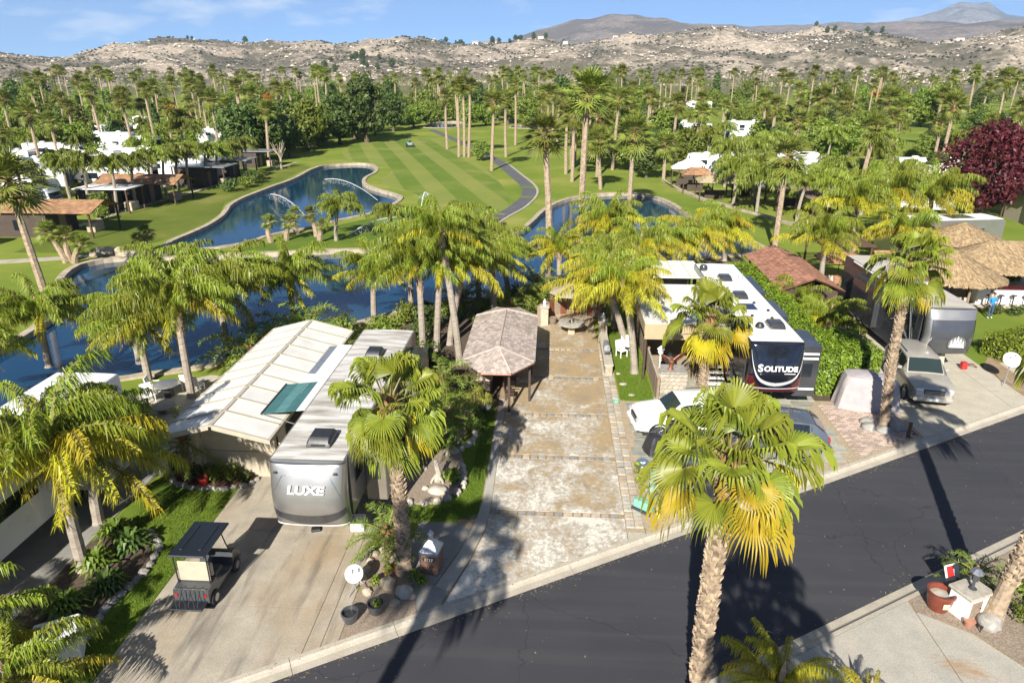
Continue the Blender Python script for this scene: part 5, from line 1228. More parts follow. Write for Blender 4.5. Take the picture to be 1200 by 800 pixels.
for x in (-1.8, 1.75):
    for y in (1.95, 6.2, 10.8): MB().box((x, y, 1.42), (.26, .26, 2.84), 0, .02).build('column', MAT['stucco'], PV)
MB().box((1.35, 2.0, 1.4), (.16, .2, 2.8)).build('column', MAT['stucco'], PV)
MB().box((-.2, 2.15, 2.12), (2.9, .12, 1.75)).build('wall', MAT['stucco'], PV); MB().box((-.2, 2.25, .6), (2.9, .2, 1.15)).build('low_wall', MAT['stucco'], PV)
MB().box((-1.85, 8.5, 1.4), (.14, 4.4, 2.75)).build('wall', MAT['stucco'], PV)
m = MB(); m.box((2.0, 7.0, 3.1), (.5, 3.2, .2)); m.build('roof_duct', MAT['steel'], PV)
# garden bed under the pavilion
stone_ring('grey stone edging of the flower bed before the ribbed pavilion', [(-15.3, 23.4), (-15.1, 22.7), (-14.2, 22.35), (-12.9, 22.3), (-11.9, 22.6), (-11.6, 23.2)], MAT['stone_grey'], (.34, .26, .22), seed=4)
sheet('flower_bed', [(-15.3, 23.4), (-15.1, 22.7), (-14.2, 22.4), (-12.9, 22.35), (-11.9, 22.65), (-11.6, 23.2), (-12, 22.9 + .4), (-14.5, 23.5)], MAT['mulch'], .10)
for i, (x, y, r, h, mt) in enumerate(((-14.0, 22.85, .45, .8, 'dark_leaf'), (-13.3, 22.8, .4, .9, 'mid_leaf'), (-12.6, 22.85, .4, .85, 'mid_leaf'), (-12.1, 22.9, .3, .5, 'dark_leaf'))): shrub(['dark leafy shrub at the left end of the flower bed', 'upright green shrub in the flower bed by the red planter', 'bright green shrub in the flower bed before the low white wall', 'small dark shrub at the right end of the flower bed'][i], x, y, r, h, mt, 300, .08, 30 + i)
spiky('red bromeliads at the foot of the pale pavilion palm stub', -14.7, 22.95, .35, .25, 'red_leaf', 40, 3, z=.08)
small_palm('short palm with yellow fronds at the pavilion flower bed', -14.55, 23.1, 1.9, 1.5, 77, 16)
pot('red glazed planter in the bed before the low white wall', -13.65, 22.55, .2, .4, 'red', 'soil')
ac = thing('cooling_unit', 'pale grey air conditioning unit beside the pavilion flower bed', 'air conditioner', (-15.75, 23.6, .02)); MB().box((0, 0, .42), (.75, .8, .84), 0, .04).build('housing', MAT['steel'], ac); MB().box((.38, 0, .42), (.02, .6, .6)).build('grille', MAT['black'], ac)
# left-hand neighbour
VR = rv('travel_trailer', 'long white trailer at the left edge behind the queen palms', (-19.2, 11.8, 0), 0, 13.2, 2.6, 3.75, 'rvwhite', 'rvwhite', 'rvwhite', 'membrane')
slide(VR, 1, 2.6, 9.2, 12.0, 1.15, .7, 3.3, 'rvwhite', 'membrane', False); slide(VR, 1, 2.6, 3.6, 8.4, .45, .8, 3.35, 'rvwhite', 'membrane', True)
text_part('lettering', 'VALLEY', .34, MAT['charcoal'], VR, (1.31, 2.2, 2.4), (rad(90), 0, rad(90)), 0, .004, 1.2)
m = MB(); m.add([(1.312, 1.6, 2.65), (1.312, 2.9, 2.65), (1.312, 2.5, 2.95), (1.312, 2.2, 2.85), (1.312, 1.95, 3.0)], [(0, 1, 2, 3, 4)]); m.build('emblem', MAT['silver'], VR)
roof_ac(VR, 0, 4.5, 3.79, 'white'); roof_ac(VR, 0, 9.5, 3.79, 'white'); roof_vent(VR, .3, 7, 3.79, 'membrane')
side_windows(VR, 1, 2.6, [(3.0, .7, 1.9, .5)])
tag(MB().box((0, 0, .65), (1.15, 1.1, .9), 0, .04).build('storage_box', MAT['rvwhite'], None, False, (-13.45, 13.8, .0), .5), 'white storage box with shaded side near the lower left corner', 'box')
# cart, dishes, pots
GC = thing('golf_cart', 'dark-roofed golf cart with bag rack parked on the left driveway', 'golf cart', (-10.75, 16.95, .03))
MAT['cartbody'] = pm('grey_cart_body', (.06, .065, .07), (.05, .055, .06), 3, .35, 0, coat=.4)
m = MB(); V = []; pf = [(-1.02, .42), (-1.0, .72), (-.45, .80), (-.40, .62), (.30, .40), (.62, .42), (.75, .85), (.95, .80), (1.18, .55), (1.2, .32), (-1.02, .30)]; m.sweep(pf, -.55, .55); m.build('body', MAT['cartbody'], GC)
MAT['cartroof'] = pm('dark_slate_canopy', (.014, .018, .026), (.012, .016, .022), 3, .35, 0)
m = MB(); m.box((0, -.03, 1.88), (1.16, 1.72, .07), 0, .03); rfc = m.build('roof', MAT['cartroof'], GC)
for x in (-.3, .3): MB().box((x, .0, 1.925), (.10, 1.2, .03), 0, .012).build('roof_rib', MAT['cartroof'], rfc)
for sx in (-1, 1):
    MB().tube([(sx * .50, .72, .8), (sx * .52, .50, 1.3), (sx * .5, .36, 1.86)], .022, 6).build('roof_post', MAT['black'], GC); MB().tube([(sx * .50, -.7, .75), (sx * .52, -.72, 1.86)], .022, 6).build('roof_post', MAT['black'], GC)
    for y in (-.68, .82):
        M = Matrix.Rotation(rad(90), 4, 'Y'); wo = MB().join(MB().lathe([(0, -.09), (.17, -.1), (.235, -.07), (.24, .07), (.17, .1), (0, .09)], 16), M).build('wheel', MAT['rubber'], GC, True, (sx * .52, y, .24)); MB().join(MB().lathe([(0, -.105), (.13, -.102), (.13, .102), (0, .105)], 12), M).build('rim', MAT['alloy'], wo)
    MB().box((sx * .45, -1.03, .56), (.1, .03, .1), 0, .01).build('tail_light', MAT['redlamp'], GC)
MB().box((0, -.12, .78), (1.0, .5, .14), 0, .04).build('seat', MAT['black'], GC); MB().box((0, -.42, 1.08), (1.0, .12, .5), 0, .05).build('seat_back', MAT['stucco'], GC); MB().box((0, -.62, 1.15), (.98, .05, .72), 0, .03).build('rear_panel', MAT['stucco'], GC)
m = MB(); m.add([(-.48, .7, .85), (.48, .7, .85), (.48, .4, 1.8), (-.48, .4, 1.8)], [(0, 1, 2, 3)]); 
wsm, wt, wo_ = _new('clear_cart_glass'); gl = wt.nodes.new('ShaderNodeBsdfGlass'); gl.inputs['IOR'].default_value = 1.05; gl.inputs['Roughness'].default_value = .02; wt.links.new(gl.outputs[0], wo_.inputs[0]); m.build('windscreen', wsm, GC)
MB().box((0, -1.2, .33), (1.0, .42, .05), 0, .01).build('bag_shelf', MAT['cartroof'], GC)
for x in (-.28, .0, .28): MB().tube([(x, -1.38, .36), (x - .08, -1.3, .8), (x, -1.12, .95), (x + .1, -1.2, .8), (x + .06, -1.35, .4)], .016, 5).build('rack_bar', MAT['black'], GC)
MB().tube([(-.5, -1.02, .8), (.5, -1.02, .8)], .018, 5).build('rack_bar', MAT['black'], GC); MB().lathe([(.17, 0), (.17, .03)], 16).build('steering_wheel', MAT['black'], GC, False, (-.25, .42, .95))
dish('white satellite dish on the strip beside the left driveway', -6.0, 17.1, .62, rad(12), .29)
dish('white satellite dish on a mast over the bare dirt at right', 24.2, 34.3, 1.35, rad(-15), .42)
pot('charcoal pot with its empty inside painted dark by the kerb, left of a pair', -5.8, 15.75, .25, .36, 'gunmetal', 'black', 'pair of dark pots by the kerb'); pot('charcoal pot with a green sprig by the kerb, right of a pair', -5.1, 16.15, .26, .38, 'gunmetal', 'soil', 'pair of dark pots by the kerb', 'lime_leaf')  # left pot: black disc stands for the shade in its empty inside
# bed with the fan palm
stone_ring('tan rock ring round the fan palm bed by the left driveway', [(-5.85, 17.3), (-5.9, 18.2), (-5.75, 19.0), (-5.2, 19.1), (-4.75, 18.7)], MAT['stone_tan'], (.36, .28, .26), seed=2); stone_ring('tan rocks along the kerb side of the fan palm bed', [(-5.8, 17.2), (-5.4, 16.75), (-4.9, 16.45), (-4.3, 16.6), (-4.05, 17.1)], MAT['stone_tan'], (.36, .28, .24), seed=3)
small_palm('small feather palm in the bed beside the left driveway', -5.35, 18.7, 1.15, 1.15, 61, 26)
boulder('pale boulder in the fan palm bed near the lantern pillar', -4.4, 16.95, (.3, .26, .24), 'stone_pale', 5); boulder('tan boulder leaning on the shaggy fan palm trunk', -5.0, 17.3, (.26, .24, .26), 'stone_tan', 6)
for i, (x, y, mm) in enumerate(((-5.4, 17.35, 'lime_leaf'), (-4.25, 17.7, 'mid_leaf'), (-3.95, 17.45, 'lime_leaf'), (-5.1, 17.95, 'gold_leaf'))): spiky(['tuft of lime blades in the fan palm bed', 'green tuft between the palm trunk and lantern pillar', 'small yellow-green tuft at the lantern pillar foot', 'dry golden tuft behind the fan palm trunk'][i], x, y, .28, .32, mm, 30, 20 + i, z=.06)
LPp = thing('lantern_pillar', 'brick mailbox pillar with sloped grey cap and lantern beside the apron', 'pillar', (-3.72, 18.2, .02), rad(-8))
MAT['brick'] = pm('brown_brick', (.25, .14, .09), (.18, .10, .07), 5, .9, .5, 20, rnd=.25)
MB().box((0, 0, .4), (.56, .56, .8)).build('core', MAT['stucco'], LPp)
bk = MB().box((0, 0, 0), (.20, .03, .085), 0, .006).mesh('brick', MAT['brick'])
for r_ in range(8):
    for k in range(3):
        for q in range(4):
            a = q * math.pi / 2; x = -.195 + k * .205 + (.04 if r_ % 2 else -.02); M = Matrix.Rotation(a, 4, 'Z') @ Vector((x, -.288, .06 + r_ * .096)); obj('brick', bk, LPp, M, a)
MB().box((0, -.02, .84), (.68, .68, .08), 0, .01).build('ledge', MAT['stone_grey'], LPp)
m = MB(); m.add([(-.33, -.33, .88), (.33, -.33, .88), (.33, .33, .88), (-.33, .33, .88), (-.06, -.06, 1.22), (.06, -.06, 1.22), (.06, .06, 1.22), (-.06, .06, 1.22)], [(0, 1, 5, 4), (1, 2, 6, 5), (2, 3, 7, 6), (3, 0, 4, 7), (4, 5, 6, 7)]); m.build('cap', MAT['steel'], LPp)
ln = MB().lathe([(.07, 1.22), (.09, 1.25), (.09, 1.42), (.12, 1.44), (.02, 1.56), (0, 1.62)], 8).build('lantern', MAT['steel'], LPp); MB().lathe([(.075, 1.27), (.075, 1.40)], 8).build('glass', MAT['glass'], ln)
MB().box((0, -.31, .62), (.4, .012, .15)).build('number_plate', MAT['wood_dark'], LPp); text_part('house_number', '1717', .15, MAT['lettering'], LPp, (0, -.32, .62), (rad(90), 0, 0), 0, .004)
# planted island
stone_ring('pale rock wall curving round the planted island by the pad', [(-5.7, 21.95), (-5.0, 21.72), (-4.3, 21.8), (-3.6, 22.25), (-3.3, 22.9), (-3.3, 23.7), (-3.55, 24.6)], MAT['stone_pale'], (.40, .30, .34), seed=7); stone_ring('pale rock wall winding at the back of the planted island', [(-4.3, 25.2), (-3.8, 25.7), (-3.35, 26.4), (-3.2, 27.2), (-3.5, 28.0)], MAT['stone_pale'], (.36, .28, .34), seed=8)
boulder('large flat pale boulder in the planted island', -4.2, 22.6, (.42, .3, .2), 'stone_pale', 9); boulder('small round pale stone in the planted island', -4.75, 22.75, (.16, .15, .14), 'stone_pale', 10); boulder('small pale stone beside the driftwood in the planted island', -5.1, 24.2, (.2, .17, .15), 'stone_pale', 11)
dw = MB(); dw.tube([(0, 0, 0), (.05, .05, .4), (-.05, .1, .75), (.0, .12, .95)], [.16, .12, .10, .05], 8); dw.tube([(.02, .02, .25), (.2, -.1, .1), (.28, -.2, 0)], [.09, .06, .04], 6); dw.tube([(0, .05, .3), (-.18, -.08, .12), (-.24, -.18, 0)], [.08, .06, .04], 6); dw.tube([(-.03, .1, .7), (-.15, .12, .95)], [.06, .03], 6)
tag(dw.build('driftwood', MAT['stone_pale'], None, True, (-4.35, 23.3, .1)), 'upright bleached driftwood root in the planted island', 'driftwood')
isl = [('mid_leaf', -5.2, 25.6, .75, 1.3), ('dark_leaf', -4.5, 25.9, .7, 1.1), ('lime_leaf', -5.6, 24.6, .5, .8), ('mid_leaf', -3.75, 23.3, .36, .6), ('dark_leaf', -5.2, 27.4, .8, 1.6), ('mid_leaf', -4.3, 27.2, .6, 1.2)]
il = ['rounded green shrub in the middle of the planted island', 'dark shrub beside the driftwood in the planted island', 'lime green shrub next to the silver trailer side', 'small grey-green bush against the pale rock wall', 'tall dark shrub behind the planted island', 'leafy shrub between the dark shrub and the winding wall']
for i, (mm, x, y, r, h) in enumerate(isl): shrub(il[i], x, y, r, h, mm, 650, .10, 60 + i, z=.08)
small_palm('small feather palm rising from the planted island', -4.5, 26.3, 1.6, 1.35, 63, 24); small_palm('feather palm behind the planted island near the gazebo', -5.0, 28.7, 2.1, 1.5, 64, 24)
MAT['dracaena'] = leaf('drooping_dracaena_leaf', (.19, .23, .03), (.30, .24, .06), .3, .5)
dr = thing('dracaena', 'drooping yellow-green dracaena beside the gazebo corner', 'plant', (-3.35, 28.6, .05)); MB().tube([(0, 0, 0), (.05, 0, .8), (0, 0, 1.3)], .05, 6).build('stem', MAT['bark'], dr)
m = MB(); rr = random.Random(5)
for cx, cz in ((0, 1.5), (.45, 1.2), (-.35, 1.15)):
    for i in range(90):
        a = rr.uniform(0, 6.28); d = Vector((math.cos(a), math.sin(a), 0)); t_ = Vector((-d.y, d.x, 0)); c = Vector((cx, 0, cz)); L = rr.uniform(.5, .8); u_ = rr.uniform(.1, .8)
        m.add([c - t_ * .015, c + t_ * .015, c + d * L * .45 + t_ * .025 + Vector((0, 0, .2 * u_)), c + d * L * .45 - t_ * .025 + Vector((0, 0, .2 * u_)), c + d * L * .62 + Vector((0, 0, -.55 * L))], [(0, 1, 2, 3), (3, 2, 4)])
m.build('foliage', MAT['dracaena'], dr)
shrub('small lime bush in front of the drooping dracaena', -3.35, 27.6, .4, .7, 'lime_leaf', 420, .09, 71)
grass_blades('island_grass', 'short mown grass strip beside the stamped pad', [(-5.0, 20.95), (-2.5, 20.95), (-2.48, 30.5), (-3.1, 30.5), (-3.0, 27), (-3.1, 24), (-3.2, 22.6), (-3.7, 21.7), (-5.0, 21.5)], 900, 3); grass_blades('left_grass', 'bright mown lawn between the driveway and fern bed', [(-13.6, 13), (-12.25, 12.5), (-12.25, 22.1), (-15.3, 22.1), (-15.4, 19.9), (-13.4, 19.5), (-13.0, 16)], 700, 4); grass_blades('side_grass', 'mown side lawn under the golden queen palms', rect(3.7, 31.2, 5.38, 38), 700, 5)
for i, (x, y) in enumerate(((-14.3, 18.6), (-14.9, 17.6), (-13.9, 16.6), (-14.6, 15.6), (-14.0, 14.6), (-15.2, 19.2), (-14.9, 14.0))): spiky(['fern at the lawn corner of the left planting bed', 'fern under the peeling queen palm trunk', 'dark fern midway along the lawn edge', 'arching fern behind the dark fern', 'fern nearest the white storage box', 'fern against the white trailer wall', 'fern low in the left corner of the bed'][i], x, y, .85, .75, 'date' if i % 2 else 'dark_leaf', 60, 40 + i, 'ferns of the left planting bed', 'fern', 'fern', .05, .06)
stone_ring('dark rock edging between the left lawn and fern bed', [(-14.3, 19.6), (-13.45, 18.9), (-13.2, 17.6), (-13.5, 15.6), (-13.3, 14.4)], MAT['stone_grey'], (.36, .28, .22), seed=12)
# patio behind the pavilion
round_table('round blue-topped patio table on the lakeside patio', -19.3, 30.3, .6, .74, 'steel', 'black'); round_table('low round fire pit on the lakeside patio', -18.6, 28.6, .55, .4, 'stone_grey', 'stone_grey')
for i, (x, y, a) in enumerate(((-18.7, 31.2, 3.3), (-18.1, 31.0, 3.0), (-19.9, 29.6, .8), (-20.2, 30.6, 1.8))): chair(['slatted white chair behind the blue patio table, left of two', 'slatted white chair behind the blue patio table, right of two', 'white patio chair in front of the blue table', 'white patio chair left of the blue table'][i], x, y, a, 'white', 'lakeside patio chairs')
hedge('clipped hedge between the white trailer and lakeside patio', -20.6, 24.2, -18.9, 28.0, 1.0, 31, 260); shrub('green bush on the lawn between patio and lake', -17.0, 33.2, .8, 1.2, 'mid_leaf', 700, .1, 33)
for i, (x, y) in enumerate(((-16.6, 34.6), (-15.0, 36.0), (-14.6, 37.6))): small_palm(['arching feather palm on the lake edge behind the pavilion', 'feather palm in front of the dark-trunked queen palm', 'feather palm on the shore beyond the pavilion ridge'][i], x, y, 1.2, 2.2, 90 + i, 26)
# ------------------------------------------------------------------ centre lot
GZ = thing('gazebo', 'long gazebo with octagonal taupe shingle roof on the stamped pad', 'gazebo', (-2.45, 34.0, 0))
wx, hy, ch = 1.76, 4.75, 1.05; oc = [(-wx + ch, -hy), (wx - ch, -hy), (wx, -hy + ch * 1.35), (wx, hy - ch * 1.35), (wx - ch, hy), (-wx + ch, hy), (-wx, hy - ch * 1.35), (-wx, -hy + ch * 1.35)]
A0, A1 = (0, -hy + 1.9, 2.78), (0, hy - 1.9, 2.78)
gr_ = roof_of(GZ, hip_faces(oc, None, [A0, A0, A0, A1, A1, A1, A1, A0], 2.22), MAT['shingle'], .17, .24, 'shingles', .025, seed=3)
m = MB()
for i in range(8): a, b = oc[i], oc[(i + 1) % 8]; m.tube([(a[0], a[1], 2.16), (b[0], b[1], 2.16)], .05, 6)
m.build('fascia', MAT['bronze'], gr_)
m = MB(); m.tube([A0, A1], .06, 6)
for i, p in enumerate([A0, A0, A0, A1, A1, A1, A1, A0]): m.tube([(oc[i][0], oc[i][1], 2.25), (p[0], p[1], p[2] + .03)], .045, 6)
m.build('hip_cap', MAT['shingle'], gr_)
for x, y in ((-.6, -4.4), (.6, -4.4), (1.55, -3.2), (-1.55, -3.2), (1.55, 3.2), (-1.55, 3.2), (1.55, 0), (-1.55, 0)): MB().box((x, y, 1.08), (.12, .12, 2.16), 0, .015).build('post', MAT['brownwall'], GZ)
bar = thing('bar_counter', 'dark bar counter in the shade of the shingled gazebo', 'counter', (-3.2, 33, .03)); MB().box((0, 0, .5), (.6, 4, 1.0), 0, .03).build('cabinet', MAT['brownwall'], bar); MB().box((0, 0, 1.03), (.8, 4.2, .07), 0, .02).build('counter_top', MAT['stone_tan'], bar)
for i in range(3): chair(['brown chair at the street end under the gazebo', 'brown chair midway under the gazebo', 'brown chair at the lake end under the gazebo'][i], -1.9, 31 + i * 1.6, 1.57, 'wood_dark', 'chairs under the shingled gazebo')
boulder('dark rock by the gazebo post at the planted island', -3.0, 29.9, (.3, .28, .22), 'stone_grey', 14)
MAT['beige_canvas'] = pm('beige_canvas', (.38, .32, .25), (.34, .285, .22), 3, .85, .1, 60)
parasol('beige two-tier umbrella at the back of the stamped pad', 1.45, 43.0, 1.5, 1.95, 2.5, MAT['beige_canvas'], 2)
round_table('round white stone table on the stamped pad', 1.42, 40.45, .85, .75, 'stone_pale', 'stone_tan')
tag(MB().lathe([(.06, 0), (.08, .06), (.03, .14), (.05, .22), (0, .26)], 10).build('table_ornament', MAT['stone_pale'], None, True, (1.42, 40.45, .753)), 'small pale ornament standing on the white stone table', 'ornament')
def garden_pillar(label, x, y, h):
    t = thing('garden_pillar', label, 'pillar', (x, y, .02), 0, 'tan pillars with finials round the pad'); MB().box((0, 0, h / 2), (.5, .5, h), 0, .02).build('shaft', MAT['stone_tan'], t); MB().box((0, 0, h + .06), (.64, .64, .12), 0, .03).build('cap', MAT['stone_pale'], t); MB().lathe([(.12, h + .12), (.06, h + .2), (.12, h + .32), (.10, h + .4), (.03, h + .52), (0, h + .6)], 12).build('finial', MAT['white'], t, True)
garden_pillar('tan pillar with white finial between the gazebo and umbrella', -.3, 42.0, 1.2); garden_pillar('tan pillar with white finial at the right edge of the pad', 3.3, 39.4, 1.2); garden_pillar('tan pillar with white finial in the back right corner', 3.5, 44.3, 1.2)
wl = thing('garden_wall', 'low tan stone wall along the right side of the pad', 'wall', (0, 0, 0)); 
for k, (x, y, sx, sy) in enumerate(((3.3, 36.6, .4, 5.0), (3.42, 41.9, .35, 4.2))): MB().box((x, y, .3), (sx, sy, .6), 0, .02).build('wall', MAT['stone_tan'], wl); MB().box((x, y, .63), (sx + .1, sy, .08), 0, .02).build('coping', MAT['stone_pale'], wl)
bw = thing('curved_wall', 'curved rust-brown wall behind the beige umbrella', 'wall', (1.45, 42.6, .02))
for k in range(13):
    a = rad(15 + 150 * k / 12); MB().box((0, 0, .5), (.58, .3, 1.0), 0, .02).build('wall_block', MAT['bronze'] if k % 2 else MAT['wood'], bw, False, (2.1 * math.cos(a), 1.7 * math.sin(a), 0), a + math.pi / 2)
pot('round brown barrel pot beside the tan pillar', .25, 42.1, .26, .45, 'wood')
gb = thing('grill_cart', 'steel grill cart standing by the low wall of the pad', 'grill', (3.3, 36.2, .68)); MB().box((0, 0, .12), (.36, .9, .24), 0, .03).build('firebox', MAT['steel'], gb); MB().lathe([(.0, -.42), (.17, -.40), (.17, .40), (0, .42)], 12).build('hood', MAT['steel'], gb, True, (0, 0, .3)).rotation_euler = (rad(90), 0, 0); MB().box((0, -.62, .1), (.32, .3, .04)).build('side_shelf', MAT['black'], gb)
chair('white plastic chair on the side lawn by the low wall', 4.25, 36.9, .6, 'white'); chair('second white chair behind it on the side lawn', 4.6, 37.6, .2, 'white')
hs = MB(); P = [(3.45 + .16 * math.cos(i * .55) * (1 - i * .006), 30.9 + .16 * math.sin(i * .55), .07 + .002 * i) for i in range(50)]; hs.tube(P, .016, 5); tag(hs.build('garden_hose', MAT['utility2'], None, True), 'green garden hose coiled on the stone walk', 'hose')
for i, (x, y, r) in enumerate(((4.3, 31.8, .16), (4.0, 33.1, .2), (3.85, 34.4, .14))): boulder(['flat pale stepping rock at the near end of the side lawn', 'pale stepping rock midway on the side lawn', 'small rock at the wall edge of the side lawn'][i], x, y, (r, r * .8, .06), 'stone_pale', 30 + i)
# wooden fence along the side lawn
FN = thing('wood_fence', 'weathered wooden board fence between side lawn and stone patio', 'fence', (5.48, 31.3, 0))
fb = [MB().box((0, 0, .62), (.025, .14, 1.2 + .02 * i), 0, .004).mesh('board', MAT['wood']) for i in range(3)]
for k in range(62): obj('board', fb[k % 3], FN, (U(-.006, .006), k * .158 + .08, .03))
for k in range(6): MB().box((.06, k * 1.95, .68), (.1, .1, 1.36), 0, .01).build('post', MAT['wood'], FN)
for z in (.3, 1.0): MB().box((.035, 4.9, z), (.03, 9.7, .08)).build('rail', MAT['wood'], FN)
MB().box((0, 4.9, 1.29), (.09, 9.8, .03)).build('cap_rail', MAT['stone_pale'], FN)
# ------------------------------------------------------------------ right-hand lot: white-roofed trailer with black nose
SO = rv('fifth_wheel_trailer', 'fifth-wheel trailer with glossy black nose and white roof', (10.57, 29.35, 0), 0, 14.2, 2.5, 3.85, 'charcoal', 'blackgloss', 'maroon', 'membrane')
cp, patch, capo = rv.cp, rv.patch, rv.cap
vz = lambda a: 1.98 + .45 * abs(a) ** 1.0 + .75 * abs(a) ** 3.2
patch('silver_border', MAT['brightsilver'], lambda a: min(3.84, vz(a) - .20 + .08 * abs(a)), lambda a: min(3.845, vz(a)), -64, 64, .018, 40, 4)
patch('maroon_chin', MAT['maroon'], lambda a: 1.43, lambda a: max(1.5, min(2.3, vz(a) - .42)), -82, 82, .008, 30, 4); patch('silver_line', MAT['brightsilver'], lambda a: 1.60 + .05 * abs(a), lambda a: 1.66 + .05 * abs(a), -60, 60, .014, 30, 2)
text_part('lettering', 'OLITUDE', .34, MAT['lettering'], capo, (.12, cp(0, 2.72)[1] - .045, 2.72), (rad(83), 0, 0), 0, .012, 1.08); text_part('lettering', 'S', .48, MAT['lettering'], capo, (-.80, cp(0, 2.72)[1] - .03, 2.74), (rad(83), 0, 0), 0, .014, 1.05)
MB().box((.55, cp(0, 2.5)[1] - .03, 2.50), (.5, .012, .03)).build('underline', MAT['lettering'], capo)
roof_ac(SO, .45, 2.6, 3.88, 'charcoal', 1.0, .75, .26); roof_ac(SO, -.1, 7.2, 3.88, 'charcoal', 1.0, .7, .26); roof_ac(SO, -.15, 10.6, 3.88, 'charcoal', 1.0, .7, .26); MB().lathe([(.0, 0), (.2, .02), (.22, .1), (.14, .24), (0, .27)], 14).build('satellite_dome', MAT['black'], SO, True, (-.35, 2.35, 3.88)); solar(SO, -.15, 5.4, 3.88, .85, 1.0)
for x, y in ((.6, 3.6), (-.3, 3.9), (.75, 4.8), (.35, 6.0)): roof_vent(SO, x, y, 3.88, 'black', .14, .12)
for x in (.55, .8): MB().tube([(x, 10.4, 3.88), (x, 10.5, 4.1), (x + .1, 10.6, 4.1), (x + .1, 10.6, 3.88)], .02, 5).build('vent_pipe', MAT['steel'], SO)
MB().lathe([(.25, 0), (.25, .2), (.18, .32), (0, .36)], 14).build('roof_dome', MAT['charcoal'], SO, True, (-1.0, 12.6, 3.88))
for y0, y1 in ((1.2, 3.4), (5.4, 8.2), (9.6, 13.0)):
    s_ = slide(SO, 1, 2.5, y0, y1, 1.05 if y0 < 2 else .8, .8, 3.35, 'charcoal', 'charcoal')
    if y0 < 2:
        for z in (3.02, 2.78, 1.2): MB().box((1.25 + .53, y0 - .008, z), (.9, .02, .10)).build('trim_band', MAT['rvwhite'], s_)
side_windows(SO, -1, 2.5, [(2.4, .9, 2.7, .55), (5.5, 1.2, 2.4, .8), (8.5, 1.2, 2.4, .8)])
MB().box((-1.27, 4.3, 1.75), (.03, .75, 1.95), 0, .01).build('door', MAT['black'], SO)
tag(MB().box((0, 0, .16), (.3, .55, .28), 0, .05).build('hitch_cover', MAT['black'], None, False, (10.9, 29.5, .03), .4), 'black hitch tripod bag on the flagstones below the black nose', 'bag')
AW = thing('patio_cover', 'flat white patio cover with tan front panel beside the white-roofed trailer', 'patio cover', (7.05, 33.7, 0))
MAT['cover_white'] = pm('white_cover_panel', (.74, .72, .67), (.66, .64, .59), 1.5, .6, .05, 20, rnd=.06)
for k in range(6): MB().box((0, .62 + k * 1.22, 3.22 - k * .012), (4.1, 1.20, .07), 0, .01).build('roof_panel', MAT['cover_white'], AW)
MB().box((0, -.05, 2.82), (4.1, .06, .85), 0, .01).build('front_panel', MAT['tan_fabric'], AW); MB().box((-2.03, 3.6, 2.95), (.06, 7.2, .6), 0, .01).build('side_panel', MAT['tan_fabric'], AW)
for x in (-1.95, 1.9):
    for y in (.1, 3.6, 7.2): MB().box((x, y, 1.4), (.12, .12, 2.8), 0, .01).build('post', MAT['wood_dark'], AW)
BC = thing('flat_roof_shelter', 'flat white roof shelter behind the patio cover by the lake', 'shelter', (7.4, 41.6, 0))
for k in range(5): MB().box((-.6 + k * .0 + (k - 2) * .92 + .6, 2.0, 3.45), (.9, 4.0, .09), 0, .01).build('roof_panel', MAT['cover_white'], BC)
for x in (-2.1, 2.1):
    for y in (.2, 3.8): MB().box((x, y, 1.7), (.14, .14, 3.4)).build('post', MAT['stucco'], BC)
MB().box((0, 3.9, 1.5), (4.0, .12, 2.6)).build('wall', MAT['stucco'], BC)
ped = thing('stone_plinth', 'pale rubble stone plinth with grey slab top on the patio', 'plinth', (6.35, 32.6, .02)); MB().box((0, 0, .55), (1.5, 1.0, 1.1)).build('core', MAT['stone_tan'], ped); MB().box((.05, 0, 1.15), (1.35, 1.1, .1), 0, .02).build('slab_top', MAT['stone_grey'], ped)
rk = [MB().rock((0, 0, 0), (.5, .5, .5), 40 + i, 7, 4).mesh('stone', MAT['stone_pale']) for i in range(4)]
for face in range(4):
    Wd = 1.5 if face % 2 == 0 else 1.0; Dp = .5 if face % 2 == 0 else .75
    for r_ in range(5):
        x = -Wd / 2 + .1
        while x < Wd / 2 - .02:
            w_ = U(.18, .32); a = face * math.pi / 2; p = Matrix.Rotation(a, 4, 'Z') @ Vector((min(x + w_ / 2, Wd / 2 - .08), -Dp, .11 + r_ * .215)); o = obj('stone', R.choice(rk), ped, p, a); o.scale = (w_ * 1.02, .12, .21); x += w_
eg = MB(); eg.tube([(0, 0, 0), (0, 0, .12), (.02, 0, .3)], [.16, .1, .08], 8); eg.rock((.0, 0, .42), (.13, .12, .2), 3, 10, 6); eg.tube([(0, -.05, .55), (0, -.12, .68), (0, -.2, .68)], [.08, .06, .015], 7)
for sx, tip in ((1, (.75, .15, .95)), (-1, (-.5, .2, .75))):
    for k in range(7): f = k / 6; eg.add([(sx * .08, .02, .5), (sx * lerp(.2, abs(tip[0]), f), tip[1] * f, lerp(.35, tip[2], f)), (sx * lerp(.25, abs(tip[0]) * 1.05, f), tip[1] * f + .03, lerp(.28, tip[2] - .12, f))], [(0, 1, 2), (2, 1, 0)])
    eg.tube([(sx * .08, 0, .52), (sx * abs(tip[0]) * .5, .05, lerp(.5, tip[2], .6)), tip], [.05, .035, .01], 6)
tag(eg.build('eagle_statue', MAT['bronze'], None, False, (6.3, 32.5, 1.225)), 'rust-brown spread-winged eagle statue on the stone plinth', 'statue')
wlp = thing('garden_lamp', 'white lamp post beside the stone plinth and fence', 'lamp post', (5.75, 32.7, .02)); MB().tube([(0, 0, 0), (0, 0, 1.9)], .035, 8).build('post', MAT['white'], wlp); MB().lathe([(.06, 1.9), (.13, 2.0), (.15, 2.2), (.2, 2.22), (.05, 2.36), (0, 2.42)], 8).build('lamp_head', MAT['white'], wlp)
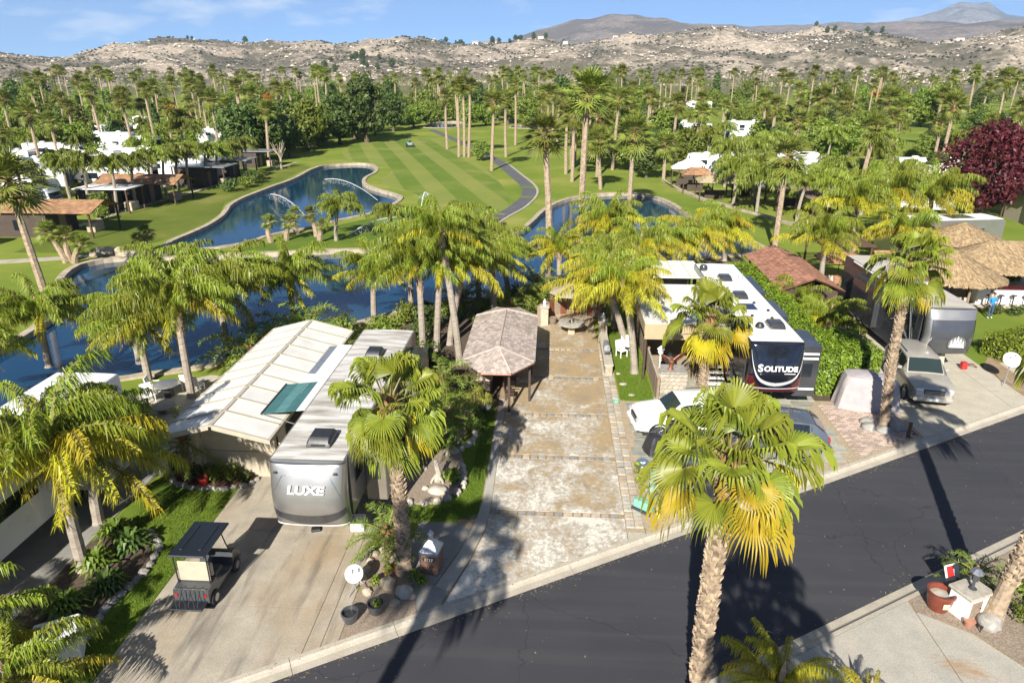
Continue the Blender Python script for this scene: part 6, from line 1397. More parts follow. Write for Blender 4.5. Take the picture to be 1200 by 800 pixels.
kg = thing('kettle_grill', 'black covered kettle grill in the shade behind the stone plinth', 'grill', (6.6, 34.6, .02)); MB().rock((0, 0, .75), (.42, .4, .5), 6, 14, 8).build('cover', MAT['cover_black'], kg, 2); MB().tube([(0, 0, 0), (0, 0, .5)], .3, 10).build('stand', MAT['cover_black'], kg)
st = thing('folding_steps', 'white-edged black steps below the trailer awning', 'steps', (8.75, 33.0, .02))
for k in range(4): MB().box((0, k * .3, .2 + k * .2), (1.0, .28, .04), 0, .005).build('tread', MAT['rvwhite'], st); 
for sx in (-1, 1): MB().tube([(sx * .5, -.1, .1), (sx * .5, 1.1, .95)], .03, 5).build('stringer', MAT['black'], st)
tg = MB(); tg.add([(8.2, 32.3, 3.25), (9.35, 31.7, 3.55), (9.35, 37.5, 3.6), (8.2, 37.5, 3.3)], [(0, 1, 2, 3)]); tg.add([(8.2, 32.3, 3.23), (9.35, 31.7, 3.53), (9.35, 37.5, 3.58), (8.2, 37.5, 3.28)], [(3, 2, 1, 0)])
aw2 = thing('trailer_awning', 'grey roll-out awning along the white-roofed trailer', 'awning'); tg.build('fabric', MAT['cover_grey'], aw2); MB().tube([(8.2, 32.25, 3.24), (8.2, 37.5, 3.29)], .05, 8).build('roller', MAT['black'], aw2); MB().tube([(8.2, 32.3, 3.2), (9.3, 32.6, 1.6)], .025, 6).build('arm', MAT['steel'], aw2); MB().tube([(8.2, 37.4, 3.2), (9.3, 37.2, 1.6)], .025, 6).build('arm', MAT['steel'], aw2)
# cars and clutter of the flagstone court
car('parked_suv', 'white sport utility vehicle on the flagstone court behind the fan palm', (6.25, 28.4, .03), rad(-82), 'whitepaint', 4.6, 1.9, 1.68, 1.05, 1.35, .35, .6)
car('parked_car', 'steel-blue crossover on the flagstone court, tail toward the hedge', (9.75, 27.1, .03), rad(-96), 'bluepaint', 4.7, 1.9, 1.62, .98, 1.2, .5, .85)
def covered(name, label, loc, rz, d, mat, cat, seed, top=.8):
    t = thing(name, label, cat, loc, rz); m = MB(); n = 26; V = []; F = []; rr = random.Random(seed); lv = [(1.04, 0), (1.0, .25), (.97, .55), (.93, .82), (.86, .95), (.6, 1.0), (.0, 1.01)]
    for f, z in lv:
        for k in range(n):
            a = 2 * math.pi * k / n; ca, sa = math.cos(a), math.sin(a); q = (abs(ca) ** 5 + abs(sa) ** 5) ** (-1 / 5); w_ = 1 + .035 * math.sin(a * 7 + seed) * (1 - z) + .02 * math.sin(a * 13 + z * 5)
            s = f * w_ * lerp(1, top, z); V.append((d[0] / 2 * q * ca * s, d[1] / 2 * q * sa * s, d[2] * z * (1 - .08 * (ca * top > .3))))
    for i in range(len(lv) - 1):
        for k in range(n): k2 = (k + 1) % n; F.append((i * n + k, i * n + k2, (i + 1) * n + k2, (i + 1) * n + k))
    m.add(V, F); m.build('cover', mat, t, True); MB().box((0, 0, .12), (d[0] * .8, d[1] * .8, .2)).build('base', MAT['rubber'], t); return t
covered('covered_grill', 'tall box under a black vinyl cover by the white vehicle', (5.55, 26.2, .03), .1, (.95, .9, 1.5), MAT['cover_black'], 'covered grill', 3, .8); covered('covered_smoker', 'lower black covered round grill left of the tall black cover', (4.75, 26.3, .03), .3, (.95, .95, .85), MAT['cover_black'], 'covered grill', 5, .7)
covered('covered_cart', 'cart under a lilac-grey cover between hedge and silver vehicle', (15.75, 31.3, .03), rad(-8), (2.9, 1.5, 1.75), MAT['cover_grey'], 'covered cart', 7, .92)
SV = car('parked_suv', 'champagne-silver sport utility vehicle on the pale right driveway', (19.2, 33.6, .03), rad(-9), 'silverpaint', 5.15, 2.02, 1.92, 1.16, 1.55, .25, .52)
tr = thing('transformer_box', 'pale green utility transformer on a concrete plinth near the kerb', 'utility box', (4.55, 22.6, .02), rad(-6)); MB().box((0, 0, .05), (1.35, 1.25, .12), 0, .02).build('plinth', MAT['stone_pale'], tr)
m = MB(); m.add([(-.55, -.48, .11), (.55, -.48, .11), (.55, .5, .11), (-.55, .5, .11), (-.55, -.30, .98), (.55, -.30, .98), (.55, .5, 1.05), (-.55, .5, 1.05)], [(0, 1, 5, 4), (1, 2, 6, 5), (2, 3, 7, 6), (3, 0, 4, 7), (4, 5, 6, 7)]); m.build('cabinet', MAT['utility'], tr); m = MB(); m.box((.15, -.42, .6), (.22, .02, .06)); m.build('warning_label', MAT['yellow'], tr)
ub = thing('utility_pedestal', 'low mint green utility pedestal beside the transformer', 'utility box', (3.72, 21.9, .02), rad(-38)); MB().box((0, 0, .05), (.86, .46, .1), 0, .02).build('base', MAT['gunmetal'], ub); MB().box((0, 0, .27), (.8, .4, .34), 0, .07).build('lid', MAT['utility2'], ub)
tag(MB().box((0, 0, .36), (.10, .04, .72), 0, .008).build('marker_post', MAT['yellow'], None, False, (4.2, 21.45, .02)), 'yellow marker post in front of the green transformer', 'marker post')
sg = thing('round_sign', 'round blue-grey lid sign with white marks in the gravel', 'sign', (3.95, 24.3, .02)); MB().tube([(0, .12, 0), (0, .06, .45)], .03, 6).build('post', MAT['steel'], sg); M = Matrix.Translation((0, 0, .5)) @ Matrix.Rotation(rad(38), 4, 'X'); MAT['signblue'] = pm('blue_grey_sign', (.06, .10, .15), (.05, .085, .13), 4, .4); MB().join(MB().lathe([(.0, -.02), (.3, -.02), (.31, 0), (.3, .02), (0, .02)], 24), M).build('disc', MAT['signblue'], sg)
m = MB()
for x, y in ((-.02, .1), (.02, -.1)): m.add([M @ Vector((x + a, y + b, .026)) for a, b in ((-.11, -.02), (-.05, .03), (.02, -.01), (.09, .04), (.13, -.01), (.05, -.05), (-.04, -.05))], [(0, 6, 5, 4, 3, 2, 1)[::-1]])
m.build('white_mark', MAT['lettering'], sg)
for i, (x, y, r) in enumerate(((4.05, 24.05, .42), (4.15, 23.6, .38))):
    t = thing('fan_palm_sprout', ['small fan palm sprout behind the round blue-grey sign', 'small fan palm sprout between sign and transformer'][i], 'palm', (x, y, .02)); MB().tube([(0, 0, 0), (0, 0, .3)], .06, 6).build('trunk', MAT['bark_fan'], t); c = MB().lathe([(.06, 0), (.08, .1), (0, .18)], 6).build('crown', MAT['bark_top'], t, False, (0, 0, .28)); add_fronds(c, crown_layout(8, 70, 5, 70 + i), lambda f: FANM, r / 1.4)
# hedges
hedge('tall lime green hedge right of the white-roofed trailer', 13.0, 32.4, 15.0, 50, 2.3, 51, 190); hedge('block of clipped hedge behind the lilac-grey covered cart', 15.2, 33.0, 17.0, 36.4, 2.2, 52, 230); hedge('hedge curving along the lawn at the right edge', 25.2, 38.9, 33.0, 40.3, 1.3, 53, 220, rad(26))
for i, (x, y, h, rc) in enumerate(((16.8, 39.5, 1.8, 2.1), (16.2, 43.5, 1.8, 2.2), (17.0, 41.6, 1.4, 1.9))): queen_palm(['low bushy palm over the hedge beside the silver-nosed trailer', 'low bushy palm behind the hedge near the clay tile roof', 'dark low palm tucked between two bushy palms by the hedge'][i], x, y, h, 0, rc, 700 + i, 22, .8, dead=0)
# silver-nosed trailer of the next lot
TR = rv('fifth_wheel_trailer', 'charcoal fifth-wheel trailer with silver nose and pine tree emblem', (21.15, 34.6, 0), 0, 11.5, 2.5, 3.9, 'charcoal', 'gunmetal', 'gunmetal', 'membrane')
MAT['tan_roof'] = pm('tan_roof_membrane', (.50, .46, .39), (.44, .40, .34), 1, .7); rv.roof.data.materials[0] = MAT['tan_roof']
cp, patch, capo = rv.cp, rv.patch, rv.cap
patch('upper_band', MAT['silver'], lambda a: 3.35, lambda a: 3.86, -84, 84, .01, 24, 4); patch('side_band', MAT['silver'], lambda a: 1.45, lambda a: 3.34, -84, -50, .01, 10, 8); patch('side_band', MAT['silver'], lambda a: 1.45, lambda a: 3.34, 62, 84, .01, 10, 8)
em = MB(); ye = cp(0, 2.2)[1] - .03; pr_ = [(.28 + .46 * math.cos(a), 2.1 + .42 * math.sin(a)) for a in [math.pi * 2 * k / 28 for k in range(28)] if math.sin(a) > -.45]
em.add([(x, ye, z) for x, z in pr_], [tuple(range(len(pr_)))]); ed = em.build('emblem', MAT['silver'], capo); m = MB()
for x, h in ((-.02, .42), (.13, .55), (.28, .66), (.43, .52), (.57, .38)):
    for k in range(3): w_ = (.10 - .022 * k) * (h / .55); z = 1.97 + h * .24 * k; m.add([(x - w_, ye - .012, z), (x + w_, ye - .012, z), (x, ye - .012, z + h * .42)], [(0, 1, 2)])
m.box((.28, ye - .008, 1.94), (.76, .01, .05)); m.build('pine_trees', MAT['lettering'], ed)
for k, (z, r_) in enumerate(((1.4, .9), (1.75, 1.25), (2.2, 1.5))):
    m = MB(); P = [(-1.262, 1.6 + 1.3 * k * .4 + r_ * 1.6 * t_, z + .7 * math.sin(t_ * 2.6) * r_ * .6) for t_ in [i / 12 for i in range(13)]]; m.tube(P, .035, 4); m.build('swoosh', MAT['silver'], TR)
side_windows(TR, -1, 2.5, [(1.8, .8, 2.75, .7), (4.6, .9, 2.6, .7)]); slide(TR, -1, 2.5, 5.6, 9.0, .35, .9, 3.3, 'charcoal', 'charcoal', False)
MB().tube([(-1.3, 2.2, 3.86), (-1.3, 10, 3.86)], .06, 8).build('awning_roller', MAT['rvwhite'], TR); MB().tube([(-1.3, 2.3, 3.7), (-1.3, 1.6, 1.7)], .02, 5).build('awning_arm', MAT['steel'], TR)
sk = MB(); sk.box((0, 0, 0), (1.9, .04, .95), M=Matrix.Translation((-.55, .95, 1.0)) @ Matrix.Rotation(rad(-18), 4, 'X') @ Matrix.Rotation(rad(6), 4, 'Y')); sk.build('nose_skirt', MAT['stucco'], TR)
roof_ac(TR, .3, 4.2, 3.94, 'white', .8, .6, .25); roof_vent(TR, -.2, 3.0, 3.94, 'white', .4)
for k in range(2):
    hp = MB().box((0, 0, 0), (1.15, .06, .9), 0, .01).build('folding_panel', MAT['maroon'] if False else MAT['taupe'], TR, False, (-.15 + k * 1.25 - .5, 5.6, 4.42)); hp.rotation_euler = (rad(-30), 0, 0); MB().box((0, -.035, 0), (1.0, .01, .76)).build('panel_insert', MAT['bronze'], hp)
ht_ = thing('hitch_tools', 'red hitch stand on the concrete below the silver nose', 'hitch stand', (23.1, 36.2, .03)); MB().box((0, 0, .2), (.3, .3, .4), 0, .03).build('stand', MAT['red'], ht_); MB().tube([(.1, 0, .3), (.6, .2, .2), (.8, .1, .05)], .04, 6).build('tongue', MAT['bronze'], ht_)
for i in range(2): pot(['white planter with red flowers behind the covered cart', 'pale planter box beside the white planter'][i], 17.6 + i * .1, 37.6 + i * .8, .3, .5, 'white', 'soil', None, 'gold_leaf' if i == 0 else 'lime_leaf')
# rocks and post at the leaning palm
for i, (x, y, r) in enumerate(((15.0, 28.9, .32), (15.5, 28.6, .3), (16.2, 28.9, .34), (16.4, 29.5, .26), (15.1, 29.5, .28))): boulder(['grey rock left of the leaning fan palm', 'grey rock at the foot of the leaning fan palm', 'pale rock right of the leaning fan palm', 'rock between leaning palm and pale driveway', 'rock behind the leaning fan palm by the cover'][i], x, y, (r * 1.3, r, r * .7), 'stone_grey', 50 + i, 'rocks round the leaning palm')
tag(MB().tube([(0, 0, 0), (0, 0, .75)], [.085, .08], 10).build('bollard', MAT['wood_dark'], None, False, (16.35, 28.15, .02)), 'dark brown post by the kerb near the leaning palm', 'post'); sheet('palm_pit', [(15.2, 27.6), (16.9, 28.3), (16.9, 28.9), (15.6, 28.3)], MAT['mulch'], .03)
# near corner at lower right
pt = pot('large dark red glazed pot with pale fill by the near kerb', 12.2, 17.35, .38, .66, 'terracotta', 'stone_pale'); MB().box((0, -.385, .36), (.2, .02, .2), 0, .008).build('crest', MAT['stone_tan'], pt)
pd = thing('mailbox_plinth', 'cream stucco plinth with brown door and carriage lantern at lower right', 'plinth', (12.95, 17.2, .02), rad(24)); MB().box((0, 0, .42), (.86, .66, .84), 0, .01).build('body', MAT['white'], pd); MB().box((0, 0, .89), (1.0, .8, .1), 0, .02).build('top_slab', MAT['stone_pale'], pd); d_ = MB().box((-.12, -.338, .42), (.44, .02, .6), 0, .006).build('door', MAT['wood'], pd); MB().lathe([(.03, 0), (.03, .03)], 8).build('knob', MAT['black'], d_, False, (.04, -.35, .45))
ln2 = MB().lathe([(.13, .94), (.05, .97), (.04, 1.2), (.10, 1.24), (.13, 1.52), (.18, 1.54), (.06, 1.68), (0, 1.74)], 8).build('lantern', MAT['gunmetal'], pd); MB().lathe([(.135, 1.52), (.2, 1.53), (.07, 1.67), (0, 1.73)], 8).build('lantern_cap', MAT['alloy'], ln2)
sgn = thing('yard_sign', 'small red and white yard sign at the near kerb', 'sign', (13.0, 18.3, .02), rad(20)); o_ = MB().box((0, 0, 0), (.55, .03, .5), 0, .005).build('board', MAT['white'], sgn, False, (0, 0, .62)); o_.rotation_euler = (rad(-25), 0, 0); MB().box((-.08, -.02, .03), (.26, .012, .34)).build('red_panel', MAT['red'], o_); MB().tube([(0, .05, 0), (0, 0, .5)], .02, 5).build('stake', MAT['steel'], sgn)
small_palm('small bright feather palm between the lantern plinth and near kerb', 13.7, 18.3, .7, .85, 81, 22); 
for i, (x, y, r, h, mm) in enumerate(((14.0, 17.7, .4, .6, 'lime_leaf'), (13.3, 18.0, .3, .55, 'lime_leaf'), (14.6, 16.9, .5, .6, 'mid_leaf'), (15.2, 18.0, .55, .8, 'mid_leaf'))): shrub(['lime green bush behind the lantern plinth', 'thin lime bush beside the small yard sign', 'green bush right of the bulging palm base', 'leafy green bush at the right edge behind the palm trunk'][i], x, y, r, h, mm, 380, .07, 85 + i)
spiky('dark agave at the right edge behind the bulging palm', 15.6, 17.4, .9, .9, 'date', 40, 88, w=.07)
tag(MB().lathe([(.12, 0), (.16, .18), (.17, .2), (.12, .2)], 12).build('clay_pot', MAT['tile_clay'], None, True, (12.75, 16.65, .02)), 'small upturned clay pot before the cream plinth', 'flower pot'); boulder('bulging grey boulder at the palm base, lower right', 13.35, 16.7, (.36, .34, .3), 'stone_grey', 70)
sc_ = thing('scissor_light', 'small black spotlight in the gravel before the cream plinth', 'spotlight', (12.95, 16.4, .02)); MB().tube([(0, 0, 0), (0, 0, .12)], .015, 5).build('stake', MAT['black'], sc_); MB().lathe([(.03, 0), (.05, .1), (.0, .1)], 8).build('head', MAT['black'], sc_, False, (0, 0, .12))
# ------------------------------------------------------------------ right-hand lots beyond the charcoal trailer
palapa('conical thatched palapa nearest the person in blue', 28.2, 48.2, 3.3, 2.15, 3.85, 3); palapa('long thatched palapa at the right edge behind the conical one', 34.2, 50.6, 3.3, 2.4, 4.0, 4, 1.0, 8, 2.4); palapa('small thatched palapa beside the plum-red tree', 34.2, 58.2, 3.3, 2.4, 3.8, 5)
for i, (x, y, a) in enumerate(((26.2, 46.4, 0), (27.2, 46.0, .3), (28.3, 46.2, -.3), (26.8, 47.6, 2))): chair(['tan lounge chair at the left under the conical palapa', 'tan lounge chair second under the conical palapa', 'tan lounge chair third under the conical palapa', 'tan lounge chair at the back under the conical palapa'][i], x, y, a, 'stucco', 'lounge chairs under the conical palapa')
bbq = thing('patio_bar', 'white and maroon patio bar under the long palapa', 'bar', (32.6, 48.4, .02)); MB().box((0, 0, .55), (4.6, .7, 1.1), 0, .02).build('cabinet', MAT['white'], bbq); MB().box((0, 0, 1.13), (4.9, .95, .07), 0, .02).build('counter_top', MAT['maroon'], bbq)
for i in range(5): obj('stool', MB().lathe([(.16, 0), (.05, .05), (.04, .7), (.18, .72), (.18, .78)], 10).mesh('stool', MAT['black']), None, (30.9 + i * .85, 47.7, .02)); tag(bpy.context.scene.objects[-1] if False else [o for o in COL.objects][-1], 'black bar stool in front of the patio bar', 'stool', 'bar stools at the patio bar')
for i, (x, y) in enumerate(((30.4, 45.9), (31.6, 45.6), (32.8, 45.9), (34.0, 46.2))): shrub(['dark bush beside the person in blue', 'dark bush second from the person in blue', 'flowering bush at the edge of the palapa lawn', 'dark bush at the right edge by the palapas'][i], x, y, .6, .8, 'dark_leaf' if i != 2 else 'mid_leaf', 360, .09, 120 + i)
wd = thing('red_shed', 'small red shed with white trim behind the conical palapa', 'shed', (26.4, 54.6, 0)); MB().box((0, 0, 1.1), (1.3, 1.2, 1.8)).build('wall', MAT['red'], wd); gable(wd, -.8, .8, -.75, .75, 1.8, 2.2, MAT['shingle_brown'], 'x', .3, .4)
for x in (-.6, .6): MB().box((x, -.61, .9), (.1, .04, 1.8)).build('trim', MAT['white'], wd)
hedge('low green hedge behind the long palapa', 33.2, 54.0, 37.0, 55.0, 1.6, 61, 120, 0, 'hedge_leaf', .1)
# person
def person(label, loc, rz):
    J = [(0, 0, .95), (0, 0, 1.15), (0, .01, 1.38), (0, .01, 1.50), (0, -.01, 1.62), (0, -.02, 1.72)]; rads = [.15, .14, .155, .06, .095, .085]; E = [(i, i + 1) for i in range(5)]; mesh_v = list(J); rr_ = list(rads)
    def chain(root, pts, rs):
        k = root
        for p, r in zip(pts, rs): mesh_v.append(p); rr_.append(r); E.append((k, len(mesh_v) - 1)); k = len(mesh_v) - 1
        return k
    for s in (-1, 1):
        chain(0, [(s * .10, 0, .88), (s * .12, -.03, .50), (s * .12, .02, .10), (s * .13, -.12, .04)], [.095, .065, .045, .04])
        h = chain(2, [(s * .19, .01, 1.40), (s * .33, .05, 1.17), (s * .25, -.10, 1.00), (s * .22, -.14, .96)], [.065, .05, .036, .032])
        for q in range(5):
            a = (q - 2) * .02; chain(h, [(s * .21 + a, -.18 - (.01 if 0 < q < 4 else 0), .945), (s * .20 + a * 1.2, -.21 - (.015 if 0 < q < 4 else -.01), .92)], [.010, .008])
    me = bpy.data.meshes.new('person'); me.from_pydata(mesh_v, E, []); o = bpy.data.objects.new('tmp', me); COL.objects.link(o)
    o.modifiers.new('s', 'SKIN'); 
    for i, v in enumerate(me.skin_vertices[0].data): v.radius = (rr_[i], rr_[i] * .8 if i < 3 else rr_[i]); v.use_root = (i == 0)
    sb = o.modifiers.new('u', 'SUBSURF'); sb.levels = 2; sb.render_levels = 2
    ev = bpy.data.meshes.new_from_object(o.evaluated_get(bpy.context.evaluated_depsgraph_get())); bpy.data.objects.remove(o)
    ev.materials.clear()
    for m_ in ('skin', 'blue_shirt', 'denim', 'white'): ev.materials.append(MAT[m_])
    for p in ev.polygons:
        z, x = p.center.z, abs(p.center.x); p.use_smooth = True
        p.material_index = 3 if z < .10 else 2 if (z < .97 and x < .205) else 1 if (z < 1.46 and not (x > .2 and z < 1.16)) else 0
    t = tag(obj('person', ev, None, loc, rz), label, 'person'); MB().rock((0, .01, 1.72), (.1, .11, .10), 3, 12, 8).build('hair', MAT['wood_dark'], t, 2)
    f = MB()
    for s in (-1, 1): f.rock((s * .035, -.095, 1.68), (.012, .008, .008), 1, 6, 4)
    f.build('eyes', MAT['black'], t); f = MB(); f.rock((0, -.105, 1.65), (.014, .018, .022), 2, 6, 4); f.build('nose', MAT['skin'], t); f = MB(); f.rock((0, -.09, 1.605), (.03, .008, .008), 2, 6, 4); f.build('mouth', MAT['red'], t)
    return t
person('person in bright blue shirt and jeans standing before the palapas', (29.5, 45.0, .01), rad(10))
# clay-tiled casita and patio by the lake
CT = thing('tile_roof_casita', 'low casita with brown clay tile roof behind the hedge', 'casita', (16.9, 47.6, 0)); MB().box((0, 0, 1.15), (3.4, 8.6, 2.3)).build('wall', MAT['brownwall'], CT); gable(CT, -2.0, 2.0, -4.6, 4.6, 2.3, 3.1, MAT['tile_clay'], 'y', .28, .26); MB().box((1.72, -1, 1.2), (.03, 1.4, 1.0)).build('window', MAT['glass'], CT); MB().box((1.72, 2, 1.05), (.03, .9, 2.0)).build('door', MAT['wood'], CT)
MAT['clay_canvas'] = pm('terracotta_canvas', (.38, .19, .10), (.32, .16, .085), 3, .85)
parasol('round terracotta parasol on the lakeside patio right of the tile roof', 22.3, 52.6, 1.9, 2.1, 2.65, MAT['clay_canvas'], 1, 10)
for i, (x, y) in enumerate(((21.3, 51.2), (22.8, 50.9), (23.6, 52.2))): chair(['pale armchair left under the terracotta parasol', 'pale armchair in front of the terracotta parasol', 'pale armchair right of the terracotta parasol'][i], x, y, i * 1.5, 'stucco', 'armchairs under the terracotta parasol')
pot('tall clay urn on the patio under the terracotta parasol', 21.9, 51.7, .3, .8, 'tile_clay')
dk = thing('lattice_pergola', 'dark pergola behind the charcoal trailer roof', 'pergola', (23.6, 56.5, 0))
for x in (-1.8, 1.8):
    for y in (-2, 2): MB().box((x, y, 1.25), (.14, .14, 2.5)).build('post', MAT['wood_dark'], dk)
for k in range(9): MB().box((0, -2.1 + k * .52, 2.55), (4.2, .08, .14)).build('rafter', MAT['wood_dark'], dk)
# plum-red tree, other marked trees
RT = tree_meshes(460, 10.5, 9.5, 1.8, 46, 150, .26, 'red_leaf'); t = thing('plum_tree', 'plum-red leaved tree at the right behind the thatched roofs', 'tree', (47.5, 79, 0)); obj('trunk', RT[0], t); obj('crown', RT[1], t)
t = thing('plum_tree', 'lower plum-red tree touching the larger one on its right', 'tree', (53.5, 82, 0), 2.0); obj('trunk', RT[0], t); obj('crown', RT[1], t); t.scale = (.8, .8, .72)
bt = thing('bare_tree', 'bare pale-branched tree on the bank above the small pond', 'tree', (-45.5, 115, 0)); m = MB(); rr = random.Random(9); m.tube([(0, 0, 0), (.1, 0, 1.4), (0, .1, 2.4)], [.22, .17, .13], 7)
for k in range(12): a = k * 2.4; e = Vector((math.cos(a) * rr.uniform(.8, 1.6), math.sin(a) * rr.uniform(.8, 1.6), rr.uniform(3.2, 4.8))); m.tube([(0, .05, 1.5 + .08 * k), e * .55 + Vector((0, 0, .8)), e], [.09, .06, .03], 5)
m.build('branches', MAT['stone_tan'], bt)
shrub('bright yellow-green bush beside the brown-roofed shed', -51.5, 75.2, 1.3, 2.6, 'lime_leaf', 900, .16, 130); shrub('ball-clipped green bush beside the brown-roofed shed', -49.6, 72.6, .9, 1.5, 'mid_leaf', 700, .12, 131); shrub('red flowering bush before the brown-roofed shed', -51.0, 66.0, 1.4, 1.8, 'red_leaf', 700, .14, 132)
for i, (x, y, r, h) in enumerate(((-43.9, 91.9, 1.7, 1.8), (-43.0, 95.5, 1.3, 1.6), (-43.5, 99.0, 1.6, 2.0), (-44.2, 103, 1.3, 1.5))): shrub(['rounded shrub on the pond bank nearest the trailers', 'second rounded shrub along the pond bank', 'third rounded shrub along the pond bank', 'fourth rounded shrub along the pond bank by the bare tree'][i], x, y, r, h, 'mid_leaf' if i % 2 else 'dark_leaf', 700, .16, 140 + i)
# rocks of the little waterfall between pond and lake
for i in range(16): boulder('tan boulder of the waterfall between pond and lake', -40.4 + i * .38 + U(-.2, .2), 57.6 + .6 * math.sin(i * .5) + U(-.3, .5), (U(.4, .8), U(.35, .6), U(.3, .55)), 'stone_tan', 150 + i, 'waterfall boulders between pond and lake')
# shore planting along the near lake edge
SH = [(-12.6, 38.6), (-10.6, 40.2), (-9.4, 41.6), (-8.4, 43.0), (-7.6, 40.2), (-6.6, 42.6), (-4.0, 43.8), (-2.2, 45.6), (-.6, 46.8), (1.2, 47.8), (2.6, 49.0), (-1.4, 44.4), (-7.8, 37.8), (-8.6, 35.6), (-7.4, 33.2), (-8.2, 31.8), (-6.6, 34.4), (4.6, 49.8), (6.2, 51.2)]
for i, (x, y) in enumerate(SH): shrub('shore shrub ' + ['behind the pavilion corner', 'right of the lone queen palm', 'on the water edge by the teal awning', 'at the lake beyond the silver trailer', 'under the queen palm clump', 'on the shore behind the palm clump', 'behind the gazebo roof', 'at the water left of the gazebo ridge', 'at the water behind the gazebo ridge', 'on the shore left of the umbrella', 'on the shore behind the umbrella', 'between the gazebo and first pillar', 'behind the silver trailer tail', 'beside the silver trailer tail', 'beside the gazebo left eave', 'in the gap of trailer and gazebo', 'at the foot of the palm clump', 'on the shore right of the umbrella', 'on the shore by the golden palms'][i], x, y, U(.8, 1.3), U(.9, 1.8), R.choice(['dark_leaf', 'dark_leaf', 'mid_leaf', 'lime_leaf']), 620, .12, 160 + i, 'shrubs on the near lake shore')
for i, (x, y, h, rc) in enumerate(((-2.6, 43.6, 1.1, 1.7), (.2, 46.0, .9, 1.5), (-6.0, 44.2, 1.2, 1.8), (-1.0, 47.6, 1.3, 1.8))): small_palm(['feather palm on the shore behind the gazebo', 'low feather palm behind the first pillar', 'feather palm on the shore left of the gazebo', 'feather palm leaning over the water by the umbrella'][i], x, y, h, rc, 180 + i, 24)
# ------------------------------------------------------------------ mid-distance palms set out by hand
FM = [(2.5, 53.9, 13.9, 0, 2.4, 'tallest fan palm in the middle, trunk rising from the lake shore'), (-.1, 50.7, 11.2, -.3, 1.9, 'tall slim fan palm left of the tallest one'), (9.0, 80, 8.9, -.2, 2.7, 'fan palm with thick trunk at the right pond rim'), (6.8, 97, 6.3, -.6, 2.7, 'fan palm beyond the rim of the right pond'), (16.7, 105.4, 5.2, 0, 2.7, 'short fan palm left of the parasol row'), (20.8, 63.5, 8.4, 0, 2.2, 'slender fan palm on the lawn behind the tile roof'), (58.1, 160.6, 9.8, .2, 3.4, 'fan palm on the right lawn, first of three'), (67.2, 168.9, 8.4, -.3, 3.2, 'fan palm on the right lawn, second of three'), (68.8, 152.4, 9.7, 0, 3.5, 'fan palm on the right lawn, third of three'), (106.3, 177.5, 13.5, -.6, 3.4, 'tall fan palm far right above the plum-red tree'), (-37.8, 46.8, 8.2, -.3, 2.8, 'tall leaning fan palm on the left lake bank'),
      (-22.1, 147.2, 10.5, .2, 2.1, 'fan palm at the left of the fairway group'), (-17.9, 133.8, 12.5, -.1, 2.0, 'first fan palm of the tight trio by the path'), (-16.9, 134.2, 13.3, .2, 2.0, 'second fan palm of the tight trio by the path'), (-16.0, 133.7, 12.8, .5, 2.0, 'third fan palm of the tight trio by the path'), (-10.0, 115.1, 10.7, .4, 2.4, 'fan palm beside the bend of the cart path'), (-8.9, 134.3, 10.5, 0, 2.1, 'fan palm beyond the bend of the cart path'), (-8.3, 156.8, 12.4, .2, 2.1, 'tall fan palm farthest along the cart path'), (2.2, 112, 9.5, 0, 2.2, 'fan palm on the lawn behind the tall slim one'), (3.2, 118, 10.5, 0, 2.2, 'second fan palm on the lawn behind the tall slim one')]
for x, y, h, dx, rc, lb in FM: far_palm('fan', x, y, h, dx, rc, lb, 'fan palms on the golf course')
QM = [(-50.4, 76.5, 5.6, .4, 2.2), (-50.3, 80.3, 5.3, .3, 2.2), (-51.6, 86.8, 5.3, .3, 2.2), (-51.5, 89.4, 5, .4, 2.2), (-51.2, 92.2, 5, .3, 2.3), (-50.5, 93.7, 5.1, .3, 2.1), (-49.4, 96.7, 4.9, .4, 2.2), (-49.3, 100, 4.4, .4, 2), (-49.7, 104.2, 4.3, .4, 2.1), (-48.6, 108, 4.6, .2, 2.1), (-53.6, 76.3, 5.8, .7, 2.4), (-59.2, 81.5, 4.9, -.2, 2.5), (-56, 70, 5.5, 0, 2.4)]
for i, (x, y, h, dx, rc) in enumerate(QM): far_palm('queen', x, y, h, dx, rc, 'queen palm in the row along the left bank trailers', 'queen palms along the left bank')
for i, (x, y, h, dx, rc) in enumerate([(-41.8, 55.1, 2.7, -.9, 1.2), (-41.5, 55.4, 2.3, 0, 1.1), (-41.0, 55.1, 1.7, 1.0, 1.05), (-36.1, 58.2, 2.0, 0, .95), (-36.6, 58.4, 1.3, -.7, .8)]): far_palm('fan', x, y, h, dx, rc, ['left palm of the short trio by the waterfall', 'middle palm of the short trio by the waterfall', 'right palm of the short trio by the waterfall', 'taller short palm on the waterfall rocks', 'stubby palm on the waterfall rocks'][i], 'short palms by the waterfall')
for i, (x, y, h, dx, rc) in enumerate([(-20.9, 64.5, 3.3, .3, 2.3), (-15.9, 66.3, 2.5, .2, 1.7), (-27.0, 63.5, 2.0, -.1, .9), (-25.8, 64.3, 1.8, .3, .95), (-25.8, 67.3, 2.1, -.2, .9), (-23.4, 66.2, 2.3, -.4, .95), (-22.3, 63.7, 1.8, .4, .8), (-6.7, 72.5, 1.5, 0, .8)]): far_palm('queen' if i < 2 else 'fan', x, y, h, dx, rc, ['leafy queen palm on the green between pond and lake', 'smaller queen palm on the green near the path', 'stub palm farthest left on the green', 'stub palm second from left on the green', 'stub palm at the pond rim of the green', 'slanting stub palm in the middle of the green', 'shortest stub palm next to the leafy queen palm', 'tiny palm beside the end of the cart path'][i], 'palms on the green between pond and lake')
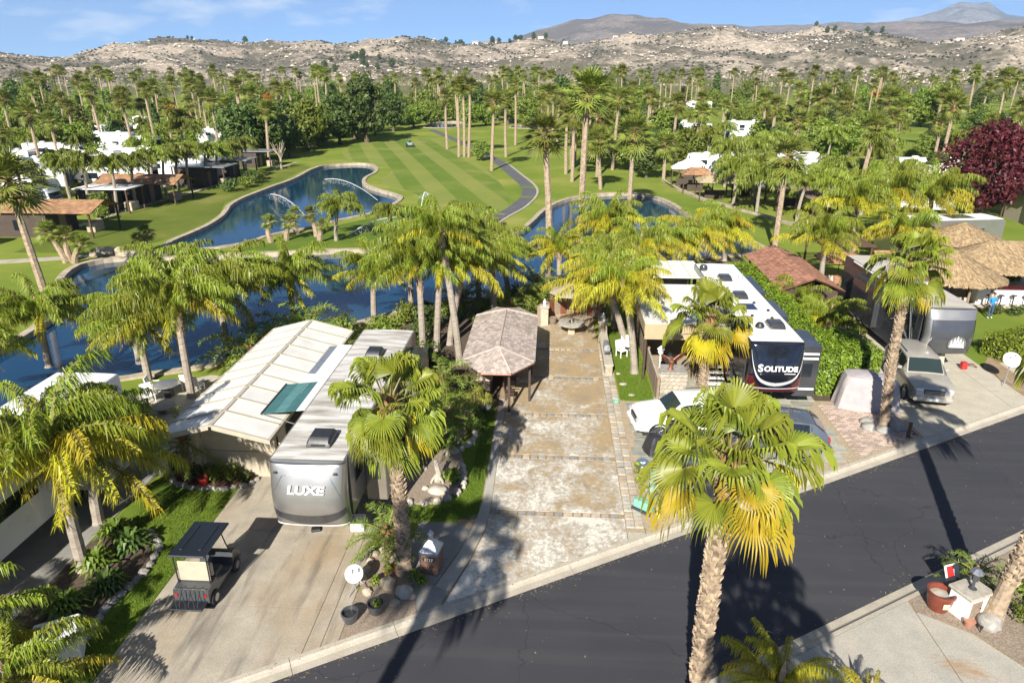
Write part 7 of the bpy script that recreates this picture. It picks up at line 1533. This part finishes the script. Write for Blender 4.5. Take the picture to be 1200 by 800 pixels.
# ------------------------------------------------------------------ rows of parked trailers and shelters
def shelter(label, x, y, wx, wy, ze, zr, mat, wall='brownwall', flat=False, rz=0, group='shelters of the trailer rows'):
    t = thing('shelter', label, 'shelter', (x, y, 0), rz, group)
    MB().box((-wx * .18, 0, ze / 2), (wx * .5, wy * .86, ze)).build('wall', MAT[wall], t); MB().box((wx * .3, wy * .2, .5), (.9, 1.6, 1.0), 0, .03).build('counter', MAT['stone_tan'], t); MB().box((-wx * .18, -wy * .432, 1.2), (1.2, .04, 1.0)).build('window', MAT['glass'], t); MB().box((wx * .072, 0, 1.05), (.04, .95, 2.0)).build('door', MAT['wood'], t)
    if flat: MB().box((0, 0, ze + .08), (wx, wy, .12), 0, .02).build('roof', mat, t)
    else: gable(t, -wx / 2, wx / 2, -wy / 2, wy / 2, ze, zr, mat, 'x', .45, .6)
    for sx in (-1, 1):
        for sy in (-1, 1): MB().box((sx * wx * .46, sy * wy * .44, ze / 2), (.16, .16, ze)).build('post', MAT['wood_dark'], t)
    return t
shelter('long brown-roofed shed nearest the lake at left', -50.5, 66.4, 11.5, 5.2, 2.5, 3.4, MAT['shingle_brown']); shelter('brown-roofed shed between white trailers on the left bank', -51.2, 84.4, 10.5, 5.0, 2.5, 3.4, MAT['shingle_brown']); shelter('brown-roofed hut at the left edge above the path', -56, 58.0, 5, 4.2, 2.4, 3.2, MAT['shingle_brown'])
shelter('white flat awning over dark patio on the left bank', -51.8, 78.0, 6.5, 3.6, 2.7, 0, MAT['cover_white'], 'black', True); shelter('pale grey awning shelter farther along the left bank', -49.6, 97.0, 8, 4.6, 2.8, 0, MAT['steel'], 'brownwall', True); shelter('second pale awning shelter along the left bank', -49.2, 104.5, 7, 4.2, 2.8, 0, MAT['steel'], 'brownwall', True); shelter('small grey shelter by the bare tree', -50.5, 118, 6, 4, 2.6, 0, MAT['steel'], 'brownwall', True)
P1 = rv('travel_trailer', 'white trailer parked among palms', (0, 0, -50), 0, 10.5, 2.5, 3.5, 'rvwhite', 'rvwhite', 'stucco', 'membrane', full=False, group='white trailers in the palm rows')
patch = rv.patch; patch('windscreen', MAT['glass'], lambda a: 2.3, lambda a: 3.0, -50, 50); side_windows(P1, 1, 2.5, [(3, 1.2, 2.4, .6), (7, 1.2, 2.4, .6)]); side_windows(P1, -1, 2.5, [(3, 1.2, 2.4, .6), (7, 1.2, 2.4, .6)]); roof_ac(P1, 0, 3, 3.52, 'white'); roof_ac(P1, 0, 7.5, 3.52, 'white'); slide(P1, 1, 2.5, 4.5, 8, .7, .8, 3.1, 'rvwhite', 'membrane')
P2 = rv('motorhome', 'white motorhome parked among palms', (0, 0, -50), 0, 11, 2.5, 3.6, 'rvwhite', 'rvwhite', 'taupe', 'membrane', full=False, nose=False, group='white motorhomes in the palm rows', cat='motorhome')
MB().box((0, .40, 2.3), (2.3, .03, 1.3), 0, .01).build('windshield', MAT['glass'], P2); side_windows(P2, 1, 2.5, [(1.5, 1.0, 2.4, .8), (5, 1.2, 2.4, .7), (8, 1.2, 2.4, .7)]); side_windows(P2, -1, 2.5, [(1.5, 1.0, 2.4, .8), (5, 1.2, 2.4, .7), (8, 1.2, 2.4, .7)]); roof_ac(P2, 0, 3, 3.62, 'white'); roof_ac(P2, 0, 8, 3.62, 'white'); MB().box((0, 6, 1.2), (2.52, 9, .5)).build('stripe', MAT['taupe'], P2)
P3 = rv('fifth_wheel_trailer', 'dark-nosed white trailer parked among palms', (0, 0, -50), 0, 11.5, 2.5, 3.7, 'rvwhite', 'blackgloss', 'charcoal', 'membrane', full=False, group='dark-nosed trailers in the palm rows')
side_windows(P3, 1, 2.5, [(4.5, 1.2, 2.4, .6), (8, 1.2, 2.4, .6)]); side_windows(P3, -1, 2.5, [(4.5, 1.2, 2.4, .6)]); roof_ac(P3, 0, 3.5, 3.72, 'charcoal'); roof_ac(P3, 0, 8, 3.72, 'charcoal'); slide(P3, 1, 2.5, 5, 9, .8, .8, 3.2, 'rvwhite', 'membrane')
SPOT = [ # kind, place, heading, label
        (0, -52, 73.0, 90, 'white trailer behind the yellow-green bush on the left bank'), (2, -66, 79, 90, 'dark-nosed trailer behind the left bank palms'), (0, -63, 74, 90, 'white trailer left of the dark-nosed one on the left bank'), (1, -50.5, 90.5, 90, 'white motorhome between the left bank sheds'), (0, -48.5, 100.6, 90, 'white trailer behind the pale grey awning'), (2, -49, 108, 90, 'dark-nosed trailer near the bare tree'), (1, -67, 92, 90, 'white motorhome in the second left row, nearest'), (0, -66, 99, 90, 'white trailer in the second left row behind the grey awning'), (1, -66, 108, 95, 'white motorhome in the second left row, middle'), (0, -65, 117, 90, 'white trailer in the second left row, far end'), (2, -78, 96, 90, 'dark-nosed trailer in the third left row'), (1, -80, 108, 90, 'white motorhome in the third left row'), (0, -80, 120, 90, 'white trailer in the third left row'), (1, -73, 132, 90, 'white motorhome behind the left palm belt'), (0, -66, 152, 80, 'white trailer beside the dark tree left of the fairway'), (0, -84, 142, 90, 'white trailer deep in the left palm belt'), (1, -95, 160, 90, 'white motorhome deep in the left palm belt'), (0, -108, 190, 90, 'white trailer far back at the left'), (1, -58, 172, 85, 'white motorhome far left of the fairway end'),
        (0, -57, 69.5, 90, 'white trailer just behind the long brown-roofed shed'), (1, -61, 83.0, 90, 'white motorhome behind the second brown-roofed shed'), (2, -59, 87.2, 90, 'dark-nosed trailer beside the second brown-roofed shed'), (0, -60, 95, 90, 'white trailer behind the left bank motorhome'), (1, -57, 112.5, 90, 'white motorhome at the far end of the left bank'), (2, 36, 92.6, 90, 'dark-nosed trailer nearest the tan canopy'), (1, 38, 116, 90, 'white motorhome at the far end of the right bank'), (0, 57, 97, 90, 'white trailer right of the long right bank row'), (0, 56, 106, 90, 'white trailer behind the right bank row, right end'),
        (0, 34.5, 97.2, 90, 'long white trailer along the right bank, nearest'), (2, 37, 102, 90, 'dark-nosed trailer along the right bank'), (1, 36, 106.5, 90, 'white motorhome along the right bank, behind'), (0, 27, 111, 60, 'white trailer at the left end of the right bank'), (1, 40, 112, 90, 'white motorhome at the back of the right bank'), (0, 44, 84, 80, 'white trailer behind the yellow queen palms at right'), (2, 46, 152, 90, 'dark-nosed trailer in the second right row'), (1, 42, 158, 90, 'white motorhome in the second right row'), (0, 38, 165, 90, 'white trailer in the second right row'), (0, 36, 176, 70, 'white trailer at the left of the second right row'), (1, 50, 182, 90, 'white motorhome behind the second right row'), (0, 30, 188, 80, 'white trailer behind the second right row, left'), (0, 80, 216, 90, 'white trailer beyond the right lawn palms'), (1, 118, 250, 90, 'white motorhome far right among trees'), (0, -8, 330, 60, 'white trailer far behind the fairway'), (0, 60, 300, 90, 'white trailer far behind the right row'), (1, 58, 90.5, 85, 'white motorhome behind the plum-red tree')]
first = {0: P1, 1: P2, 2: P3}; seen = set()
for k, x, y, a, lb in SPOT:
    o = first[k] if k not in seen else dup(first[k]); seen.add(k)
    o.location = (x - 2.5 if x < 0 else x - 10 + 2.0 * (len(lb) % 3), y, 0); o.rotation_euler = (0, 0, rad(a if x < 0 else a - 180)); o['label'] = lb
# right-bank patios
def canopy(label, x, y, w_, d_, ze, zr, mat):
    t = thing('patio_canopy', label, 'canopy', (x, y, 0), U(-.15, .15), 'canopies on the right bank'); P = [(-w_ / 2, -d_ / 2), (w_ / 2, -d_ / 2), (w_ / 2, d_ / 2), (-w_ / 2, d_ / 2)]
    A, B = (-w_ * .2, 0, zr), (w_ * .2, 0, zr); roof_of(t, hip_faces(P, None, [A, B, B, A], ze), mat, .5, .7, 'roof_tiles', .03)
    for a_, b_ in P: MB().box((a_ * .92, b_ * .92, ze / 2), (.14, .14, ze)).build('post', MAT['wood_dark'], t)
    MB().box((0, d_ * .3, .5), (w_ * .5, .6, 1.0), 0, .03).build('counter', MAT['brownwall'], t)
for i, (x, y, w_, mt, z) in enumerate(((19.6, 95.5, 4.2, 'shingle_brown', 2.5), (21.0, 89.6, 5.0, 'tan_fabric', 2.4), (25.4, 92.0, 4.4, 'shingle_brown', 2.6), (18.6, 100.2, 3.4, 'white', 2.6), (20.6, 104.6, 3.6, 'white', 2.6), (29.0, 84.0, 6.0, 'wood', 2.5), (30.5, 78.0, 5.4, 'wood', 2.5))): canopy(['brown canopy at the left end of the right bank', 'broad tan canopy on the right bank lawn edge', 'brown canopy beside the tan one', 'white canopy at the back left of the right bank', 'second white canopy on the right bank', 'brown patio canopy under the yellow queen palms', 'second brown patio canopy under the queen palms'][i], x, y, w_, w_ * .8, z, z + .8, MAT[mt])
struct(edge_band([(16.6, 105), (17.5, 97), (19.4, 89), (22.0, 83), (26, 74)], .5, .3, -.1, False).build('bank_wall', MAT['coping']))
for i, (x, y, h) in enumerate(((22.5, 86.5, 4.2), (25.5, 88.0, 4.8), (28.5, 88.5, 3.4), (36.5, 91.0, 3.6), (24.0, 81.5, 4.0), (27.0, 76.5, 4.2), (33.5, 85.0, 3.8), (41.0, 87.5, 4.0), (24.5, 100, 5.4), (29, 104, 5.2), (33, 109, 5.6), (45, 100, 5.2), (35.5, 80.5, 4.4), (39.5, 82.5, 4.6))): far_palm('queen', x, y, h, U(-.4, .4), U(2.2, 2.9), 'queen palm among the trailers of the right bank', 'queen palms among the right bank trailers')
# silver coach roof and building by the right edge
BR = rv('motorhome', 'silver and white motorhome behind the small thatched palapa', (39.5, 62.5, 0), rad(100), 10.5, 2.6, 3.5, 'silver', 'silver', 'charcoal', 'membrane', full=False, nose=False, cat='motorhome'); side_windows(BR, 1, 2.6, [(3, 1.4, 2.3, .8), (7, 1.4, 2.3, .8)]); side_windows(BR, -1, 2.6, [(3, 1.4, 2.3, .8)]); solar(BR, 0, 4, 3.53, 1.6, 2.2)
shelter('dark flat-roofed shelter at the right edge beyond the palapas', 54.5, 78, 8, 5, 3.0, 0, MAT['charcoal'], 'stucco', True)
# ------------------------------------------------------------------ sprinklers and mower on the course
jm, jt, jo = _new('water_spray'); jp = jt.nodes.new('ShaderNodeBsdfPrincipled'); jp.inputs['Base Color'].default_value = (.9, .93, .95, 1); jp.inputs['Roughness'].default_value = .4; jp.inputs['Alpha'].default_value = .42; jt.links.new(jp.outputs[0], jo.inputs[0])
for i, (a, b, h) in enumerate((((-25.5, 71, .3), (-36.2, 86.9, .6), .8), ((-21.7, 84.8, .3), (-33.2, 100, .6), .9), ((-14.2, 72.9, .3), (-20, 66.5, .3), .9), ((-14.2, 73.0, .3), (-13.0, 74.4, .2), 3.0))):
    t = thing('sprinkler_jet', ['long sprinkler jet arcing over the near half of the pond', 'long sprinkler jet arcing over the far half of the pond', 'sprinkler jet sweeping across the green', 'upright sprinkler plume on the green by the path'][i], 'sprinkler'); A, B = Vector(a), Vector(b)
    MB().tube([(a[0], a[1], 0), (a[0], a[1], .35)], .05, 6).build('head', MAT['black'], t); m = MB()
    P = [A.lerp(B, k / 16) + Vector((0, 0, 4 * h * (k / 16) * (1 - k / 16))) for k in range(17)]; m.tube(P, [lerp(.03, .075, k / 16) for k in range(17)], 6); rr = random.Random(i)
    for k in range(160): p = P[rr.randint(6, 16)] + Vector((rr.uniform(-.5, .5), rr.uniform(-.5, .5), -rr.random() * .6)); m.tube([p, p + Vector((.01, 0, -.10))], .010, 3)
    m.build('spray', jm, t)
mw = thing('ride_on_mower', 'small green ride-on mower working on the striped fairway', 'mower', (-31, 152, 0), .3); MB().box((0, 0, .6), (1.1, 1.6, .5), 0, .08).build('body', MAT['utility'], mw); MB().box((0, .9, .85), (.9, .6, .5), 0, .1).build('engine_cover', MAT['utility'], mw); MB().box((0, .1, 1.0), (.5, .4, .5), 0, .05).build('seat', MAT['black'], mw)
for sx in (-1, 1):
    for y in (-.7, .8): MB().join(MB().lathe([(0, -.12), (.35, -.12), (.35, .12), (0, .12)], 12), Matrix.Rotation(rad(90), 4, 'Y')).build('wheel', MAT['rubber'], mw, False, (sx * .65, y, .35))
MB().tube([(-.4, .5, .9), (-.4, .5, 1.9), (.4, .5, 1.9), (.4, .5, .9)], .04, 5).build('roll_bar', MAT['black'], mw); MB().box((0, -1.2, .2), (2.0, .7, .25), 0, .04).build('cutting_deck', MAT['black'], mw)
# ------------------------------------------------------------------ belts of palms and trees
KEEP = [[(-52, 50), (-36, 50), (-30, 45), (-10, 45), (40, 45), (30, 75), (17, 90), (19, 112), (9, 135), (8, 165), (10, 200), (-38, 200), (-50, 165), (-48, 110), (-52, 75)], [(-70, 62), (-45, 62), (-45, 125), (-70, 112)], [(17, 80), (52, 84), (52, 113), (18, 113)], [(52, 172), (78, 200), (120, 195), (100, 165), (66, 148)], [(28, 146), (56, 146), (56, 190), (24, 190)], [(34, 54), (48, 54), (64, 94), (42, 94)]]
def okp(x, y, pad=0): return not any(inside((x, y), p) for p in KEEP)
def az_ok(x, y): return abs(math.atan2(x, y) + rad(3.3)) < rad(41)
TAKEN = []
def spot(x0, x1, y0, y1, dmin):
    for _ in range(60):
        x, y = U(x0, x1), U(y0, y1)
        if okp(x, y) and az_ok(x, y) and all((x - a) ** 2 + (y - b) ** 2 > dmin * dmin for a, b in TAKEN): TAKEN.append((x, y)); return x, y
    return None
ZONES = [('left belt', -150, -46, 68, 200, 50, 44, 40), ('far left belt', -250, -50, 200, 380, 68, 10, 44), ('belt behind the fairway', -60, 30, 205, 400, 44, 6, 36), ('right bank belt', 20, 70, 66, 200, 14, 28, 22), ('right belt', 50, 170, 80, 220, 16, 30, 36), ('far right belt', 20, 300, 205, 400, 70, 12, 56)]
for zn, x0, x1, y0, y1, nfan, nq, nt in ZONES:
    for i in range(nt):
        p = spot(x0, x1, y0, y1, 5.5)
        if p:
            k = R.choices(['mid', 'dark', 'lime', 'pine', 'gold'], [6, 1.4, 5, .8, .6])[0]
            tree(k, p[0], p[1], U(.6, 1.05) * (1.3 if y0 > 199 else 1) * (.85 if y0 < 120 and 'right' in zn else 1), {'mid': 'mid-green', 'dark': 'dark evergreen', 'lime': 'lime-green', 'pine': 'dark conical', 'gold': 'golden autumn'}[k] + ' tree in the ' + zn + ' of palms', k + ' trees of the ' + zn)
    for i in range(nfan):
        p = spot(x0, x1, y0, y1, 3)
        if p: far_palm('fan', p[0], p[1], U(10.5, 15.5) if y0 > 199 else U(7, 12.5) if 'right' not in zn else U(6, 11), U(-.5, .5), U(1.9, 2.7), 'fan palm in the ' + zn + ' of palms', 'fan palms of the ' + zn)
    for i in range(nq):
        p = spot(x0, x1, y0, y1, 3)
        if p: far_palm('queen', p[0], p[1], U(3.5, 6), U(-.4, .4), U(2.2, 3), 'queen palm in the ' + zn + ' of palms', 'queen palms of the ' + zn)
for i, (k, x, y, s, lb) in enumerate((('dark', -42.5, 160, 1.45, 'big dark evergreen at the left edge of the fairway'), ('dark', -47.5, 156, 1.2, 'dark evergreen left of the big one by the fairway'), ('dark', -52, 126, 1.15, 'big dark tree behind the bare tree'), ('dark', -55, 122, 1.1, 'dark tree left of the big one behind the bare tree'), ('lime', -40, 203, 1.1, 'willowy lime tree beyond the fairway, left'), ('lime', -33, 234, 1.2, 'willowy lime tree beyond the fairway, middle'), ('lime', -24, 206, 1.05, 'willowy lime tree beyond the fairway, right'), ('mid', -8, 205, 1.0, 'round tree behind the cart path palms'), ('mid', 8, 232, 1.35, 'large round tree right of the fairway end'), ('dark', 2, 262, 1.4, 'dark tree behind the tall slim fan palm'), ('mid', 8, 122, .9, 'rounded tree left of the tallest fan palm'), ('mid', 13, 116, .95, 'rounded tree right of the tallest fan palm'), ('dark', 14.5, 108, .75, 'dark dense tree at the edge of the right bank lawn'), ('lime', 84, 196, 1.0, 'lime tree behind the right lawn'), ('mid', 96, 203, 1.2, 'broad tree behind the right lawn'), ('mid', 108, 210, 1.3, 'broad tree at the right of the right lawn'), ('dark', 72, 190, 1.0, 'dark tree at the left of the right lawn'), ('mid', -13, 128, .5, 'small round tree beside the cart path'), ('gold', -112, 205, 1.1, 'golden tree in the left distance'), ('gold', 130, 300, 1.3, 'golden tree in the right distance'))): tree(k, x, y, s, lb, 'marked trees of the course')
for i, (k, x, y, s_) in enumerate((('mid', 12, 130, .8), ('dark', 18, 125, .8), ('lime', 6, 150, .9), ('mid', 14, 150, .95), ('mid', 22, 140, 1), ('lime', 4, 172, .9), ('mid', 16, 176, 1.1), ('dark', 10, 192, 1.1), ('mid', 24, 160, 1), ('mid', 26, 120, .8), ('lime', 20, 190, 1))): tree(k, x, y, s_, ['round tree in the belt right of the cart path'][0], 'trees right of the cart path')
for i, (x, y) in enumerate(((10, 138), (3, 104), (7, 109), (10, 117), (4, 126), (8, 131), (-1, 141), (-2, 152), (1, 160), (13, 124), (15, 140), (8, 160), (20, 152), (12, 168), (5, 186), (18, 168), (24, 175), (27, 132), (22, 130), (0, 178), (-3, 190))): far_palm('fan', x, y, U(8, 12), U(-.4, .4), U(2, 2.6), 'fan palm in the belt right of the cart path', 'fan palms right of the cart path')
for i, (k, x, y, s_) in enumerate((('dark', -50, 131, .9), ('mid', -55, 137, 1), ('mid', -50, 143, 1.1), ('dark', -57, 148, 1.2), ('mid', -51, 151, 1), ('lime', -61, 141, 1), ('mid', -59, 158, 1.1), ('dark', -48, 170, 1.2), ('mid', -54, 168, 1), ('lime', -45, 178, 1), ('mid', -50, 184, 1.1), ('dark', -43, 190, 1.1))): tree(k, x, y, s_, 'tree massed along the left edge of the fairway', 'trees left of the fairway')
for i, (k, x, y, s_) in enumerate((('mid', -36, 208, 1), ('lime', -20, 212, 1), ('mid', -14, 220, 1.2), ('mid', -6, 226, 1.1), ('dark', -26, 240, 1.3), ('mid', -40, 226, 1.2), ('lime', -2, 212, 1), ('mid', -46, 214, 1.1), ('dark', -18, 232, 1.2))): tree(k, x, y, s_, 'tree closing off the far end of the fairway', 'trees at the fairway end')
# far wood that reads as one mass
fw = MB(); rr = random.Random(77); base = []
for k in range(900):
    x, y = rr.uniform(-560, 560), rr.uniform(385, 800)
    if noise.noise(Vector((x, y, 0)) / 90) + rr.uniform(-.35, .35) < (y - 560) / 700: continue
    hh, ww = rr.uniform(5, 12), rr.uniform(3, 7)
    leaf_cloud(fw, (x, y, hh * .55), (ww * .6, ww * .6, hh * .45), 34, 1.1, rr, .5)
tag(stuff(fw.build('far_wood', MAT['mid_leaf'])), 'far belt of mixed trees before the hills', 'trees')
fp = MB()
for k in range(420):
    x, y = rr.uniform(-480, 480), rr.uniform(380, 640); h = rr.uniform(10, 16); fp.tube([(x, y, 0), (x, y, h)], [.25, .2], 4, False)
    for q in range(13): a = q * 2.4; e = rr.uniform(-.6, 1); d = Vector((math.cos(a) * 2.0, math.sin(a) * 2.0, e * 1.3)); s = Vector((-d.y, d.x, 0)) * .22; c = Vector((x, y, h)); fp.add([c, c + d * .6 + s, c + d, c + d * .6 - s], [(0, 1, 2, 3)])
tag(stuff(fp.build('far_palms', MAT['fan_far'])), 'far palms standing over the mixed trees', 'palms')
# houses and trees on the hills
def hz_(x, y):
    r = math.hypot(x, y); return hill_height(NEARSKY, math.atan2(x, y), r, *NH[1:])
HS = []
for i, (px, r) in enumerate(((557, 1480), (570, 1470), (580, 1490), (620, 1480), (634, 1470), (645, 1490), (662, 1460), (694, 1480), (1094, 1480), (1104, 1470), (1116, 1490), (62, 1000), (720, 1480), (985, 1490), (690, 1100))):
    az = math.atan((px - 600) / FPX) - rad(3.3); x, y = math.sin(az) * r, math.cos(az) * r; t = thing('hill_house', 'small pale house on the far hill ridge', 'house', (x, y, hz_(x, y) - .5), U(-.4, .4), 'houses on the hill ridge'); w_ = U(9, 15)
    MB().box((0, 0, 2.2), (w_, 8, 4.4)).build('wall', MAT['stucco'] if i % 2 else MAT['white'], t); m = MB(); m.add([(-w_ / 2 - .5, -4.5, 4.3), (w_ / 2 + .5, -4.5, 4.3), (w_ / 2 + .5, 4.5, 4.3), (-w_ / 2 - .5, 4.5, 4.3), (-w_ / 2, 0, 6), (w_ / 2, 0, 6)], [(0, 1, 5, 4), (2, 3, 4, 5), (0, 4, 3), (1, 2, 5)]); m.build('roof', MAT['shingle_brown'] if i % 3 else MAT['shingle'], t)
    for k in range(3): MB().box((-w_ / 3 + k * w_ / 3, -4.02, 2.4), (1.6, .06, 1.4)).build('window', MAT['glass'], t)
for i in range(46):
    px = R.choice([U(515, 545), U(560, 660), U(560, 660), U(945, 985), U(1005, 1045), U(200, 300)]) if i < 34 else U(360, 460); r = U(1420, 1500) if i < 34 else U(900, 1050)
    az = math.atan((px - 600) / FPX) - rad(3.3); x, y = math.sin(az) * r, math.cos(az) * r; t = tree('dark', x, y, U(.7, 1.5), 'dark tree on the hillside below the ridge', 'dark trees on the hills'); t.location.z = hz_(x, y) - .5

# things of one group that look alike are told apart by their order across the view
byl = {}
for o in COL.objects:
    if o.parent is None and 'label' in o and 'group' in o: byl.setdefault(o['label'], []).append(o)
def nth(n): return str(n) + ('th' if 10 < n % 100 < 14 else {1: 'st', 2: 'nd', 3: 'rd'}.get(n % 10, 'th'))
for lb, os_ in byl.items():
    if len(os_) > 1:
        os_.sort(key=lambda o: math.atan2(o.location.x, o.location.y))
        for i, o in enumerate(os_): o['label'] = lb + ', ' + (nth(i + 1) + ' from the left' if i + 1 < len(os_) else 'rightmost of them')
